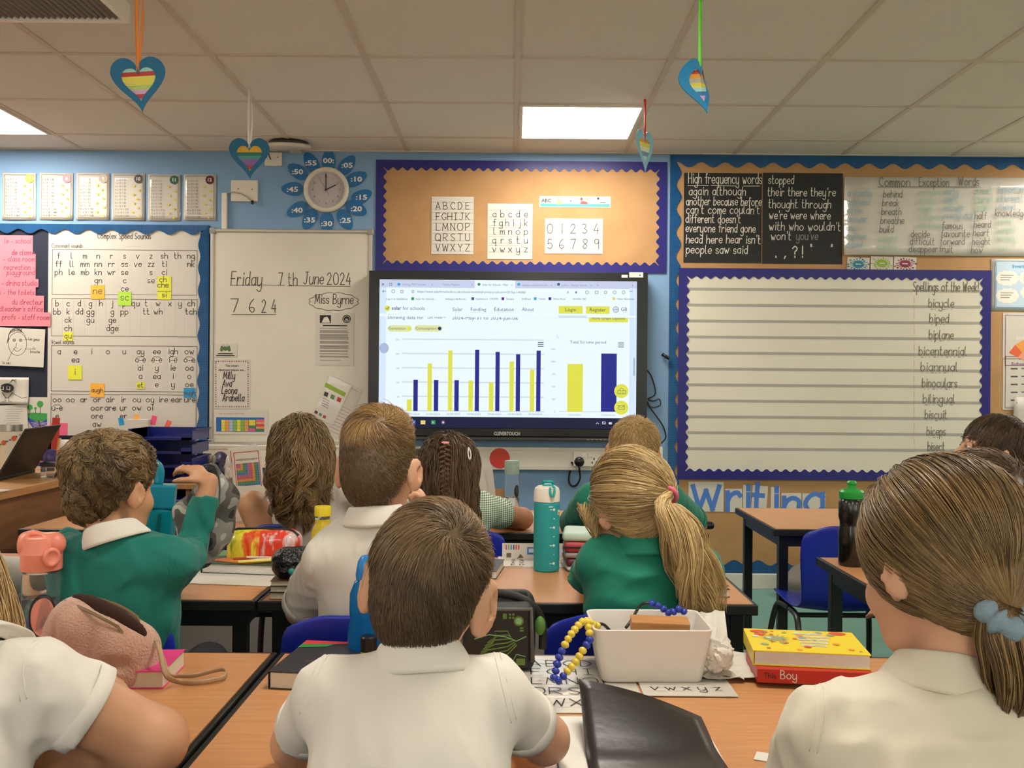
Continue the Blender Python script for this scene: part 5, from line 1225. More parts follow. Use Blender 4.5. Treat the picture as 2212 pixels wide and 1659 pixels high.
# pencil case stack by the blonde girl
tq = T(1236, 1236); z0 = D2
for i, (nm, lb, h_, c) in enumerate((('clear_wallet', 'clear plastic wallet at the bottom of the stack beside the blonde girl', .012, '#b9b4ad'), ('notebook', 'dark maroon notebook in the stack beside the blonde girl', .022, '#5e2029'), ('notebook', 'grey notebook in the stack beside the blonde girl', .016, '#8d8580'), ('pencil_case', 'red and black striped pencil case in the stack beside the blonde girl', .03, '#b5404f'), ('pencil_case', 'pale mint and pink pencil case on top of the stack beside the blonde girl', .026, '#b9cfc0'))):
    so_ = Soft((-.06,-.08,-.004),(.06,.08,h_+.006),.004); so_.rbox((0,0,h_/2),(.05,.07,h_/2),min(h_*.45,.01)); m = M('stack_%d' % i, c, .5)
    o = soft_obj(nm, so_, m); o.location = (tq.x+.028+.003*(i % 2), tq.y+.075, z0+.001); o.rotation_euler = (0,0,.1-.05*i); tag(o, lb, 'pencil case' if 'case' in nm else 'notebook' if 'note' in nm else 'wallet'); z0 += h_+.0005
    if i == 3: MB().box(-.053,-.073,.012,.05,-.0705,.017).box(-.053,-.073,.004,-.0505,.07,.009).build('stripe', ink, o)
book('notebook', 'dark blue notebook lying behind the front boy beside the letter mats', (T(1074,1232).x-.02, 2.60, D2), .06, .17, .022, -.12, M('cover_navy', '#20242f', .4), pagesw)
t = book('book_pile', 'black folder of books behind the blonde ponytail', (T(1530,1290).x-.01, 2.42, D2), .10, .22, .02, .12, M('cover_black', '#262321', .35), pagesw, 'folder')
d = MB(); n = 6; d.add([(-.06+.11*i/n, -.105+.2*j/n, .021+.012*(1-i/n)*(j/n)+.006*(i/n)) for j in range(n+1) for i in range(n+1)], [(j*(n+1)+i, j*(n+1)+i+1, (j+1)*(n+1)+i+1, (j+1)*(n+1)+i) for j in range(n) for i in range(n)])
o = d.build('loose_cover', M('cover_black'), t, smooth=True); o.modifiers.new('s', 'SOLIDIFY').thickness = .001
# left table of row two
def sheet_h(nm, lb, px, py, w, h, yaw, z=D2, m=paper): q = T(px, py); return mat_sheet(nm, lb, q.x, q.y, w, h, z, yaw, m)
sheet_h('paper_sheet', 'white paper sheets under the green drawing book', 505, 1250, .26, .16, -.12)
tq = T(525, 1238); t = book('drawing_book', 'dark green hardback covered with colouring pencils', (tq.x, tq.y+.04, D2+.0016), .21, .13, .026, -.14, M('cover_green', '#23402c', .4), pagesw)
zc = D2+.0016+.026
d = MB(); d.poly([(.1*cos(2*pi*i/9)*(.8+.3*(i % 2)), .055*sin(2*pi*i/9)*(.8+.3*(i % 2))) for i in range(9)], .0008, 0); d.poly([(.06*cos(2*pi*i/7+1)*(.7+.4*(i % 2))+.01, .035*sin(2*pi*i/7+1)) for i in range(7)], .0012, 1)
tag(d.build('leaf_picture', [M('leaf_orange', '#c8693a', .5), M('leaf_yellow', '#d9b04a', .5)], loc=(tq.x, tq.y+.04, zc), rot=(0,0,-.14)), 'orange and yellow leaf picture lying on the green hardback', 'picture')
rs = random.Random(5)
for i, (nm, c) in enumerate((('yellow','#e0c93f'),('cream','#dccfa0'),('orange','#dd8533'),('white','#d9d4c8'),('red','#b53f33'),('lime','#b9c64a'),('pink','#d98fa0'),('tan','#b98d5d'))):
    d = MB(); L_ = .15+.02*rs.random(); d.tube([(-L_/2,0,0),(L_/2-.018,0,0)], .0036, 6)
    o = d.build('colouring_pencil', M('pencil_'+nm, c, .4), loc=(tq.x+.055+rs.uniform(-.03,.03), tq.y+.045+.011*(i-3.5), zc+.0056+.002*(i % 2)), rot=(0, -.02*(i % 3), rs.uniform(-.1,.45))); tag(o, '%s colouring pencil lying on the green hardback' % nm, 'pencil', 'colouring pencils on the green hardback')
    MB().tube([(L_/2-.018,0,0),(L_/2,0,0)], [.0036,.0006], 6).build('tip', M('pencil_wood', '#d9b98a', .6), o)
d = MB(); d.xf(Matrix.Rotation(pi/2, 4, 'Y')); d.lathe([(.001,-.045),(.013,-.045),(.0135,.03),(.013,.045),(.001,.045)], 18); q = T(505, 1222); o = tag(d.build('pen_tube', M('tube_blue', '#2a86b3', .35), smooth=True, loc=(q.x, q.y+.06, D2+.0145), rot=(0,0,.1)), 'blue tube of pens lying left of the colouring pencils', 'tube')
so_ = Soft((-.12,-.08,-.01),(.12,.08,.06),.005); so_.ell((0,0,.012),(.10,.06,.016)).ell((.04,.01,.018),(.05,.04,.012),k=.02).fold(.003,60,3); so_.plane((0,0,.0),(0,0,-1)); q = T(462, 1222)
tag(soft_obj('green_cloth', so_, M('green_felt', '#86b68a', .8), org=(0,0,0)), 'pale green cloth lying beside the boy in the green sweater', 'cloth').location = (q.x, q.y+.05, D2+.0005)
# rainbow pencil case
def rainbow():
    m = M('rainbow_print', '#e0402e', .35, coat=.4); nt = m.node_tree; b = nt.nodes['Principled BSDF']
    tc = nt.nodes.new('ShaderNodeTexCoord'); mp = nt.nodes.new('ShaderNodeMapping'); mp.inputs['Scale'].default_value = (1,1,.22)
    n = nt.nodes.new('ShaderNodeTexNoise'); n.inputs['Scale'].default_value = 17; n.inputs['Detail'].default_value = 5; n.inputs['Roughness'].default_value = .6
    r = nt.nodes.new('ShaderNodeValToRGB'); cs = [(.30,'#3f8a3a'),(.38,'#d9cf2f'),(.44,'#e8e04a'),(.48,'#e9862c'),(.54,'#e2301f'),(.60,'#e2452f'),(.65,'#d8d0cc'),(.72,'#e0567a')]
    while len(r.color_ramp.elements) < len(cs): r.color_ramp.elements.new(.5)
    for e, (p_, c) in zip(r.color_ramp.elements, cs): e.position = p_; e.color = lin(c)
    nt.links.new(tc.outputs['Object'], mp.inputs[0]); nt.links.new(mp.outputs[0], n.inputs['Vector']); nt.links.new(n.outputs[0], r.inputs[0]); nt.links.new(r.outputs[0], b.inputs['Base Color']); return m
so_ = Soft((-.13,-.07,-.01),(.13,.07,.13),.004); so_.rbox((0,0,.053),(.105,.045,.053),.035).fold(.0012,70,2); q = T(575, 1222)
t = soft_obj('pencil_case', so_, rainbow()); tag(t, 'rainbow paint splashed pencil case with a black zip', 'pencil case'); t.location = (q.x+.0, 2.66, D2+.001); t.rotation_euler = (0,0,-.06)
d = MB(); d.tube([(x, -.012+.004*cos(x*30), .1055-.06*(max(0, abs(x)-.07)/.035)**2*.35) for x in [-.10+.2*i/16 for i in range(17)]], .004, 6, flat=1.5); d.build('zip', black_pl, t)
MB().box(.095,-.02,.035,.1085,-.012,.06).build('zip_pull', M('steel'), t, bevel=.001)
# stack of books and black scaly pencil case at the table corner
q = T(588, 1298); z0 = D2
for i, (c, h_) in enumerate((('#6b3a24', .017), ('#2f2a28', .015), ('#7a5a3a', .013))):
    book('paperback', ('paperback at the bottom of the stack under the black pencil case','middle paperback of the stack under the black pencil case','top paperback of the stack under the black pencil case')[i], (q.x+.055, q.y+.06, z0), .13, .10, h_, pi+.03*i, M('spine_%d' % i, c, .5), pages, group='paperbacks under the black pencil case'); z0 += h_+.0005
so_ = Soft((-.09,-.06,-.01),(.09,.06,.09),.0035); so_.rbox((0,0,.036),(.075,.042,.036),.032); so_.field(lambda p: -.0022*np.abs(np.sin(p[:,0]*110+np.sin(p[:,2]*140)*1.2)*np.sin(p[:,2]*120+np.sin(p[:,0]*60))))
t = soft_obj('pencil_case', so_, M('black_scales', '#141516', .3, bump=(75, 1.0)), smooth=0); tag(t, 'shiny black scaly pencil case on a stack of paperbacks', 'pencil case'); t.location = (q.x+.062, q.y+.055, z0+.001); t.rotation_euler = (0,-.03,.28)
MB().ball((-.03,-.044,.022), .009, 10, ry=.4).build('teal_charm', M('charm_teal', '#2c8a84', .3), t, smooth=True)
q = P(905, 1010, 3.62); t = thing('picture_book', 'dark picture book propped up between the tall boy and the braided girl', 'book', (q.x, 3.62, D2), (.18,0,.1)) if 0 else thing('picture_book', 'dark picture book propped up between the tall boy and the braided girl', 'book', (q.x, 3.62, D2), (-.12,0,.1))
MB().box(-.06,-.004,0,.06,.004,.27).build('cover', M('cover_dark', '#2a211d', .35), t, bevel=.002)
d = MB(); d.xf(Matrix.Translation((0,-.0045,0)) @ Matrix.Rotation(pi/2, 4, 'X')); d.quad(-.05,.17,.05,.245,.0004,0); d.quad(-.045,.03,.045,.12,.0004,1); d.quad(-.03,.045,.02,.10,.0006,2); d.build('pictures', [M('pic_brownish', '#6b5142', .5), M('pic_cream', '#b3a690', .5), M('pic_dim', '#4a4a46', .5)], t)
# yellow drink
t = lathe_thing('drink_bottle', 'yellow topped drink bottle standing behind the tall boy', 'bottle', (P(697, 1150, 2.56).x, 2.56, D2), [('bottle', [(.001,0),(.030,0),(.031,.004),(.031,.105),(.024,.125),(.0205,.132),(.0205,.142),(.001,.142)], M('juice_yellow', '#dcc531', .25, trans=.2)), ('neck', [(.001,.1422),(.0205,.1422),(.0205,.15),(.001,.15)], clear), ('cap', [(.001,.1502),(.0225,.1502),(.0225,.172),(.021,.175),(.001,.175)], M('cap_yellow', '#e3cc24', .35))])
t.location.z = D2; k_ = (P(697,1093,2.56).z-D2)/.175; t.scale = (1,1,k_)
# big teal bottle in front of the boy in the green sweater
bq = P(338, 1180, 2.36); bh = P(338, 1097, 2.36).z-D2
tl = M('teal_jug', '#0c8a9a', .15, trans=.35, ior=1.15); tlc = M('teal_jug_cap', '#0f7f97', .3)
t = thing('water_jug', 'large teal water jug with a square cap and carry loop', 'bottle', (bq.x, 2.36, D2), (0,.06,.25))
d = MB(); d.lathe([(.001,0),(.034,0),(.037,.006),(.037,bh-.03),(.034,bh-.004),(.03,bh),(.001,bh)], 8); d.build('body', tl, t, bevel=.006)
MB().box(-.031,-.03,bh,.031,.03,bh+.06).build('cap', tlc, t, bevel=.005)
MB().tube(smooth_line([(-.03,0,bh+.03),(-.042,0,bh+.06),(-.038,0,bh+.10),(-.022,0,bh+.108),(-.012,0,bh+.09),(-.014,0,bh+.06)]), .008, 8, flat=1.6).build('carry_loop', tlc, t, smooth=True)
MB().box(-.004,-.0395,.02,.004,-.036,bh-.01).build('level_strip', M('teal_dark', '#0a5360', .3), t)
# black bottle with green lid
q = T(1848, 1226); dk = M('smoke_plastic', '#15110f', .18, spec=.7)
t = lathe_thing('water_bottle', 'black sports bottle with a bright green lid', 'bottle', (q.x, q.y+.035, D2), [('body', [(.001,0),(.035,0),(.037,.004),(.037,.10),(.0335,.115),(.0335,.128),(.037,.142),(.037,.185),(.032,.196),(.001,.196)], dk), ('lid', [(.001,.1965),(.035,.1965),(.036,.20),(.036,.216),(.03,.222),(.012,.226),(.012,.236),(.014,.238),(.014,.243),(.009,.248),(.001,.248)], M('lid_green', '#1e8f35', .35))])
# ================================================================ front row
q = T(68, 1418); peach = M('peach_plastic', '#e3866f', .38)
t = lathe_thing('water_bottle', 'clear water bottle with a peach flip lid', 'bottle', (q.x, q.y+.035, D2), [('body', [(.001,0),(.038,0),(.0415,.005),(.0415,.150),(.039,.158),(.001,.158)], clear), ('rim', [(.001,.1585),(.040,.1585),(.040,.163),(.001,.163)], clear), ('lid', [(.001,.1635),(.0435,.1635),(.044,.167),(.044,.197),(.042,.20),(.041,.215),(.036,.228),(.001,.232)], peach)])
MB().lathe([(.001,.006),(.0388,.006),(.0388,.105),(.001,.105)], 28).build('water', water, t, smooth=True)
so_ = Soft((-.05,-.06,.19),(.07,.06,.25),.003); so_.cap((-.028,0,.208),(.03,0,.214),.026,.024).cap((-.04,0,.222),(-.02,0,.226),.010,.012).ell((-.008,-.02,.226),(.018,.014,.010),op='-',k=.006); soft_obj('spout_cover', so_, peach, t)
d = MB(); d.xf(Matrix.Translation((.035,-.028,.192)) @ Matrix.Rotation(-.7, 4, 'Z') @ Matrix.Rotation(pi/2, 4, 'Y')); d.lathe([(.001,0),(.019,0),(.020,.003),(.019,.008),(.013,.010),(.012,.008),(.001,.008)], 24); d.build('lock_button', peach, t, smooth=True); t.scale = (.85,.85,.97)
d = MB()
for r_, m_ in ((.03, 1), (.025, 0)):
    d.add([((.0422+.0004*(1-m_))*sin(.55+r_*cos(a)/.0415*1.0), -(.0422+.0004*(1-m_))*cos(.55+r_*cos(a)/.0415), .075+r_*1.5*sin(a)) for a in [2*pi*k/24 for k in range(24)]], [tuple(range(24))], m_)
d.build('round_print', [M('print_salmon', '#df8f7f', .4), ink], t)
# pink fur pencil case on a pink book
q = T(330, 1492); bk = book('paperback', 'cream paged paperback with a bright pink cover under the fur pencil case', (-.69, 1.655, D2), .19, .13, .030, 0, M('cover_pink', '#df3f86', .4), pages); bk.rotation_euler = (0,0,.06)
fur = M('pink_fur', '#c79d88', .95, bump=(260, .5), sheen=.4, var=(30, '#bb8f7a'))
pc = P(222, 1400, 1.655); Qm = (Matrix.Rotation(-.30, 3, 'Z') @ Matrix.Rotation(.33, 3, 'Y')); QN = np.array(Qm)
so_ = Soft((-.16,-.11,-.12),(.16,.11,.13),.0035)
so_.rbox((0,0,0),(.104,.05,.070),.045,QN,k=.01)
so_.ell(QN@V3(-.05,-.012,.0),(.052,.045,.062),QN,k=.03).ell(QN@V3(.05,-.012,-.01),(.05,.046,.055),QN,k=.03)
so_.cap(QN@V3(.0,-.056,.05),QN@V3(.035,-.058,-.05),.006,.004,k=.02,op='-').cap(QN@V3(.03,-.06,.0),QN@V3(.085,-.05,.02),.005,k=.015,op='-').cap(QN@V3(-.07,-.056,.03),QN@V3(-.02,-.058,-.045),.004,k=.015,op='-')
so_.ell(QN@V3(.0,-.010,.078),(.09,.008,.026),QN@np.array(Matrix.Rotation(.0,3,'Z')),k=.006,op='-')
so_.fold(.0014,70,8); so_.plane((0,0,DESK+.002-pc.z),(0,0,-1))
t = soft_obj('pencil_case', so_, fur, org=(0,0,0)); tag(t, 'open pink fur pencil case lying on the pink book', 'pencil case'); t.location = pc
g_ = lambda x, y, z: tuple(QN@V3(x, y, z))
so_ = Soft((-.16,-.11,-.12),(.16,.11,.14),.0035); so_.ell(QN@V3(.0,-.010,.066),(.086,.0075,.022),QN,k=0); soft_obj('opening_shade', so_, M('shade_brown', '#3a2219', .9), t)  # dark lens in the zip slit, painted shade of the opening
arc = [i/14 for i in range(15)]
d = MB(); d.tube([g_(-.085+.175*a, -.024-.012*sin(pi*a), .060+.010*sin(pi*a)-.10*max(0,a-.75)*2) for a in arc], .0026, 6); d.tube([g_(-.085+.175*a, .004+.012*sin(pi*a), .064+.012*sin(pi*a)-.10*max(0,a-.75)*2) for a in arc], .0026, 6); d.build('zip', M('zip_gold', '#8f7a5c', .35, metal=.5), t)
d = MB(); o_ = lambda q, dz=0: tuple(q-pc+Vector((0,0,dz)))
pts = smooth_line([o_(P(338,1384,1.625)), o_(P(347,1410,1.595)), o_(P(352,1438,1.582)), o_(P(362,1462,1.578)), o_(T(385,1481),.007), o_(T(425,1482),.006), o_(T(482,1474),.008), o_(T(487,1466),.014), o_(T(470,1464),.014), o_(T(420,1474),.012), o_(T(388,1477),.014), o_(P(364,1458,1.590)), o_(P(350,1420,1.61))], 5); d.tube(pts, .0045, 6, flat=.3); d.build('wrist_strap', M('strap_beige', '#a88968', .6), t, smooth=True)
for x, z in ((-.055,.0),(-.01,-.048),(.045,-.052)): d = MB(); d.ball(g_(x,-.058,z), .0045, 8); d.build('stud', M('stud_gold', '#b08a4a', .25, metal=.8), t, smooth=True)
# black red and green book
q = T(655, 1496); t = book('paperback', 'worn black paperback with a red and green corner on the joint of the front tables', (q.x+.01, q.y+.105, D2), .125, .195, .030, -.10, M('cover_charcoal', '#23242c', .38), pages); t.rotation_euler = (0,0,-.12)
d = MB(); d.poly([(-.0625,.0975),(-.0625,.072),(.02,.082),(.06,.0975)], .0306, 0); d.poly([(-.0625,.072),(-.0625,.048),(-.01,.06),(-.0,.078),(.02,.082)], .0306, 1); d.quad(-.02,-.03,.03,-.0295,.0306,2); d.type('ANIMALS', -.005, -.062, .011, .0306, 2); d.build('cover_print', [M('cov_red', '#c9333a', .4), M('cov_green', '#2c8a42', .4), plastic_w], t)
# blue bottle and glue stick
q = P(800, 1415, 1.80); bl_ = M('blue_clear', '#1f7fc4', .12, trans=.55, ior=1.15)
t = lathe_thing('water_bottle', 'translucent blue water bottle mostly hidden behind the front boy', 'bottle', (q.x, 1.755, D2), [('body', [(.001,0),(.034,0),(.036,.004),(.036,.06),(.032,.085),(.033,.10),(.0325,.13),(.024,.152),(.019,.156),(.001,.156)], bl_), ('lid', [(.001,.1565),(.021,.1565),(.022,.165),(.018,.19),(.012,.20),(.001,.202)], M('blue_lid', '#1a78bd', .3))])
MB().lathe([(.001,.005),(.0335,.005),(.0345,.05),(.001,.05)], 24).build('water', M('blue_water', '#1b6fb0', .1, trans=.4), t, smooth=True)
q = T(812, 1440); lathe_thing('glue_stick', 'glue stick with a black cap beside the blue bottle', 'glue stick', (P(796,1440,1.68).x, 1.68, D2), [('tube', [(.001,0),(.0135,0),(.0135,.034),(.001,.034)], M('glue_white', '#d8d3c4', .4)), ('band', [(.001,.0342),(.0138,.0342),(.0138,.043),(.001,.043)], M('glue_lime', '#9cc42f', .4)), ('cap', [(.001,.0432),(.0145,.0432),(.0145,.068),(.013,.070),(.001,.070)], black_pl)])
# green patterned pencil case
pq = P(1078, 1440, 1.72); t = thing('pencil_case', 'standing black pencil case with green panel pattern and open zip', 'pencil case', (pq.x, 1.725, D2), (0,0,.05), )
so_ = Soft((-.09,-.06,-.005),(.09,.07,.16),.0035); so_.rbox((0,0,.062),(.064,.028,.062),.016).rbox((.0,.018,.08),(.066,.03,.06),.022,k=.01).rbox((0,.004,.145),(.05,.012,.03),.01,op='-',k=.005); soft_obj('case', so_, M('case_black', '#1d1b1a', .6), t)
d = MB(); d.xf(Matrix.Translation((0,-.0285,0)) @ Matrix.Rotation(pi/2, 4, 'X')); dz = .0004
gp = [(-.05,.010),(.05,.010),(.052,.112),(-.05,.112)]; d.poly(gp, .0002, 0)
for (x0,y0,x1,y1) in ((.005,.098,.012,.108),(.016,.098,.020,.102),(.022,.098,.026,.102),(.016,.104,.020,.108),(.022,.104,.026,.108),(-.04,.096,-.018,.106),(.03,.014,.046,.026),(.036,.08,.043,.083),(.036,.075,.043,.078)): d.quad(x0,y0,x1,y1,.0008,1)
d.disc(.034,.094,.009,.0008,16,1); d.disc(.034,.094,.006,.0011,12,2)
for j in range(7): d.ribbon([(-.046+.004*j,.02+.006*j),(-.03+.004*j,.03+.006*j),(-.01,.028+.008*j),(.014,.034+.007*j),(.03-.002*j,.05+.003*j)], .0022, .0009+.00005*j, 1)
d.ribbon([(-.046,.062),(-.02,.07),(.01,.066),(.03,.058),(.047,.066)], .0016, .0014, 2); d.ribbon([(.046,.03),(.03,.034),(.024,.022),(.0,.016)], .0014, .0014, 2)
d.build('panel_pattern', [M('case_dark', '#191715', .6), M('case_green', '#5f7a33', .6), M('case_mint', '#7fb574', .6)], t)
MB().tube([(-.056,-.03,.116),(.056,-.03,.116),(.060,-.03,.02)], .0045, 6).build('piping', M('piping_grey', '#56534f', .6), t, smooth=True)
d = MB(); d.xf(Matrix.Translation((.074,-.012,.082)) @ Matrix.Rotation(pi/2, 4, 'X')); d.lathe([(.001,0),(.013,0),(.014,.003),(.013,.006),(.001,.006)], 24, sx=.7, sy=1.25); d.build('zip_tag', M('tag_green', '#4f7f34', .4), t, smooth=True)
d = MB(); d.tube(smooth_line([(-.05,.02,.138),(.02,.0,.135),(.06,-.01,.118),(.08,.01,.08),(.082,.02,.03)]), .004, 6, flat=2.2); d.build('open_flap', M('case_black'), t, smooth=True)
# alphabet mats on the front table
def mat(label, x0, x1, y0, y1, rows, ys, xs, h, w, z):
    cx, cy = (x0+x1)/2, (y0+y1)/2; d = MB(); d.box(x0-cx,y0-cy,0,x1-cx,y1-cy,.0012); o = tag(d.build('alphabet_mat', lam, loc=(cx, cy, z)), label, 'mat', 'laminated alphabet mats on the front table'); d = MB()
    for r, y in zip(rows, ys):
        for x, c in zip(xs, r): d.hand(c, x-cx, y-cy, h, w, .0019, 0, al='c')
        for dy in (-.004, h*.55, h+.004): d.quad(x0-cx+.006, y-cy+dy-.0005, x1-cx-.006, y-cy+dy+.0005, .0017, 1)
    d.build('letters', [ink, ruled], o); return o
ruled = M('ruled_grey', '#a8a59e', .6)
mat('laminated mat of capital letters partly under the white box', .022, .222, 1.49, 1.80, ['ABCDE','FGHIJK','LMNOP','QRSTU','VWXYZ'], [1.735,1.685,1.632,1.578,1.52], [.047,.078,.11,.142,.175,.205], .034, .0022, D2)
mat('laminated mat of joined letters in front of the white box', .226, .385, 1.572, 1.84, ['','','','','vwxyz'], [1.80,1.75,1.70,1.65,1.60], [.25,.277,.304,.331,.358], .026, .002, D2+.0014)
# white storage box
def rrect(a, b, r, n=6):
    return [(sx*(a-r)+r*cos(t), sy*(b-r)+r*sin(t)) for sx, sy, t0 in ((1,1,0),(-1,1,pi/2),(-1,-1,pi),(1,-1,3*pi/2)) for t in [t0+pi/2*i/n for i in range(n+1)]]
bx, by = .250, 1.702; t = thing('storage_box', 'white plastic storage box with bead strings and a wooden block inside', 'box', (bx, by, D2+.0028), (0,0,.015)); t.scale = (1,1,.90); SB = t
d = MB(); prof = [(.086,.060,0,.012),(.089,.063,.003,.014),(.104,.073,.100,.016),(.106,.075,.104,.017),(.105,.074,.106,.016),(.102,.071,.105,.015),(.101,.070,.098,.015),(.086,.060,.006,.012)]
vs = []; nn = 28
for a, b, z, r in prof: vs += [(x, y, z) for x, y in rrect(a, b, r)]
fs = [(j*nn+i, j*nn+(i+1)%nn, (j+1)*nn+(i+1)%nn, (j+1)*nn+i) for j in range(len(prof)-1) for i in range(nn)]+[tuple(range(nn-1,-1,-1)), tuple((len(prof)-1)*nn+i for i in range(nn))]
d.add(vs, fs); d.build('box', M('box_white', '#ddd6ce', .35), t, smooth=True).modifiers.new('w', 'EDGE_SPLIT').split_angle = R(40)
d = MB(); d.box(-.052,-.02,-.011,.052,.02,.011); o = tag(d.build('wooden_block', M('block_wood', '#b9834f', .6, var=(8, '#a8733f'), stretch=(2,20,20)), loc=P(1425, 1350, 1.69), rot=(.1,.02,-.05), bevel=.002), 'pale wooden block lying across the top of the white box', 'block')
# bead strings
by_, bb_ = M('bead_yellow', '#d8bf45', .35), M('bead_blue', '#26379b', .35)
bm_ = MB(); bm_.ball((0,0,0), .0074, 10, rz=.82); pb = {}
def beads(name, label, path, cols, loc0, extra=None):
    t = thing(name, label, 'bead string', loc0, group='bead strings in the white box'); pts = [Vector(q) for q in smooth_line([tuple(q) for q in path], 24)]
    acc = 0; out = [(pts[0], pts[1]-pts[0])]
    for i in range(1, len(pts)):
        acc += (pts[i]-pts[i-1]).length
        if acc >= .0112: out.append((pts[i], pts[i]-pts[i-1])); acc = 0
    for i, (q, dr) in enumerate(out):
        c = cols(i/len(out)); 
        if c not in pb: pb[c] = bm_.build('bead', by_ if c == 'y' else bb_, t, smooth=True); o = pb[c]
        else: o = pb[c].copy(); COL.objects.link(o); o.parent = t
        o.location = q-Vector(loc0); o.rotation_mode = 'QUATERNION'; o.rotation_quaternion = dr.to_track_quat('Z', 'Y'); o.scale = (.92+.16*random.random(),)*3
    if extra: d = MB(); d.tube(smooth_line([tuple(Vector(q)-Vector(loc0)) for q in extra]), .003, 6); d.build('black_band', black_pl, t, smooth=True)
    return t
Zb = 1.64
beads('bead_string', 'loop of yellow and blue beads hanging over the left side of the white box', [P(1290,1352,1.68), P(1262,1342,1.65), P(1240,1362,1.63), P(1222,1390,1.61), P(1208,1420,1.60), P(1200,1450,1.59), P(1197,1468,1.585), P(1208,1469,1.585), P(1228,1448,1.60), P(1245,1428,1.61), P(1262,1400,1.62), P(1274,1382,1.63), P(1272,1360,1.64), P(1268,1338,1.66)], lambda t: 'y' if t < .36 else 'b' if t < .60 else 'y' if t < .80 else 'b' if t < .88 else 'y', P(1270,1345,1.66), [P(1290,1348,1.68), P(1305,1350,1.69), P(1322,1368,1.70)])
beads('bead_string', 'blue bead string with a black band arching over the wooden block', [P(1408,1304,1.75), P(1425,1310,1.745), P(1442,1322,1.74), P(1450,1326,1.735), P(1458,1318,1.735), P(1470,1316,1.735), P(1478,1322,1.735), P(1482,1332,1.735)], lambda t: 'b', P(1440,1330,1.74), [P(1352,1356,1.72), P(1365,1338,1.735), P(1380,1312,1.75), P(1394,1303,1.75), P(1408,1304,1.75)])
# crumpled paper, loose sheets, books at the right
q = T(1558, 1478)
d = MB(); n = 10; rs = random.Random(12); g_ = [[rs.uniform(0, .012) for _ in range(n+1)] for _ in range(n+1)]
d.add([(-.045+.09*i/n, -.07+.2*j/n, .002+g_[i][j]*.6+(.075*max(0,(j/n-.72))*3.3 if True else 0)) for j in range(n+1) for i in range(n+1)], [(j*(n+1)+i, j*(n+1)+i+1, (j+1)*(n+1)+i+1, (j+1)*(n+1)+i) for j in range(n) for i in range(n)])
o = d.build('creased_paper', paper, loc=(q.x+.0, q.y+.075, D2+.003), rot=(0,0,-.05)); o.modifiers.new('s', 'SOLIDIFY').thickness = .0006; tag(o, 'creased white paper standing up between the white box and the yellow book', 'paper')
crumple('crumpled_paper', 'white scrunched paper ball in front of the creased sheet', 'paper ball', (P(1553,1440,1.66).x, 1.665, D2+.012), .03, 9, paper, (1,.9,1.05))
d = MB(); n = 8; rs = random.Random(3); d.add([(-.12+.24*i/n, -.08+.16*j/n, .001+.006*rs.random()+.006*abs(sin(i*1.3))) for j in range(n+1) for i in range(n+1)], [(j*(n+1)+i, j*(n+1)+i+1, (j+1)*(n+1)+i+1, (j+1)*(n+1)+i) for j in range(n) for i in range(n)])
q = T(1680, 1470); o = d.build('loose_sheets', paper, loc=(q.x+.0, q.y+.06, D2+.0014), rot=(0,0,-.12)); o.modifiers.new('s', 'SOLIDIFY').thickness = .0006; tag(o, 'rumpled white sheets under the red and yellow books', 'papers')
zr = D2+.009; fl = T(1646, 1478, zr)
t = book('paperback', 'red spined book lying under the yellow book', (fl.x+.098, fl.y+.066, zr), .195, .13, .023, 0, M('cover_red', '#b5271f', .4), pagesw); t.rotation_euler = (0,0,-.10)
MB().box(-.0965,-.0658,.0,.0965,-.0645,.023).build('spine', M('cover_red'), t)
d = MB(); d.xf(Matrix.Translation((0,-.0661,0)) @ Matrix.Rotation(pi/2, 4, 'X')); d.hand('Boy', -.058, .008, .014, .0016, .0003, 0, sx=.9); d.hand('This', -.086, .008, .009, .0012, .0003, 1); d.build('spine_lettering', [chalk, M('spine_dark', '#3a1512', .5)], t)
zy = zr+.0236; fl = T(1650, 1442, zy); cy_ = M('cover_yellow', '#e3c91f', .35)
t = book('paperback', 'yellow activity book with small red and white pictures on its cover', (fl.x+.094, fl.y+.076, zy), .20, .15, .026, 0, cy_, pagesw); t.rotation_euler = (0,0,-.13)
d = MB(); rs = random.Random(8)
d.disc(-.075,.055,.016,.0268,14,0,ry=.01); d.disc(-.075,.035,.012,.0266,5,0); d.disc(.07,.06,.016,.0266,12,0,ry=.012); d.poly([(-.05+.028*(1 if j % 2 else .45)*cos(2*pi*j/26), .01+.028*(1 if j % 2 else .45)*sin(2*pi*j/26)) for j in range(26)], .0266, 1)
for j, w_ in enumerate((.05,.06,.055,.05,.045)): d.quad(-.01,.045-.02*j,-.01+w_,.056-.02*j,.0266,2); d.ribbon([(-.008,.05-.02*j),(-.012+w_,.05-.02*j)], .001, .0269, 4)
for j in range(26): x, y = rs.uniform(-.09,.09), rs.uniform(-.065,.065); d.disc(x, y, rs.uniform(.003,.008), .0267+.00001*j, 7, rs.choice((0,1,2,3)))
d.build('cover_pictures', [M('pic_red', '#cf4a2a', .4), M('pic_grey', '#8d9a76', .4), M('pic_white', '#dedaca', .4), M('pic_orange', '#dd8f2a', .4), ink], t)
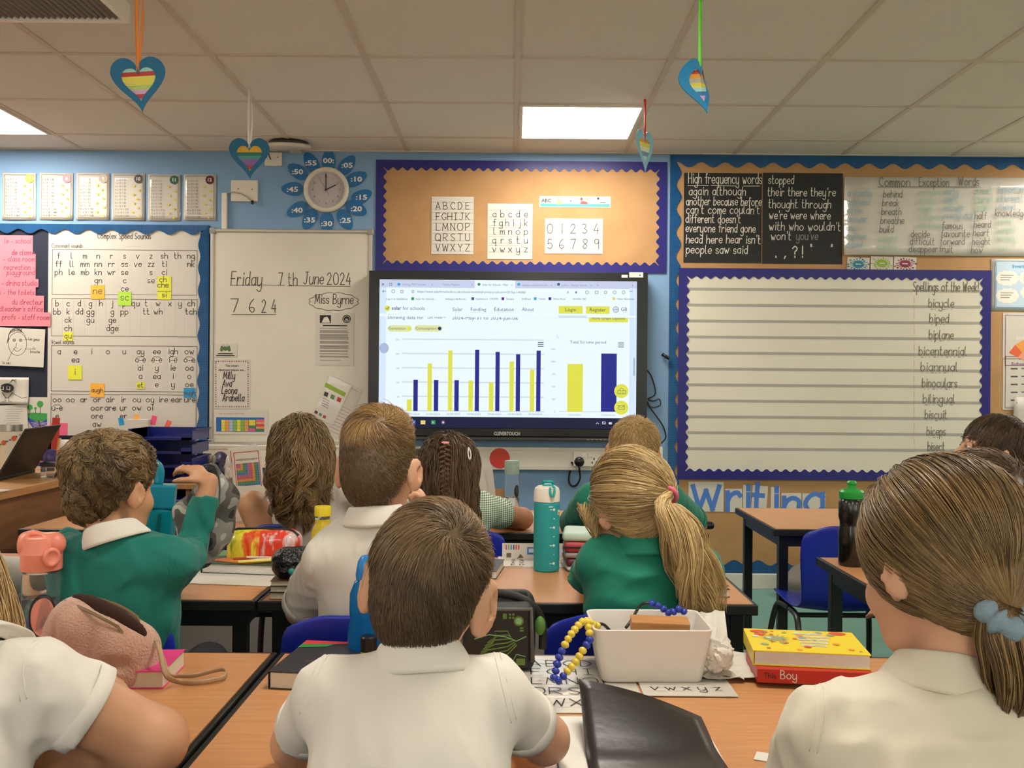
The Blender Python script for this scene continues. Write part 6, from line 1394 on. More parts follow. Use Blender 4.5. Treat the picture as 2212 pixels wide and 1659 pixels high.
# black folder bent upwards on the front table
t = thing('exercise_book', 'open exercise book with its bent black cover lifted off the table', 'book', (.165, 1.33, D2))
MB().box(-.095,-.095,0,.13,.12,.010).build('pages', pagesw, t)
MB().box(-.098,-.095,.0,-.095,.12,.012).build('binding', M('binding_blue', '#a7c4c4', .5), t)
A, B, C_, D_ = P(1250,1466,1.43), P(1515,1548,1.40), P(1592,1745,1.21), P(1275,1740,1.22); n = 10; d = MB(); vs = []
for j in range(n+1):
    for i in range(n+1):
        u, v = i/n, j/n; q = (A*(1-u)+B*u)*(1-v)+(D_*(1-u)+C_*u)*v
        q = q + Vector((0, 0, .007*sin(pi*u)*(1-v*.6))) + Vector((0,-.0,.006*sin(pi*v)))
        q.z = max(q.z, D2+.013); vs.append(q-Vector((.165,1.33,D2)))
d.add(vs, [((j+1)*(n+1)+i, (j+1)*(n+1)+i+1, j*(n+1)+i+1, j*(n+1)+i) for j in range(n) for i in range(n)])
o = d.build('black_cover', M('card_black', '#272422', .33, bump=(60, .05)), t, smooth=True); o.modifiers.new('s', 'SOLIDIFY').thickness = .0012
q = T(1640, 1640); mat_sheet('paper_scrap', 'small corner of white paper at the edge of the cream shirt', q.x+.02, q.y, .05, .03, D2, -.4, cat='paper')
# grey bag on the floor by the wall
so_ = Soft((-.2,-.12,-.01),(.2,.12,.22),.01); so_.ell((0,0,.08),(.14,.08,.09)).ell((.05,.0,.14),(.08,.05,.05),k=.04).fold(.008,30,5,); so_.plane((0,0,.0),(0,0,-1))
tag(soft_obj('cloth_bag', so_, M('bag_grey', '#77716a', .8)), 'slumped grey cloth bag on the floor below the brown board', 'bag').location = (P(1750,1230,4.95).x, 4.98, .002)
# louvred fixture on the ceiling
t = thing('louvre_fixture', 'louvred ceiling fixture with bright white rim hanging at the front left corner', 'ceiling fixture', (-1.92, 2.86, CEIL-.07))
d = MB(); a, b = .62, .30
for q in ((-a,-b,a,-b+.018),(-a,b-.018,a,b),(-a,-b+.018,-a+.018,b-.018),(a-.018,-b+.018,a,b-.018)): d.box(q[0],q[1],-.002,q[2],q[3],.06)
d.build('rim', M('rim_white', '#efe9df', .35), t); MB().box(-a+.018,-b+.018,.045,a-.018,b-.018,.06).build('back_plate', M('plate_tan', '#a39684', .6), t)
d = MB(); x = -a+.03
while x < a-.03: d.add([(x,-b+.018,.004),(x+.014,-b+.018,.022),(x+.014,b-.018,.022),(x,b-.018,.004)], [(0,1,2,3)]); x += .0205
o = d.build('louvre_grille', M('grille_tan', '#8d8070', .6), t); o.modifiers.new('s', 'SOLIDIFY').thickness = .0015
MB().box(-a+.1,-.1,.06,a-.1,.1,.0695).build('mounting', M('rim_white'), t)
# ================================================================ the children
skin_m = M('skin', '#c3926e', .5, sub=.06, var=(14, '#ba8864'))
skin_l = M('skin_light', '#cc9c7c', .5, sub=.06, var=(14, '#c49273'))
skin_r = M('skin_rosy', '#bb835f', .5, sub=.06, var=(14, '#b37a58'))
polo_w = M('white_polo', '#d8d2c7', .8, bump=(900, .12), sheen=.1)
polo_c = M('cream_polo', '#d2c9b5', .8, bump=(900, .12), sheen=.1)
green_s = M('green_sweater', '#066e62', .85, bump=(700, .15), sheen=.08)
green_p = M('green_polo', '#0a7a63', .8, bump=(800, .15), sheen=.08)
shorts_m = M('grey_school_shorts', '#3a3b40', .85)
eye_w, eye_d, lip_m = M('eye_white', '#ddd6cc', .2), M('eye_dark', '#2a211b', .2), M('lips', '#a9614f', .5)
def gingham():
    m = M('green_gingham', '#d5dccb', .8); nt = m.node_tree; tc = nt.nodes.new('ShaderNodeTexCoord'); mul = None
    facs = []
    for ax in ('X', 'Z'):
        w = nt.nodes.new('ShaderNodeTexWave'); w.bands_direction = ax; w.inputs['Scale'].default_value = 45
        nt.links.new(tc.outputs['Object'], w.inputs['Vector']); facs.append(w)
    mx = nt.nodes.new('ShaderNodeMath'); mx.operation = 'ADD'; nt.links.new(facs[0].outputs['Fac'], mx.inputs[0]); nt.links.new(facs[1].outputs['Fac'], mx.inputs[1])
    r = nt.nodes.new('ShaderNodeValToRGB'); r.color_ramp.elements[0].position = .35; r.color_ramp.elements[1].position = 1.0; mx2 = nt.nodes.new('ShaderNodeMath'); mx2.operation = 'MULTIPLY'; mx2.inputs[1].default_value = .6
    r.color_ramp.elements[0].color = lin('#d9dfcc'); r.color_ramp.elements[1].color = lin('#2d6b49')
    nt.links.new(mx.outputs[0], mx2.inputs[0]); nt.links.new(mx2.outputs[0], r.inputs[0]); nt.links.new(r.outputs[0], nt.nodes['Principled BSDF'].inputs['Base Color']); return m
def rot3(yaw=0, pitch=0, roll=0): return np.array(Matrix.Rotation(yaw, 3, 'Z') @ Matrix.Rotation(pitch, 3, 'X') @ Matrix.Rotation(roll, 3, 'Y'))
def nrmz(v, ax=-1): return v/(np.linalg.norm(v, axis=ax, keepdims=True)+1e-9)
HC, HR = V3(0,-.010,.020), V3(.0725,.091,.085)         # the skull, in the head's own frame
def head_into(S_, Hc, Q, s, ears=1.0):
    g = lambda *p: Hc+Q@(V3(*p)*s)
    S_.ell(g(*HC), HR*s, Q, k=0)
    S_.ell(g(0,-.045,-.03), V3(.056,.05,.06)*s, Q, k=.03*s)
    S_.ell(g(0,.034,-.042), V3(.055,.054,.072)*s, Q, k=.03*s)
    S_.cap(g(-.022,.058,-.092), g(.022,.058,-.092), .022*s, k=.03*s); S_.ell(g(0,.074,-.100), V3(.016,.014,.013)*s, Q, k=.02*s)
    for x in (-1, 1):
        S_.ell(g(x*.036,.060,-.045), V3(.024,.024,.024)*s, Q, k=.02*s)
        S_.ell(g(x*.030,.092,-.012), V3(.017,.011,.010)*s, Q, k=.012*s, op='-')
        S_.cap(g(x*.014,.084,.006), g(x*.044,.074,.005), .008*s, .006*s, k=.014*s)
        ER = Q@rot3(-x*.62)
        S_.ell(g(x*.082,-.010,-.022), V3(.0085,.0205,.033)*s*ears, ER, k=.006*s); S_.ell(g(x*.074,.002,-.040), V3(.007,.010,.014)*s*ears, ER, k=.008*s)
        S_.ell(g(x*.0905,-.005,-.018), V3(.0042,.0085,.015)*s*ears, ER, k=.003*s, op='-')
    S_.cap(g(0,.088,-.012), g(0,.104,-.043), .0065*s, .0095*s, k=.012*s)
    for x in (-1, 1): S_.ell(g(x*.010,.096,-.045), V3(.007,.009,.007)*s, Q, k=.006*s)
    S_.cap(g(-.014,.0855,-.070), g(.014,.0855,-.070), .0055*s, k=.006*s); S_.cap(g(-.012,.0835,-.079), g(.012,.0835,-.079), .0062*s, k=.006*s)
    S_.cap(g(-.019,.0905,-.0748), g(.019,.0905,-.0748), .0016*s, k=.003*s, op='-')
def hand_into(S_, Wp, dr, pn, side, s=1., curl=(.5,.6,.6,.6,.6), spread=.1):
    """palm and five fingers: dr along the hand, pn out of the palm, side +1 puts the thumb to dr x pn"""
    dr = nrmz(V3(dr)); pn = V3(pn); pn = nrmz(pn-dr*(pn@dr)); ac = np.cross(dr, pn)*side
    Qh = np.stack([ac, dr, pn], 1)
    S_.ell(Wp+dr*.034*s, V3(.029,.040,.0125)*s, Qh, k=.012*s)
    S_.cap(Wp+dr*.048*s+ac*.016*s, Wp+dr*.050*s-ac*.019*s, .0105*s, k=.012*s)
    for i, (ln, r_) in enumerate(((.060,.0076),(.066,.0080),(.061,.0076),(.048,.0068))):
        o = (1.45-i)*.0155*s; p = Wp+dr*(.060-.004*abs(i-1))*s+ac*o; a = curl[i+1]; d0 = nrmz(dr+ac*(1.4-i)*spread)
        ang = a*.55
        for f, seg in enumerate((.46,.30,.24)):
            dd = d0*cos(ang)+pn*sin(ang); q = p+dd*ln*seg*s; S_.cap(p, q, r_*s*(1-.06*f), r_*s*(.94-.06*f), k=.004*s); p = q; ang += a*.75
    p = Wp+dr*.014*s+ac*.020*s; d0 = nrmz(dr*.72+ac*.62+pn*.22); ang = 0
    for f, seg in enumerate((.030,.024,.020)):
        dd = nrmz(d0*cos(ang)+(pn*.8-ac*.4)*sin(ang)); q = p+dd*seg*s; S_.cap(p, q, (.0105-.0012*f)*s, (.0095-.0012*f)*s, k=.007*s); p = q; ang += curl[0]*.5
def strand_obj(name, Pt, rad, mat, parent, org, tone, sides=3, flat=1.0):
    N, K, _ = Pt.shape; T_ = np.gradient(Pt, axis=1); T_ = nrmz(T_); ref = nrmz(np.random.RandomState(1).randn(N, 1, 3)); u = nrmz(np.cross(T_, ref)); v = np.cross(T_, u)
    tp = np.linspace(0, 1, K)[None, :, None]; rr = np.asarray(rad).reshape(-1, 1, 1)*(1-.75*tp**2)
    ring = np.stack([Pt+rr*(u*cos(2*pi*k/sides)+v*sin(2*pi*k/sides)*flat) for k in range(sides)], 2)     # N,K,sides,3
    base = (np.arange(N)[:, None, None]*K+np.arange(K-1)[None, :, None])*sides; k = np.arange(sides)[None, None, :]; k2 = (k+1) % sides
    F = np.stack([base+k, base+k2, base+sides+k2, base+sides+k], -1).reshape(-1, 4)
    return np_obj(name, ring.reshape(-1, 3), F, mat, parent, org, attr=np.repeat(np.asarray(tone), K*sides))
class Field:                                            # distance to the hair cap, to keep strands outside it
    def __init__(s, S_): s.lo, s.h, s.d, s.n = S_.lo, S_.h, S_.d.copy(), S_.n
    def val(s, q):
        x = np.clip((q-s.lo)/s.h, 0, s.n-1.001); i = x.astype(int); f = x-i; o = 0
        for a in (0, 1):
            for b in (0, 1):
                for c in (0, 1):
                    o = o+s.d[i[..., 0]+a, i[..., 1]+b, i[..., 2]+c]*(f[..., 0] if a else 1-f[..., 0])*(f[..., 1] if b else 1-f[..., 1])*(f[..., 2] if c else 1-f[..., 2])
        return o
    def nrm(s, q):
        e = s.h*.8; return nrmz(np.stack([s.val(q+V3(*[e*(k == j) for k in range(3)]))-s.val(q-V3(*[e*(k == j) for k in range(3)])) for j in range(3)], -1))
    def push(s, q, t=.002):
        for _ in range(2):
            g = np.maximum(0, t-(s.val(q)[..., None])); q = q+s.nrm(q)*np.minimum(g, .03)
        return q
def ell_n(p): q = (p-HC)/HR**2; return nrmz(q)
def person(label, Hc, N, SL, SR, pel, hq=(0,0,0), s=1.0, EL=None, ER=None, WL=None, WR=None, skin=skin_m, shirt=polo_w, h=.006, hh=.004, slv=.62, slr=1.0, lng=False, hands=None, hair=None, collar='polo', wide=1.0, knees=None, group='children sitting at the tables', fold=.0016, collar_m=None, ears=1.0, seed=1, girth=1.0, slv2=None, cl_open=2.6, arm=1.0, fst=(1,1,.35), long_legs=True):
    Hc, N, SL, SR, pel = (V3(*q) for q in (Hc, N, SL, SR, pel)); Q = rot3(*hq); hands = hands or {}
    rt = nrmz(SR-SL); up = N-pel; up = nrmz(up-rt*(up@rt)); fw = np.cross(up, rt); TQ = np.stack([rt, fw, up], 1); org = V3(N[0], pel[1], 0)
    EL = V3(*(EL if EL is not None else SL+V3(-.03,.14,-.15))); ER = V3(*(ER if ER is not None else SR+V3(.03,.14,-.15)))
    WL = V3(*(WL if WL is not None else EL+V3(.10,.16,.0))); WR = V3(*(WR if WR is not None else ER+V3(-.10,.16,.0)))
    Ltor = np.linalg.norm(N-pel); mid = lambda t, f=0, z=0: pel+(N-pel)*t+fw*f+up*z
    hipL, hipR = pel-rt*.068*s, pel+rt*.068*s
    kn = knees or {}
    kL = V3(*kn.get('L', (hipL[0]-.03, hipL[1]+.31, .44))); kR = V3(*kn.get('R', (hipR[0]+.03, hipR[1]+.31, .44)))
    aL = V3(*kn.get('aL', (kL[0], kL[1]-.03, .085))); aR = V3(*kn.get('aR', (kR[0], kR[1]-.03, .085)))
    pts = np.array([Hc, N, SL, SR, pel, EL, ER, WL, WR, kL, kR, aL, aR]); lo, hi = pts.min(0)-.17, pts.max(0)+.17; lo[2] = -.01
    B = Soft(lo, hi, h)
    def trunk(S_, e=0., k=.05):
        S_.ell(mid(.62), V3(.112*wide+e,.078*girth+e,.40*Ltor+e), TQ, k=0); S_.ell(mid(.26), V3(.104*wide+e,.080*girth+e,.33*Ltor+e), TQ, k=k); S_.ell(pel+up*.01, V3(.116*wide+e,.092*girth+e,.085+e), TQ, k=k)
        S_.cap(SL+rt*.012, SR-rt*.012, .037*s+e, k=k); 
        for sh in (SL, SR): S_.cap(N-up*.050-fw*.004, sh*.66+N*.34-up*.012, .036*s+e, .031*s+e, k=.04)
    trunk(B)
    B.cap(Hc+Q@V3(0,-.026,-.055)*s, N-up*.03, .040*s, .044*s, k=.02)
    for Sh, E, Wp in ((SL, EL, WL), (SR, ER, WR)):
        B.cap(Sh, E, .036*s*arm, .031*s*arm, k=.035); B.cap(E, Wp, .031*s*arm, .0215*s, k=.018)
    for hp, kk, aa in ((hipL, kL, aL), (hipR, kR, aR)):
        B.cap(hp, kk, .064*s, .046*s, k=.03); B.cap(kk, aa, .045*s, .029*s, k=.015); B.cap(aa+V3(0,-.02,-.045), aa+V3(0,.10,-.055), .030, .026, k=.02)
    head_into(B, Hc, Q, s, ears)
    for key, Wp, E in (('L', WL, EL), ('R', WR, ER)):
        hd = hands.get(key, {}); dr = hd.get('dir', nrmz(Wp-E)); hand_into(B, Wp, dr, hd.get('palm', (0,0,-1)), hd.get('side', 1 if key == 'L' else -1), .86*s, hd.get('curl', (.4,.5,.55,.6,.6)), hd.get('spread', .08))
    root = soft_obj('person', B, skin, org=tuple(org)); tag(root, label, 'person', group)
    # clothing
    Sh_ = Soft(lo, hi, h); trunk(Sh_, .008)
    for Sh, E, Wp, sl in ((SL, EL, WL, slv), (SR, ER, WR, slv2 or slv)):
        if lng:
            Sh_.cap(Sh, E, .047*s*slr, .042*s, k=.03); Sh_.cap(E, Wp+(E-Wp)*.24, .042*s, .033*s, k=.02, cut=True)
        else: Sh_.cap(Sh, Sh+(E-Sh)*sl, .047*s*slr, .047*s*slr, k=.03, cut=True)
    if collar in ('crew', 'sweater'): Sh_.cap(N-up*.04, N-up*.012, .060*s, .056*s, k=.02)
    Sh_.fold(fold*1.2, 34, seed, 5, stretch=(1,1,.45)); Sh_.crease(fold*.9, 90, seed+5, 6, stretch=fst); Sh_.crease(fold*.5, 150, seed+9, 5, stretch=fst)
    In = Soft(lo, hi, h); trunk(In, .0035)               # the cloth never dips below the skin
    for Sh, E, Wp, sl in ((SL, EL, WL, slv), (SR, ER, WR, slv2 or slv)):
        In.cap(Sh, Sh+(E-Sh)*(1. if lng else sl), .0395*s*arm, .0355*s*arm, k=.035, cut=not lng)
        if lng: In.cap(E, Wp+(E-Wp)*.24, .0345*s, .026*s, k=.018, cut=True)
    Sh_.d = np.minimum(Sh_.d, In.d); Sh_.plane(pel-up*.05, -up)
    sh_o = soft_obj('sweater' if lng else 'polo_shirt', Sh_, shirt, root, org)
    fs_ = Field(Sh_)                               # raised seams round the armholes
    for sg, Sh, E in ((-1, SL, EL), (1, SR, ER)):
        c = Sh+rt*sg*.010; nn_ = nrmz(rt*sg*.95+up*.25); a1 = nrmz(up-nn_*(up@nn_)); a2 = np.cross(nn_, a1); d = MB()
        for off in (0., .007):
            ring = []
            for i in range(36):
                th = 2*pi*i/36; dv = a1*cos(th)+a2*sin(th); rr_ = .02+np.arange(60)*.002; val = fs_.val(c+nn_*off+dv*rr_[:, None]); j = np.argmax(val > 0); ok_ = val[j] > 0 and (dv@up) > -.55 and rr_[j] < .085
                ring.append((c+nn_*off+dv*(rr_[j]-.0014)-org) if ok_ else None)
            run = []
            for q in ring[18:]+ring[:18]+[None]:
                if q is None:
                    if len(run) > 3: d.tube([tuple(z) for z in run], .0009, 5)
                    run = []
                else: run.append(q)
        if d.v: d.build('armhole_seam', shirt, sh_o, smooth=True)
    if not lng:                                    # stitched hems of the sleeves
        for Sh, E, sl in ((SL, EL, slv), (SR, ER, slv2 or slv)):
            a = Sh+(E-Sh)*sl; ax = nrmz(E-Sh); u = nrmz(np.cross(ax, V3(.1,.2,1))); v = np.cross(ax, u); r_ = .0475*s*slr
            d = MB(); ring = lambda off, r: [tuple(a-ax*off+(u*cos(q)+v*sin(q))*r-org) for q in [2*pi*i/28 for i in range(28)]]
            vs = ring(.022, r_-.002)+ring(.0205, r_+.0003)+ring(.001, r_+.0006)+ring(-.001, r_-.004); n_ = 28
            d.add(vs, [(j*n_+i, j*n_+(i+1) % n_, (j+1)*n_+(i+1) % n_, (j+1)*n_+i) for j in range(3) for i in range(n_)]); d.build('sleeve_hem', shirt, sh_o, smooth=True)
    if collar in ('polo', 'sweater'):
        ax = nrmz(.55*nrmz(Hc+Q@V3(0,-.03,-.06)*s-N)+.45*up); f_ = nrmz(fw-ax*(fw@ax)); r0 = np.cross(f_, ax); rn = .050*s; nA = 40; vs = []; base = N+up*(.008 if lng else .002)
        for i in range(nA+1):
            th = -cl_open+2*cl_open*i/nA; c_ = abs(th)/cl_open; dirv = -f_*cos(th)+r0*sin(th); drop = .012*c_**2; hb = .026-.010*c_; fl_ = 1+.25*c_**3; wob = .0015*sin(th*7+seed)
            for r_, z_ in ((rn*.97,-.022-drop),(rn*1.0,hb-drop),(rn*1.05,hb+.004-drop),(rn*1.14,hb-.001-drop),(rn*1.42*fl_+wob,-.012-drop*1.2),(rn*1.42*fl_+wob-.002,-.0155-drop*1.2),(rn*1.16,-.006-drop)): vs.append(tuple(base+dirv*r_+ax*z_-org))
        m_ = 7; d = MB(); d.add(vs, [(i*m_+j, i*m_+(j+1) % m_, (i+1)*m_+(j+1) % m_, (i+1)*m_+j) for i in range(nA) for j in range(m_)]+[tuple(range(m_)), tuple(nA*m_+j for j in range(m_-1,-1,-1))])
        d.build('collar', collar_m or shirt, sh_o, smooth=True, sub=1)
    Sp = Soft(lo, hi, max(h, .008)); Sp.ell(pel-up*.0, V3(.124,.10,.09), TQ, k=0)
    for hp, kk, aa in ((hipL, kL, aL), (hipR, kR, aR)):
        if long_legs: Sp.cap(hp, kk, .070*s, .054*s, k=.02); Sp.cap(kk, aa, .053*s, .043*s, k=.015, cut=True)
        else: Sp.cap(hp, hp+(kk-hp)*.72, .072*s, .063*s, k=.02, cut=True)
    soft_obj('school_trousers' if long_legs else 'school_shorts', Sp, shorts_m, root, org)
    for aa in (aL, aR):
        Sq = Soft(aa-V3(.06,.09,.10), aa+V3(.06,.17,.06), .006); Sq.cap(aa+V3(0,-.022,-.045), aa+V3(0,.105,-.053), .037, .034, k=.01).cap(aa+V3(0,0,0), aa+V3(0,-.01,-.04), .036, .036, k=.02); Sq.plane(aa-V3(0,0,.082), (0,0,-1)); soft_obj('shoe', Sq, M('shoe_black', '#161415', .4), root, org)
    g = lambda p: Hc+(V3(*p)*s)@Q.T
    if abs(hq[0]) > .8:                            # only where a face can be seen
        for x in (-1, 1):
            d = MB(); c = g((x*.030,.0775,-.012))-org; d.ball(tuple(c), .0118*s, 14); d.build('eye', eye_w, root, smooth=True)
            d = MB(); c3 = g((x*.030,.0775,-.0075))-org; d.ball(tuple(c3), .0122*s, 14); d.build('eyelid', skin, root, smooth=True)
            c2 = g((x*.030,.0855,-.0125))-org; d = MB(); d.ball(tuple(c2), .0052*s, 10); d.build('iris', eye_d, root, smooth=True)
            d = MB(); d.tube([tuple(g((x*q,.0905-.12*max(0, q-.02)**1.0*.6,.012+.003*sin((q-.012)/.034*pi)))-org) for q in (.012,.022,.034,.046)], [.0016,.0026,.0024,.001], 6, flat=.6); d.build('eyebrow', M('brow_brown', '#4a3524', .7), root, smooth=True)
        d = MB(); d.tube([tuple(g((q,.0915-.35*q*q*20*.02,-.0748-.6*abs(q)*.05))-org) for q in (-.018,-.008,0,.008,.018)], [.0015,.0042,.0048,.0042,.0015], 8, flat=.7); d.build('lips', lip_m, root, smooth=True)
    if hair: hair(root, org, Hc, Q, s, dict(N=N, mid=mid, TQ=TQ, Ltor=Ltor, SL=SL, SR=SR, up=up, wide=wide))
    return root
# ---------------------------------------------------------------- hair
LINE_BOY = ([-.12,-.10,-.075,-.055,-.035,-.015,.0,.014,.03,.05,.085], [-.095,-.098,-.092,-.075,-.03,.008,.012,-.005,-.02,.022,.056])
def cap_mesh(thick, line=LINE_BOY, nape=1.0, puff=None, h=.004, fold=None):
    S_ = Soft((-.14,-.16,-.16), (.14,.15,.17), h); S_.ell(HC, HR+thick, k=0); S_.ell((0,-.047,-.035*nape), (.057+thick*.7,.052+thick*.6,.062), k=.03)
    if puff: puff(S_)
    if fold: S_.fold(*fold)
    def cut(p): return np.maximum(0, (np.interp(p[:, 1], line[0], line[1])-p[:, 2]))
    fld = Field(S_)
    full = np.argwhere(S_.d < .02); p = S_.lo+full*S_.h; zl = np.interp(p[:, 1], line[0], line[1]); e = ((zl-p[:, 2])*.85).astype(np.float32)
    i = tuple(full.T); S_.d[i] = np.maximum(S_.d[i], e)
    return S_.mesh(1)+(fld,)
def sample(p, f, n, rs, keep=None):
    a, b, c = p[f[:, 0]], p[f[:, 1]], p[f[:, 2]]; nr = np.cross(b-a, c-a); ar = np.linalg.norm(nr, axis=1); ctr = (a+c)/2
    out = (ell_n(ctr)*nrmz(nr)).sum(1) > .35; ar = ar*out
    if keep is not None: ar = ar*keep(ctr)
    i = rs.choice(len(f), n, p=ar/ar.sum()); u, v = rs.rand(n, 1), rs.rand(n, 1); q = p[f[i]]
    return (q[:, 0]*(1-u)+q[:, 1]*u)*(1-v)+(q[:, 3]*(1-u)+q[:, 2]*u)*v
def toW(Pt, Hc, Q, s): return Hc+(Pt*s)@Q.T
def short_hair(mat, n=5000, whorl=(.02,-.072,.062), ltop=.034, lside=.010, lift=.35, thick=.005, rad=.0007, seed=2, swirl=.5, line=LINE_BOY, puff=None, tones=(.15,.85), wavy=0., fade=.5, K=6, zmid=(.0,.05), fold=None, fwd=.0, jit=.13, locks=None):
    def fn(root, org, Hc, Q, s, cx):
        rs = np.random.RandomState(seed); p, f, fl = cap_mesh(thick, line, puff=puff, fold=fold)
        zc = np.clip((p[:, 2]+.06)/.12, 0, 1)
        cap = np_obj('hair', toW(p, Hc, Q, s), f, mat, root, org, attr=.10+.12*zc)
        r = sample(p, f, n, rs); nn = fl.nrm(r); wv = V3(*whorl)
        d = r-wv; t = d-nn*(d*nn).sum(1, keepdims=True); t = nrmz(t); t = nrmz(t*cos(swirl)+np.cross(nn, t)*sin(swirl)+V3(0, fwd, 0)); t = nrmz(t+rs.randn(n, 3)*jit)
        k = np.clip((r[:, 2]-zmid[0])/(zmid[1]-zmid[0]), 0, 1)[:, None]; ln = (lside+(ltop-lside)*k)*(.65+.7*rs.rand(n, 1)); Lf = lift*(.6+.8*rs.rand(n, 1))*(.5+.5*k)
        ph = 3.2*np.sin(r@V3(38,26,31))[:, None]+rs.rand(n, 1)*.8; Pt = [r-nn*.002]; q = r.copy(); dirv = nrmz(t+nn*Lf*1.6)
        for i in range(K-1):
            nn2 = fl.nrm(q); dirv = nrmz(dirv*.75+(dirv-nn2*(dirv*nn2).sum(1, keepdims=True))*.35-V3(0,0,.10))
            if wavy: dirv = nrmz(dirv+wavy*np.cross(nn2, dirv)*np.sin(ph+i*1.1))
            q = q+dirv*ln/(K-1)
            q = fl.push(q, .0012); Pt.append(q)
        Pt = np.stack(Pt, 1)
        if locks: Pt = fl.push(clump(Pt, r, locks[0], locks[1], locks[2], rs, locks[3]), .001)
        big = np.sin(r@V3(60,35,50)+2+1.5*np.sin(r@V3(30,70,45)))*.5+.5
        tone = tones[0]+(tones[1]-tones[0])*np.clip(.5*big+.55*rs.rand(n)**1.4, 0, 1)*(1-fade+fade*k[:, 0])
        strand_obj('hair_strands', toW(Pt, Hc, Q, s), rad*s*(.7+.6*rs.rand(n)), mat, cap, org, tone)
    return fn
def slide(r, tie, K, rs, bulge=.012, jit=.05, fl=None):
    """strands combed over the skull from their roots to the tie point"""
    a = nrmz((r-HC)/HR); b = nrmz((V3(*tie)-HC)/HR)[None, :]; om = np.arccos(np.clip((a*b).sum(1, keepdims=True), -.98, 1)); out = []
    lay = rs.rand(len(r), 1); jt = rs.randn(len(r), 1)*.6; side = nrmz(np.cross(a, b))
    for i in range(K):
        t = i/(K-1); q = (np.sin((1-t)*om)*a+np.sin(t*om)*b)/np.sin(om); q = nrmz(q+side*jit*np.sin(pi*t)*jt); q = nrmz(q-V3(0,0,.10)*sin(pi*t)*(np.abs(a[:, :1])))
        q = HC+q*(HR+.006+bulge*sin(pi*t)*lay+.005*lay); out.append(fl.push(q, .001+.005*lay*min(1, t*4)) if fl else q)
    return np.stack(out, 1)
def clump(Pt, r, n_c, k, curl, rs, turns=2.2):
    """gathers strands into locks and lets each lock wave as one"""
    c = r[rs.choice(len(r), n_c, replace=False)]; g = np.argmin(((r[:, None]-c[None])**2).sum(-1), 1); K = Pt.shape[1]; t = np.linspace(0, 1, K)[None, :, None]
    cnt = np.maximum(np.bincount(g, minlength=n_c), 1); mean = np.stack([np.stack([np.bincount(g, Pt[:, j, a], n_c)/cnt for a in range(3)], 1) for j in range(K)], 1)
    out = Pt+(mean[g]-Pt)*(k*t**.8)
    ph = rs.rand(n_c)*6.3; fr = turns*(.75+.5*rs.rand(n_c)); ax = rs.randn(n_c, 3)*V3(1,.5,.15); ax = nrmz(ax)
    return out+ax[g][:, None]*(curl*t[..., 0]**.7*np.sin(ph[g][:, None]+6.283*fr[g][:, None]*t[..., 0]))[..., None]
def tail_strands(path, n, rs, r0, K=14, wave=.006, spread=None):
    pt = np.array(smooth_line([tuple(q) for q in path], 8)); idx = np.linspace(0, len(pt)-1, K).astype(int); c = pt[idx]; tg = nrmz(np.gradient(c, axis=0)); u = nrmz(np.cross(tg, V3(.2,1,.1))); v = np.cross(tg, u)
    prof = np.array(spread) if spread is not None else None; tt = np.linspace(0, 1, K); pr = np.interp(tt, np.linspace(0, 1, len(prof)), prof) if prof is not None else .35+.65*np.sin(np.clip(tt*1.15, 0, 1)*pi*.9)
    a = rs.rand(n, 1)*6.283; rr = np.sqrt(rs.rand(n, 1)); ph = rs.rand(n, 1)*6.3; grp = np.floor(a*2.2)+np.floor(rr*1.99)*5; fr = 1.9+.6*np.sin(grp*2.3)+rs.rand(n, 1)*.25
    ox = rr*np.cos(a)*r0*pr[None]+wave*np.sin(tt[None]*6.3*fr*.55+grp*1.7+ph*.25)*tt[None]**.7; oy = rr*np.sin(a)*r0*pr[None]+wave*np.cos(tt[None]*6.3*fr*.5+grp*2.1+ph*.25)*tt[None]**.7
    end = .72+.28*rs.rand(n, 1); 
    Pt = c[None]+ox[..., None]*u[None]+oy[..., None]*v[None]
    tq = np.clip(tt[None]*end, 0, 1)*(K-1); i0 = np.floor(tq).astype(int).clip(0, K-2); f_ = (tq-i0)[..., None]; ii = np.arange(n)[:, None]
    return Pt[ii, i0]*(1-f_)+Pt[ii, i0+1]*f_
def tie_ring(name, c, ax, r, m, root, org, fat=.004, lump=False, label=None):
    ax = nrmz(V3(*ax)); u = nrmz(np.cross(ax, V3(.3,.2,.9))); v = np.cross(ax, u); d = MB(); N_ = 64
    pts = [tuple(V3(*c)+(u*cos(2*pi*i/N_)+v*sin(2*pi*i/N_))*r-org) for i in range(N_)]
    d.tube(pts, [fat*(1+(.22*sin(2*pi*i/N_*9)+.10*sin(2*pi*i/N_*14+1) if lump else 0)) for i in range(N_)], 10, closed=True); o = d.build(name, m, root, smooth=True)
    if label: o['label'] = label
    return o
LINE_GIRL = ([-.12,-.10,-.075,-.055,-.035,-.015,.0,.014,.03,.05,.085], [-.085,-.085,-.080,-.070,-.045,-.018,-.005,-.005,-.01,.025,.058])
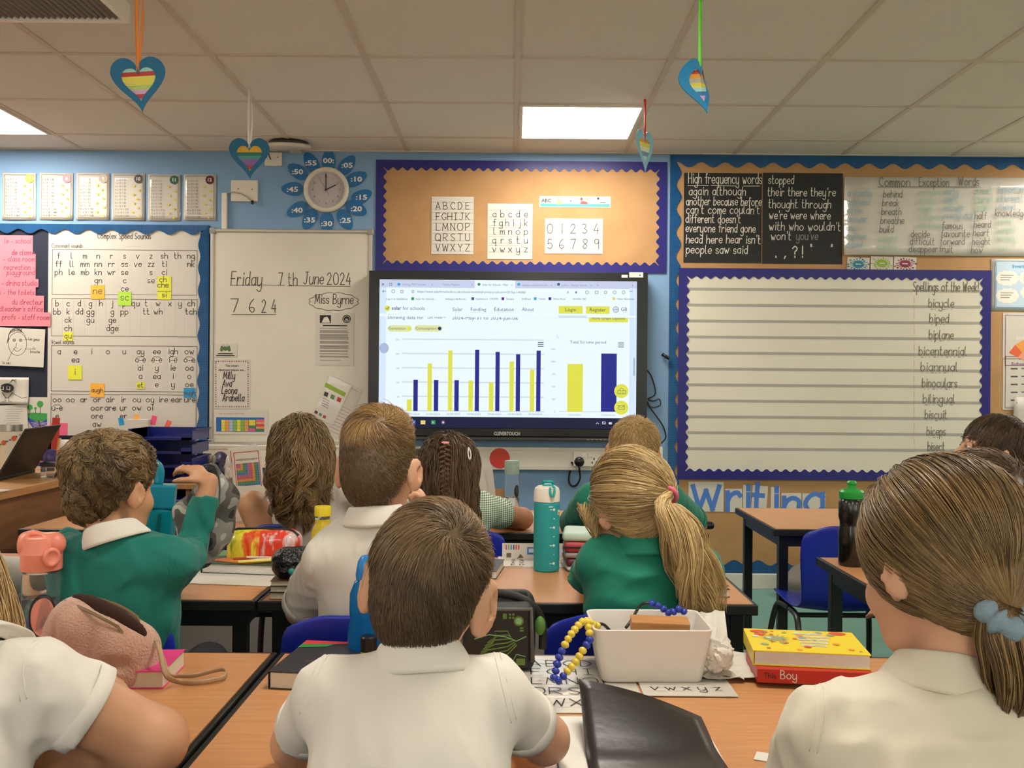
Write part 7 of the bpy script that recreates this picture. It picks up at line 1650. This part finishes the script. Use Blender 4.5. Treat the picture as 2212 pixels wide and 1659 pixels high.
def pony(mat, tie, path, n=4500, n_tail=1500, r0=.02, tie_m=None, lump=False, wave=.006, seed=4, rad=.00075, K=12, spread=None, loose=None, tones=(.2,.95), fat=.004, tr=.014, tname='hair_tie', tlabel=None, tail_tones=None, bulge=.012, rt=.0008):
    def fn(root, org, Hc, Q, s, cx):
        rs = np.random.RandomState(seed); p, f, fl = cap_mesh(.006, LINE_GIRL); cap = np_obj('hair', toW(p, Hc, Q, s), f, mat, root, org, attr=np.full(len(p), .22))
        r = sample(p, f, n, rs); Pt = toW(slide(r, tie, K, rs, bulge, fl=fl), Hc, Q, s); strip = np.sin(r@V3(95,20,40))*.5+.5
        tone = tones[0]+(tones[1]-tones[0])*np.clip(.45*strip+.6*rs.rand(n)**1.3, 0, 1)
        strand_obj('hair_strands', Pt, rad*(.7+.6*rs.rand(n)), mat, cap, org, tone)
        tn = nrmz((V3(*tie)-HC)/HR); tp = toW(fl.push((HC+tn*(HR+.010))[None], .008), Hc, Q, s)[0]; path_ = [tp]+[V3(*q) for q in path]; tt_ = tail_tones or tones
        Tt = tail_strands(path_, n_tail, rs, r0, 16, wave, spread); strand_obj('ponytail', Tt, rt*(.7+.8*rs.rand(n_tail)), mat, cap, org, tt_[0]+(tt_[1]-tt_[0])*np.clip(rs.rand(n_tail)**1.2, 0, 1))
        tie_ring(tname, tp+nrmz(path_[1]-tp)*.012, path_[1]-tp, tr, tie_m, root, org, fat, lump, tlabel)
        if loose: loose(cap, org, Hc, Q, s, rs)
    return fn
def long_hair(mat, n=3500, steps=24, step=.012, seed=5, wave=.25, puffy=.014, tones=(.15,.9), rad=.0009, drift=(0,0,0), keep=None, floor_z=None, line=LINE_GIRL, extra=None, lenv=(.75,.25), curl_end=0., locks=None):
    def fn(root, org, Hc, Q, s, cx):
        rs = np.random.RandomState(seed); p, f, fl = cap_mesh(.007, line); cap = np_obj('hair', toW(p, Hc, Q, s), f, mat, root, org, attr=np.full(len(p), .2))
        r = sample(p, f, n, rs, keep); q = toW(r, Hc, Q, s); nn = ell_n(r)@Q.T; dn = V3(0,0,-1)+V3(*drift); d = nrmz(dn-nn*(nn@dn)[:, None]+rs.randn(n, 3)*.05+nn*.25)
        lay = rs.rand(n, 1)*puffy+.004; an = np.arctan2(r[:, :1], r[:, 1:2]); ph = (1.8*np.sin(an*3.1)+.9*np.sin(an*7.3)+rs.rand(n, 1)*.5)/7; Pt = [q-nn*.003]; stp = step*(lenv[0]+lenv[1]*rs.rand(n, 1)); cc = Hc+Q@(HC*s)
        chest = cx['mid'](.62); cr = V3(.112*cx['wide']+.018,.078+.018,.40*cx['Ltor']+.02); side = nrmz(np.cross(d, nn))
        for i in range(steps):
            w = wave*(i/steps)**.8*(1+curl_end*(i/steps)**3); d = nrmz(d*.72+nrmz(dn)*.28+side*w*np.sin(ph*7+i*.62)+nn*w*.6*np.cos(ph*7+i*.62)); q = q+d*stp
            q = toW(fl.push((q-Hc)@Q/s, .001+lay*min(1, i/4)), Hc, Q, s)
            l = (q-chest)@cx['TQ']; R_ = cr+lay*.6; e = np.sqrt(((l/R_)**2).sum(1, keepdims=True)); q = np.where(e < 1, chest+(l/np.maximum(e, 1e-6))@cx['TQ'].T, q)
            for A_, B_ in ((cx['SL'], cx['SR']),):
                ab = B_-A_; t_ = np.clip(((q-A_)@ab)/(ab@ab), 0, 1)[:, None]; v_ = q-(A_+ab*t_); dd = np.linalg.norm(v_, axis=1, keepdims=True); q = np.where(dd < .062, A_+ab*t_+v_/np.maximum(dd, 1e-6)*.062, q)
            if floor_z is not None: q[:, 2] = np.maximum(q[:, 2], floor_z)
            Pt.append(q)
        Pt = np.stack(Pt, 1)
        if locks: Pt = clump(Pt, r, locks[0], locks[1], locks[2], rs, locks[3])
        grp = np.sin(ph[:, 0]*9)*.5+.5; tone = tones[0]+(tones[1]-tones[0])*np.clip(.5*grp+.6*rs.rand(n)**1.4, 0, 1)
        strand_obj('long_strands', Pt, rad*(.7+.7*rs.rand(n)), mat, cap, org, tone)
        if extra: extra(root, cap, org, Hc, Q, s, rs)
    return fn
v = lambda *a: V3(*P(*a))
# ---- front boy
person('brown haired boy in a white polo shirt leaning on the front table', v(930,1252,1.17), v(908,1426,1.13), v(704,1508,1.14), v(1074,1510,1.14), (-.135,1.0,.42),
    hq=(-.10,-.16,.17), s=.90, EL=v(640,1606,1.27), ER=v(1176,1596,1.26), WL=(-.13,1.47,.622), WR=(.0,1.46,.624), h=.0048, slv=.60, slr=.98, skin=skin_l, ears=1.3, wide=1.0, seed=3, fold=.0022, arm=1.1,
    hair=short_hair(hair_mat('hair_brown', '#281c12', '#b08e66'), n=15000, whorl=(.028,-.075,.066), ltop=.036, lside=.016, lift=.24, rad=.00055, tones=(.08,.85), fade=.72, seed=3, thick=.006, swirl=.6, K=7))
# ---- right front girl
def scr(path): return path
person('girl with a low brown ponytail in a grey scrunchie and cream polo shirt', v(2030,1198,1.02), v(2040,1464,.985), v(1778,1578,.99), v(2300,1570,.96), (.43,.84,.42),
    hq=(.38,-.24,.0), s=.91, EL=v(1690,1790,1.08), ER=v(2440,1790,1.06), WL=(.52,1.26,.625), WR=(.62,1.27,.625), ears=.85, h=.0052, slv=.86, long_legs=False, slr=1.05, skin=skin_l, shirt=polo_c, wide=1.06, seed=9, fold=.0021,
    hair=pony(hair_mat('hair_light_brown', '#301e0e', '#a98757'), (-.012,-.082,-.056), [v(2160,1345,.925), v(2180,1420,.92), v(2190,1500,.925), v(2184,1555,.93)], n=16000, n_tail=2600, r0=.026, tie_m=M('scrunchie_grey', '#7f93a0', .85, bump=(200, .3)), lump=True, wave=.004, rad=.0006, fat=.0115, tr=.0195, tname='scrunchie', tlabel='blue grey scrunchie', spread=(.55,.8,1,1,.8,.35), tones=(.08,.95), K=14, bulge=.010))
# ---- left front girl
person('fair haired girl in a white polo shirt folding her bare arm on the table', v(-190,1330,1.27), v(-78,1432,1.22), v(-235,1480,1.25), v(88,1482,1.20), (-.72,1.04,.42),
    hq=(-.2,-.3,.12), s=1.04, ER=v(332,1602,1.262), WR=v(20,1632,1.30), EL=v(-420,1560,1.4), WL=(-.72,1.5,.63), h=.0055, slv=.42, slv2=.42, long_legs=False, slr=1.18, seed=12, fold=.0026, arm=1.3,
    hair=long_hair(hair_mat('hair_fair', '#7d5d38', '#d6b27a'), n=5000, steps=22, step=.012, seed=6, wave=.22, puffy=.02, tones=(.15,.9), drift=(.25,0,0)))
# ---- boy in the green sweater
def puffA(S_):
    S_.ell((.0,-.02,.050), (.076,.088,.062), k=.03).ell((-.045,-.04,.03), (.040,.058,.055), k=.03).ell((.045,-.05,.03), (.040,.053,.055), k=.03)
person('boy with tousled brown hair in a green sweater raising a camouflage bag at the left', v(243,1042,1.92), v(245,1160,1.88), v(168,1216,1.90), v(378,1216,1.88), (-.82,1.95,.42),
    hq=(-.40,-.10,.02), s=.91, ER=v(412,1190,2.06), WR=v(452,1040,2.10), EL=v(152,1185,2.06), WL=v(300,1240,2.24), h=.0046, lng=True, slr=1.1, shirt=green_s, collar='sweater', collar_m=polo_w, seed=15, wide=1.18, girth=1.1, fold=.0032, skin=skin_m,
    hands={'R': dict(dir=(-.75,.10,.55), palm=(-.25,.3,-1), side=1, curl=(.5,.75,.8,.85,.9), spread=.04)},
    hair=short_hair(hair_mat('hair_tousled', '#332312', '#9c7f52'), n=9000, whorl=(.015,-.06,.085), ltop=.046, lside=.020, lift=.38, rad=.0012, tones=(.04,1.0), seed=8, thick=.006, swirl=1.0, wavy=.9, jit=.22, K=9, locks=(150, .75, .006, .9), puff=puffA, fold=(.003,55,4)))
# ---- tall boy, white polo
def puffC(S_): S_.ell((-.005,.02,.075), (.062,.075,.046), k=.03)
person('boy with clipped fair brown hair and white polo shirt resting his cheek on his hand', v(818,1000,1.98), v(812,1112,1.95), v(702,1206,1.95), v(932,1206,1.95), (-.29,1.99,.42),
    hq=(-.14,-.06,.02), s=1.0, EL=v(650,1318,2.09), WL=(-.38,2.33,.625), ER=(-.15,2.27,.632), WR=v(918,1112,2.14), h=.0046, slv=.88, slr=1.02, skin=skin_l, seed=21, wide=1.02, fold=.0024, ears=1.1,
    hands={'R': dict(dir=(-.22,-.10,.97), palm=(-.9,-.2,.1), side=-1, curl=(.8,1.35,1.4,1.45,1.5))},
    hair=short_hair(hair_mat('hair_clipped', '#3b2c1e', '#c2985f'), n=9000, whorl=(.012,-.055,.078), ltop=.036, lside=.007, lift=.30, rad=.0006, tones=(.10,.95), seed=10, thick=.004, swirl=.9, K=7, puff=puffC, zmid=(.03,.085), fwd=.2, fade=.8))
# ---- blonde girl with ponytail
def looseF(cap, org, Hc, Q, s, rs):
    n = 150; a = rs.rand(n, 1); r = np.concatenate([-.070-.006*rs.rand(n, 1), .03+.055*a, .02-.03*rs.rand(n, 1)], 1); K = 12; out = []; rl = rs.rand(n, 1)
    for i in range(K): t = i/(K-1); out.append(r+np.concatenate([-.012*np.sin(t*3+a*2)*np.ones((n, 1))+.006*np.sin(t*7+a*5), -.02*t*a, -(.05+.09*rl)*t], 1))
    strand_obj('loose_strands', toW(np.stack(out, 1), Hc, Q, s), .0007, hair_mat('hair_blonde', '#6b4d28', '#e8c98e'), cap, org, .3+.6*rs.rand(n))
person('blonde girl with a wavy ponytail in a pink hair tie and green polo shirt', v(1360,1084,2.0), v(1392,1172,1.97), v(1292,1208,2.0), v(1488,1204,2.0), (.262,2.02,.42),
    hq=(.5,-.20,-.10), s=.92, EL=v(1270,1250,2.24), WL=(.20,2.44,.625), ER=v(1530,1245,2.24), WR=(.34,2.44,.625), h=.0058, long_legs=False, slv=.8, slr=1.08, shirt=green_p, seed=25, fold=.0030, fst=(.35,.5,1), wide=1.0, skin=skin_l,
    hair=pony(hair_mat('hair_blonde', '#6b4d28', '#e8c98e'), (.030,-.092,.008), [v(1432,1092,1.89), v(1462,1140,1.875), v(1490,1205,1.88), v(1508,1270,1.885), v(1520,1345,1.89)], n=9000, n_tail=2200, r0=.040, tie_m=M('tie_pink', '#d9627f', .6), wave=.026, rad=.0008, fat=.0045, tr=.018, tname='hair_tie', tlabel='pink hair tie', spread=(.22,.35,.6,.9,1,.9,.55), loose=looseF, tones=(.15,.85), tail_tones=(.40,1.0), K=13, bulge=.018, rt=.0009))
# ---- girl with long loose hair
person('girl with long wavy brown hair in a white polo shirt with one knee up', v(652,978,3.08), v(684,1050,3.08), v(634,1088,3.10), v(756,1052,3.08), (-.66,3.15,.42),
    hq=(.25,-.30,-.12), s=1.03, EL=v(612,1150,3.20), WL=v(640,1140,3.36), ER=v(790,1120,3.25), WR=v(740,1135,3.40), h=.006, long_legs=False, slv=.55, slr=1.1, seed=31, fold=.002, skin=skin_m, knees={'L': tuple(v(546,1092,3.16)), 'aL': (-.80,3.24,.47)},
    hair=long_hair(hair_mat('hair_long_brown', '#3d2916', '#a98a5c'), n=4200, steps=22, step=.0130, seed=7, wave=.52, puffy=.024, tones=(.1,.85), rad=.0013, drift=(.0,-.12,0), curl_end=1.0, lenv=(.62,.38), locks=(46, .72, .017, 2.3)))
# ---- girl with the braid
def braidD(root, cap, org, Hc, Q, s, rs):
    mat = hair_mat('hair_dark_brown', '#241810', '#7d5f40'); top = v(962,957,2.985); bot = v(960,1090,2.975); d = []; K = 60
    for ph in (0, 2*pi/3, 4*pi/3):
        c = np.array([top+(bot-top)*i/(K-1)+V3(.013*sin(2*pi*i/14+ph), -.006*sin(4*pi*i/14+2*ph)-.004, 0)*(1-.3*i/K) for i in range(K)])
        a = rs.rand(90, 1)*6.3; rr = np.sqrt(rs.rand(90, 1))*.0075; Pt = c[None]+np.stack([np.cos(a)*rr*np.ones((1, K)), np.sin(a)*rr*np.ones((1, K)), 0*a*np.ones((1, K))], -1); d.append(Pt)
    Pt = np.concatenate(d); strand_obj('braid', Pt, np.full(len(Pt), .0012), mat, cap, org, .35+.6*rs.rand(len(Pt)))
    tie_ring('hair_tie', top, (0,0,1), .009, M('tie_peach', '#dd9a8a', .6), root, org, .0045)
    cpt = [v(1012,966,2.985), v(1016,975,2.98), v(1017,988,2.98), v(1014,992,2.98), v(1011,980,2.982)]
    dd = MB(); dd.tube([tuple(q-org) for q in smooth_line([tuple(q) for q in cpt], 4)], .0022, 6, closed=True); o = dd.build('hair_clip', M('clip_white', '#e8dfd8', .3), root, smooth=True); o['label'] = 'white hair clip'
    n = 500; r = rs.rand(n, 1); K = 8; st = np.concatenate([.066*np.sign(rs.rand(n, 1)-.5), .02-.05*r, .035+.03*rs.rand(n, 1)], 1); tl = (top-Hc)@Q/s
    Pt = slide(st, tl, K, rs, .008, .03); strand_obj('drawn_back_strands', toW(Pt, Hc, Q, s), np.full(n, .0012), mat, cap, org, .2+.7*rs.rand(n))
person('girl with a thin braid over loose dark hair in a green checked dress', v(970,1012,3.1), v(976,1082,3.1), v(908,1106,3.12), v(1044,1100,3.12), (-.19,3.12,.42),
    hq=(-.05,-.12,.0), s=1.03, EL=v(850,1124,3.37), WL=v(930,1134,3.46), ER=v(1128,1120,3.37), WR=v(1030,1134,3.46), h=.006, long_legs=False, slv=.42, slr=1.12, shirt=gingham(), collar='none', arm=1.15, seed=35, skin=skin_r,
    hair=long_hair(hair_mat('hair_dark_brown', '#241810', '#7d5f40'), n=3800, steps=20, step=.0125, seed=9, wave=.12, puffy=.02, tones=(.1,.8), rad=.0012, drift=(0,-.1,0), extra=braidD, locks=(60, .6, .007, 1.8)))
# ---- blond boy at the back
person('boy with cropped blond hair in a green polo shirt under the screen corner', v(1368,974,3.1), v(1366,1036,3.08), v(1278,1078,3.08), v(1446,1076,3.08), (.40,3.02,.42),
    hq=(-.12,-.12,.14), s=1.0, EL=v(1232,1142,3.36), WL=(.30,3.56,.626), ER=v(1506,1136,3.36), WR=(.50,3.56,.626), h=.006, slv=.80, slr=1.16, shirt=green_p, seed=41, wide=1.12, skin=skin_r, ears=1.1,
    hair=short_hair(hair_mat('hair_blond_crop', '#7a5a30', '#dcbb80'), n=5000, whorl=(.0,-.055,.08), ltop=.022, lside=.008, lift=.8, rad=.0009, tones=(.25,.95), seed=12, thick=.005, K=5, zmid=(-.02,.06)))
# ---- boy in profile at the right
LINE_I = ([-.12,-.10,-.075,-.055,-.035,-.015,.0,.014,.03,.05,.07,.095], [-.085,-.085,-.075,-.055,-.02,.008,.004,-.010,.004,.040,.062,.078])
person('boy with a dark brown fringe in a white polo shirt facing left', v(2146,972,3.12), v(2172,1042,3.13), v(2178,1086,3.01), v(2190,1086,3.25), (1.69,3.13,.42),
    hq=(1.42,.28,.0), s=1.07, EL=(1.57,2.97,.60), WL=(1.42,3.04,.53), ER=(1.57,3.29,.60), WR=(1.42,3.22,.53), knees={'L': (1.39,3.06,.44), 'R': (1.39,3.20,.44)}, h=.005, slv=.6, seed=45, skin=skin_l,
    hair=short_hair(hair_mat('hair_dark_fringe', '#20160e', '#6d5236'), n=5000, whorl=(.0,-.06,.08), ltop=.030, lside=.014, lift=.25, rad=.001, tones=(.1,.8), seed=14, thick=.010, K=8, line=LINE_I, zmid=(-.02,.05)))
# ---- mostly hidden children
person('child with brown hair and a white shirt almost hidden behind the girl with the scrunchie', v(2122,1118,1.72), v(2150,1240,1.70), v(2050,1300,1.72), v(2262,1300,1.70), (.90,1.66,.42),
    hq=(-.1,-.1,.0), s=1.04, h=.007, slv=.6, seed=51, skin=skin_l, EL=(.80,1.9,.64), WL=(.85,2.06,.625), ER=(1.08,1.9,.64), WR=(1.0,2.06,.625),
    hair=short_hair(hair_mat('hair_dark_fringe', '#20160e', '#6d5236'), n=4000, seed=16, thick=.008, rad=.0009, ltop=.04, lside=.02))
person('child in a white shirt cut off by the left edge behind the peach bottle', v(-140,1080,2.03), v(-130,1195,2.0), v(-215,1252,2.0), v(-44,1245,2.0), (-1.21,1.99,.42),
    hq=(0,-.1,0), s=1.0, h=.008, slv=.6, seed=55, EL=(-1.38,2.16,.66), WL=(-1.30,2.34,.625), ER=(-1.08,2.16,.66), WR=(-1.15,2.34,.625),
    hair=short_hair(hair_mat('hair_brown', '#281c12', '#b08e66'), n=2500, seed=18, thick=.006, rad=.001))
# ---- camouflage bag hung from the raised hand
def camo():
    m = M('camouflage', '#8f8f8a', .75, bump=(300, .1)); nt = m.node_tree; tc = nt.nodes.new('ShaderNodeTexCoord'); n = nt.nodes.new('ShaderNodeTexNoise'); n.inputs['Scale'].default_value = 17; n.inputs['Detail'].default_value = 1.0
    r = nt.nodes.new('ShaderNodeValToRGB'); r.color_ramp.interpolation = 'CONSTANT'; cs = [(0,'#2b2a28'),(.40,'#54534d'),(.47,'#8e8d86'),(.56,'#b7b4ab'),(.64,'#5a5952')]
    while len(r.color_ramp.elements) < len(cs): r.color_ramp.elements.new(.5)
    for e, (p_, c) in zip(r.color_ramp.elements, cs): e.position = p_; e.color = lin(c)
    nt.links.new(tc.outputs['Object'], n.inputs['Vector']); nt.links.new(n.outputs[0], r.inputs[0]); nt.links.new(r.outputs[0], nt.nodes['Principled BSDF'].inputs['Base Color']); return m
bz = 2.165; bo = v(440,1110,bz); k_ = bz/F_PX
S_ = Soft((-.13,-.06,-.16), (.11,.10,.14), .004)
S_.cap((.012,.012,.100), (.018,.03,.03), .010, .030, k=.03).cap((.022,.034,.03), (.010,.036,-.05), .034, .036, k=.03).cap((.0,.036,-.03), (-.012,.03,-.105), .036, .020, k=.03).cap((-.02,.03,-.05), (-.030,.03,-.10), .026, .014, k=.02).cap((.0,.025,.075), (-.045,.04,.0), .008, .02, k=.02).cap((-.045,.04,.0), (-.03,.04,-.08), .02, .022, k=.03)
S_.fold(.002, 60, 3)
o = soft_obj('camouflage_bag', S_, camo(), org=tuple(bo)) if False else None
p_, f_ = S_.mesh(1); o = np_obj('camouflage_bag', p_, f_, camo()); o.location = bo; o.scale = (1.22,1,1.06); tag(o, 'grey camouflage bag hanging from the raised hand of the boy in the green sweater', 'bag')
d = MB(); d.tube(smooth_line([(-.052,.012,.085),(-.02,.0,.097),(.012,.002,.108),(.024,.006,.09),(.030,.0,.05),(.026,-.006,.0),(.012,-.006,-.05)]), .0042, 6, flat=.5); d.build('zip_edge', M('zip_grey', '#4a4a46', .6), o, smooth=True)
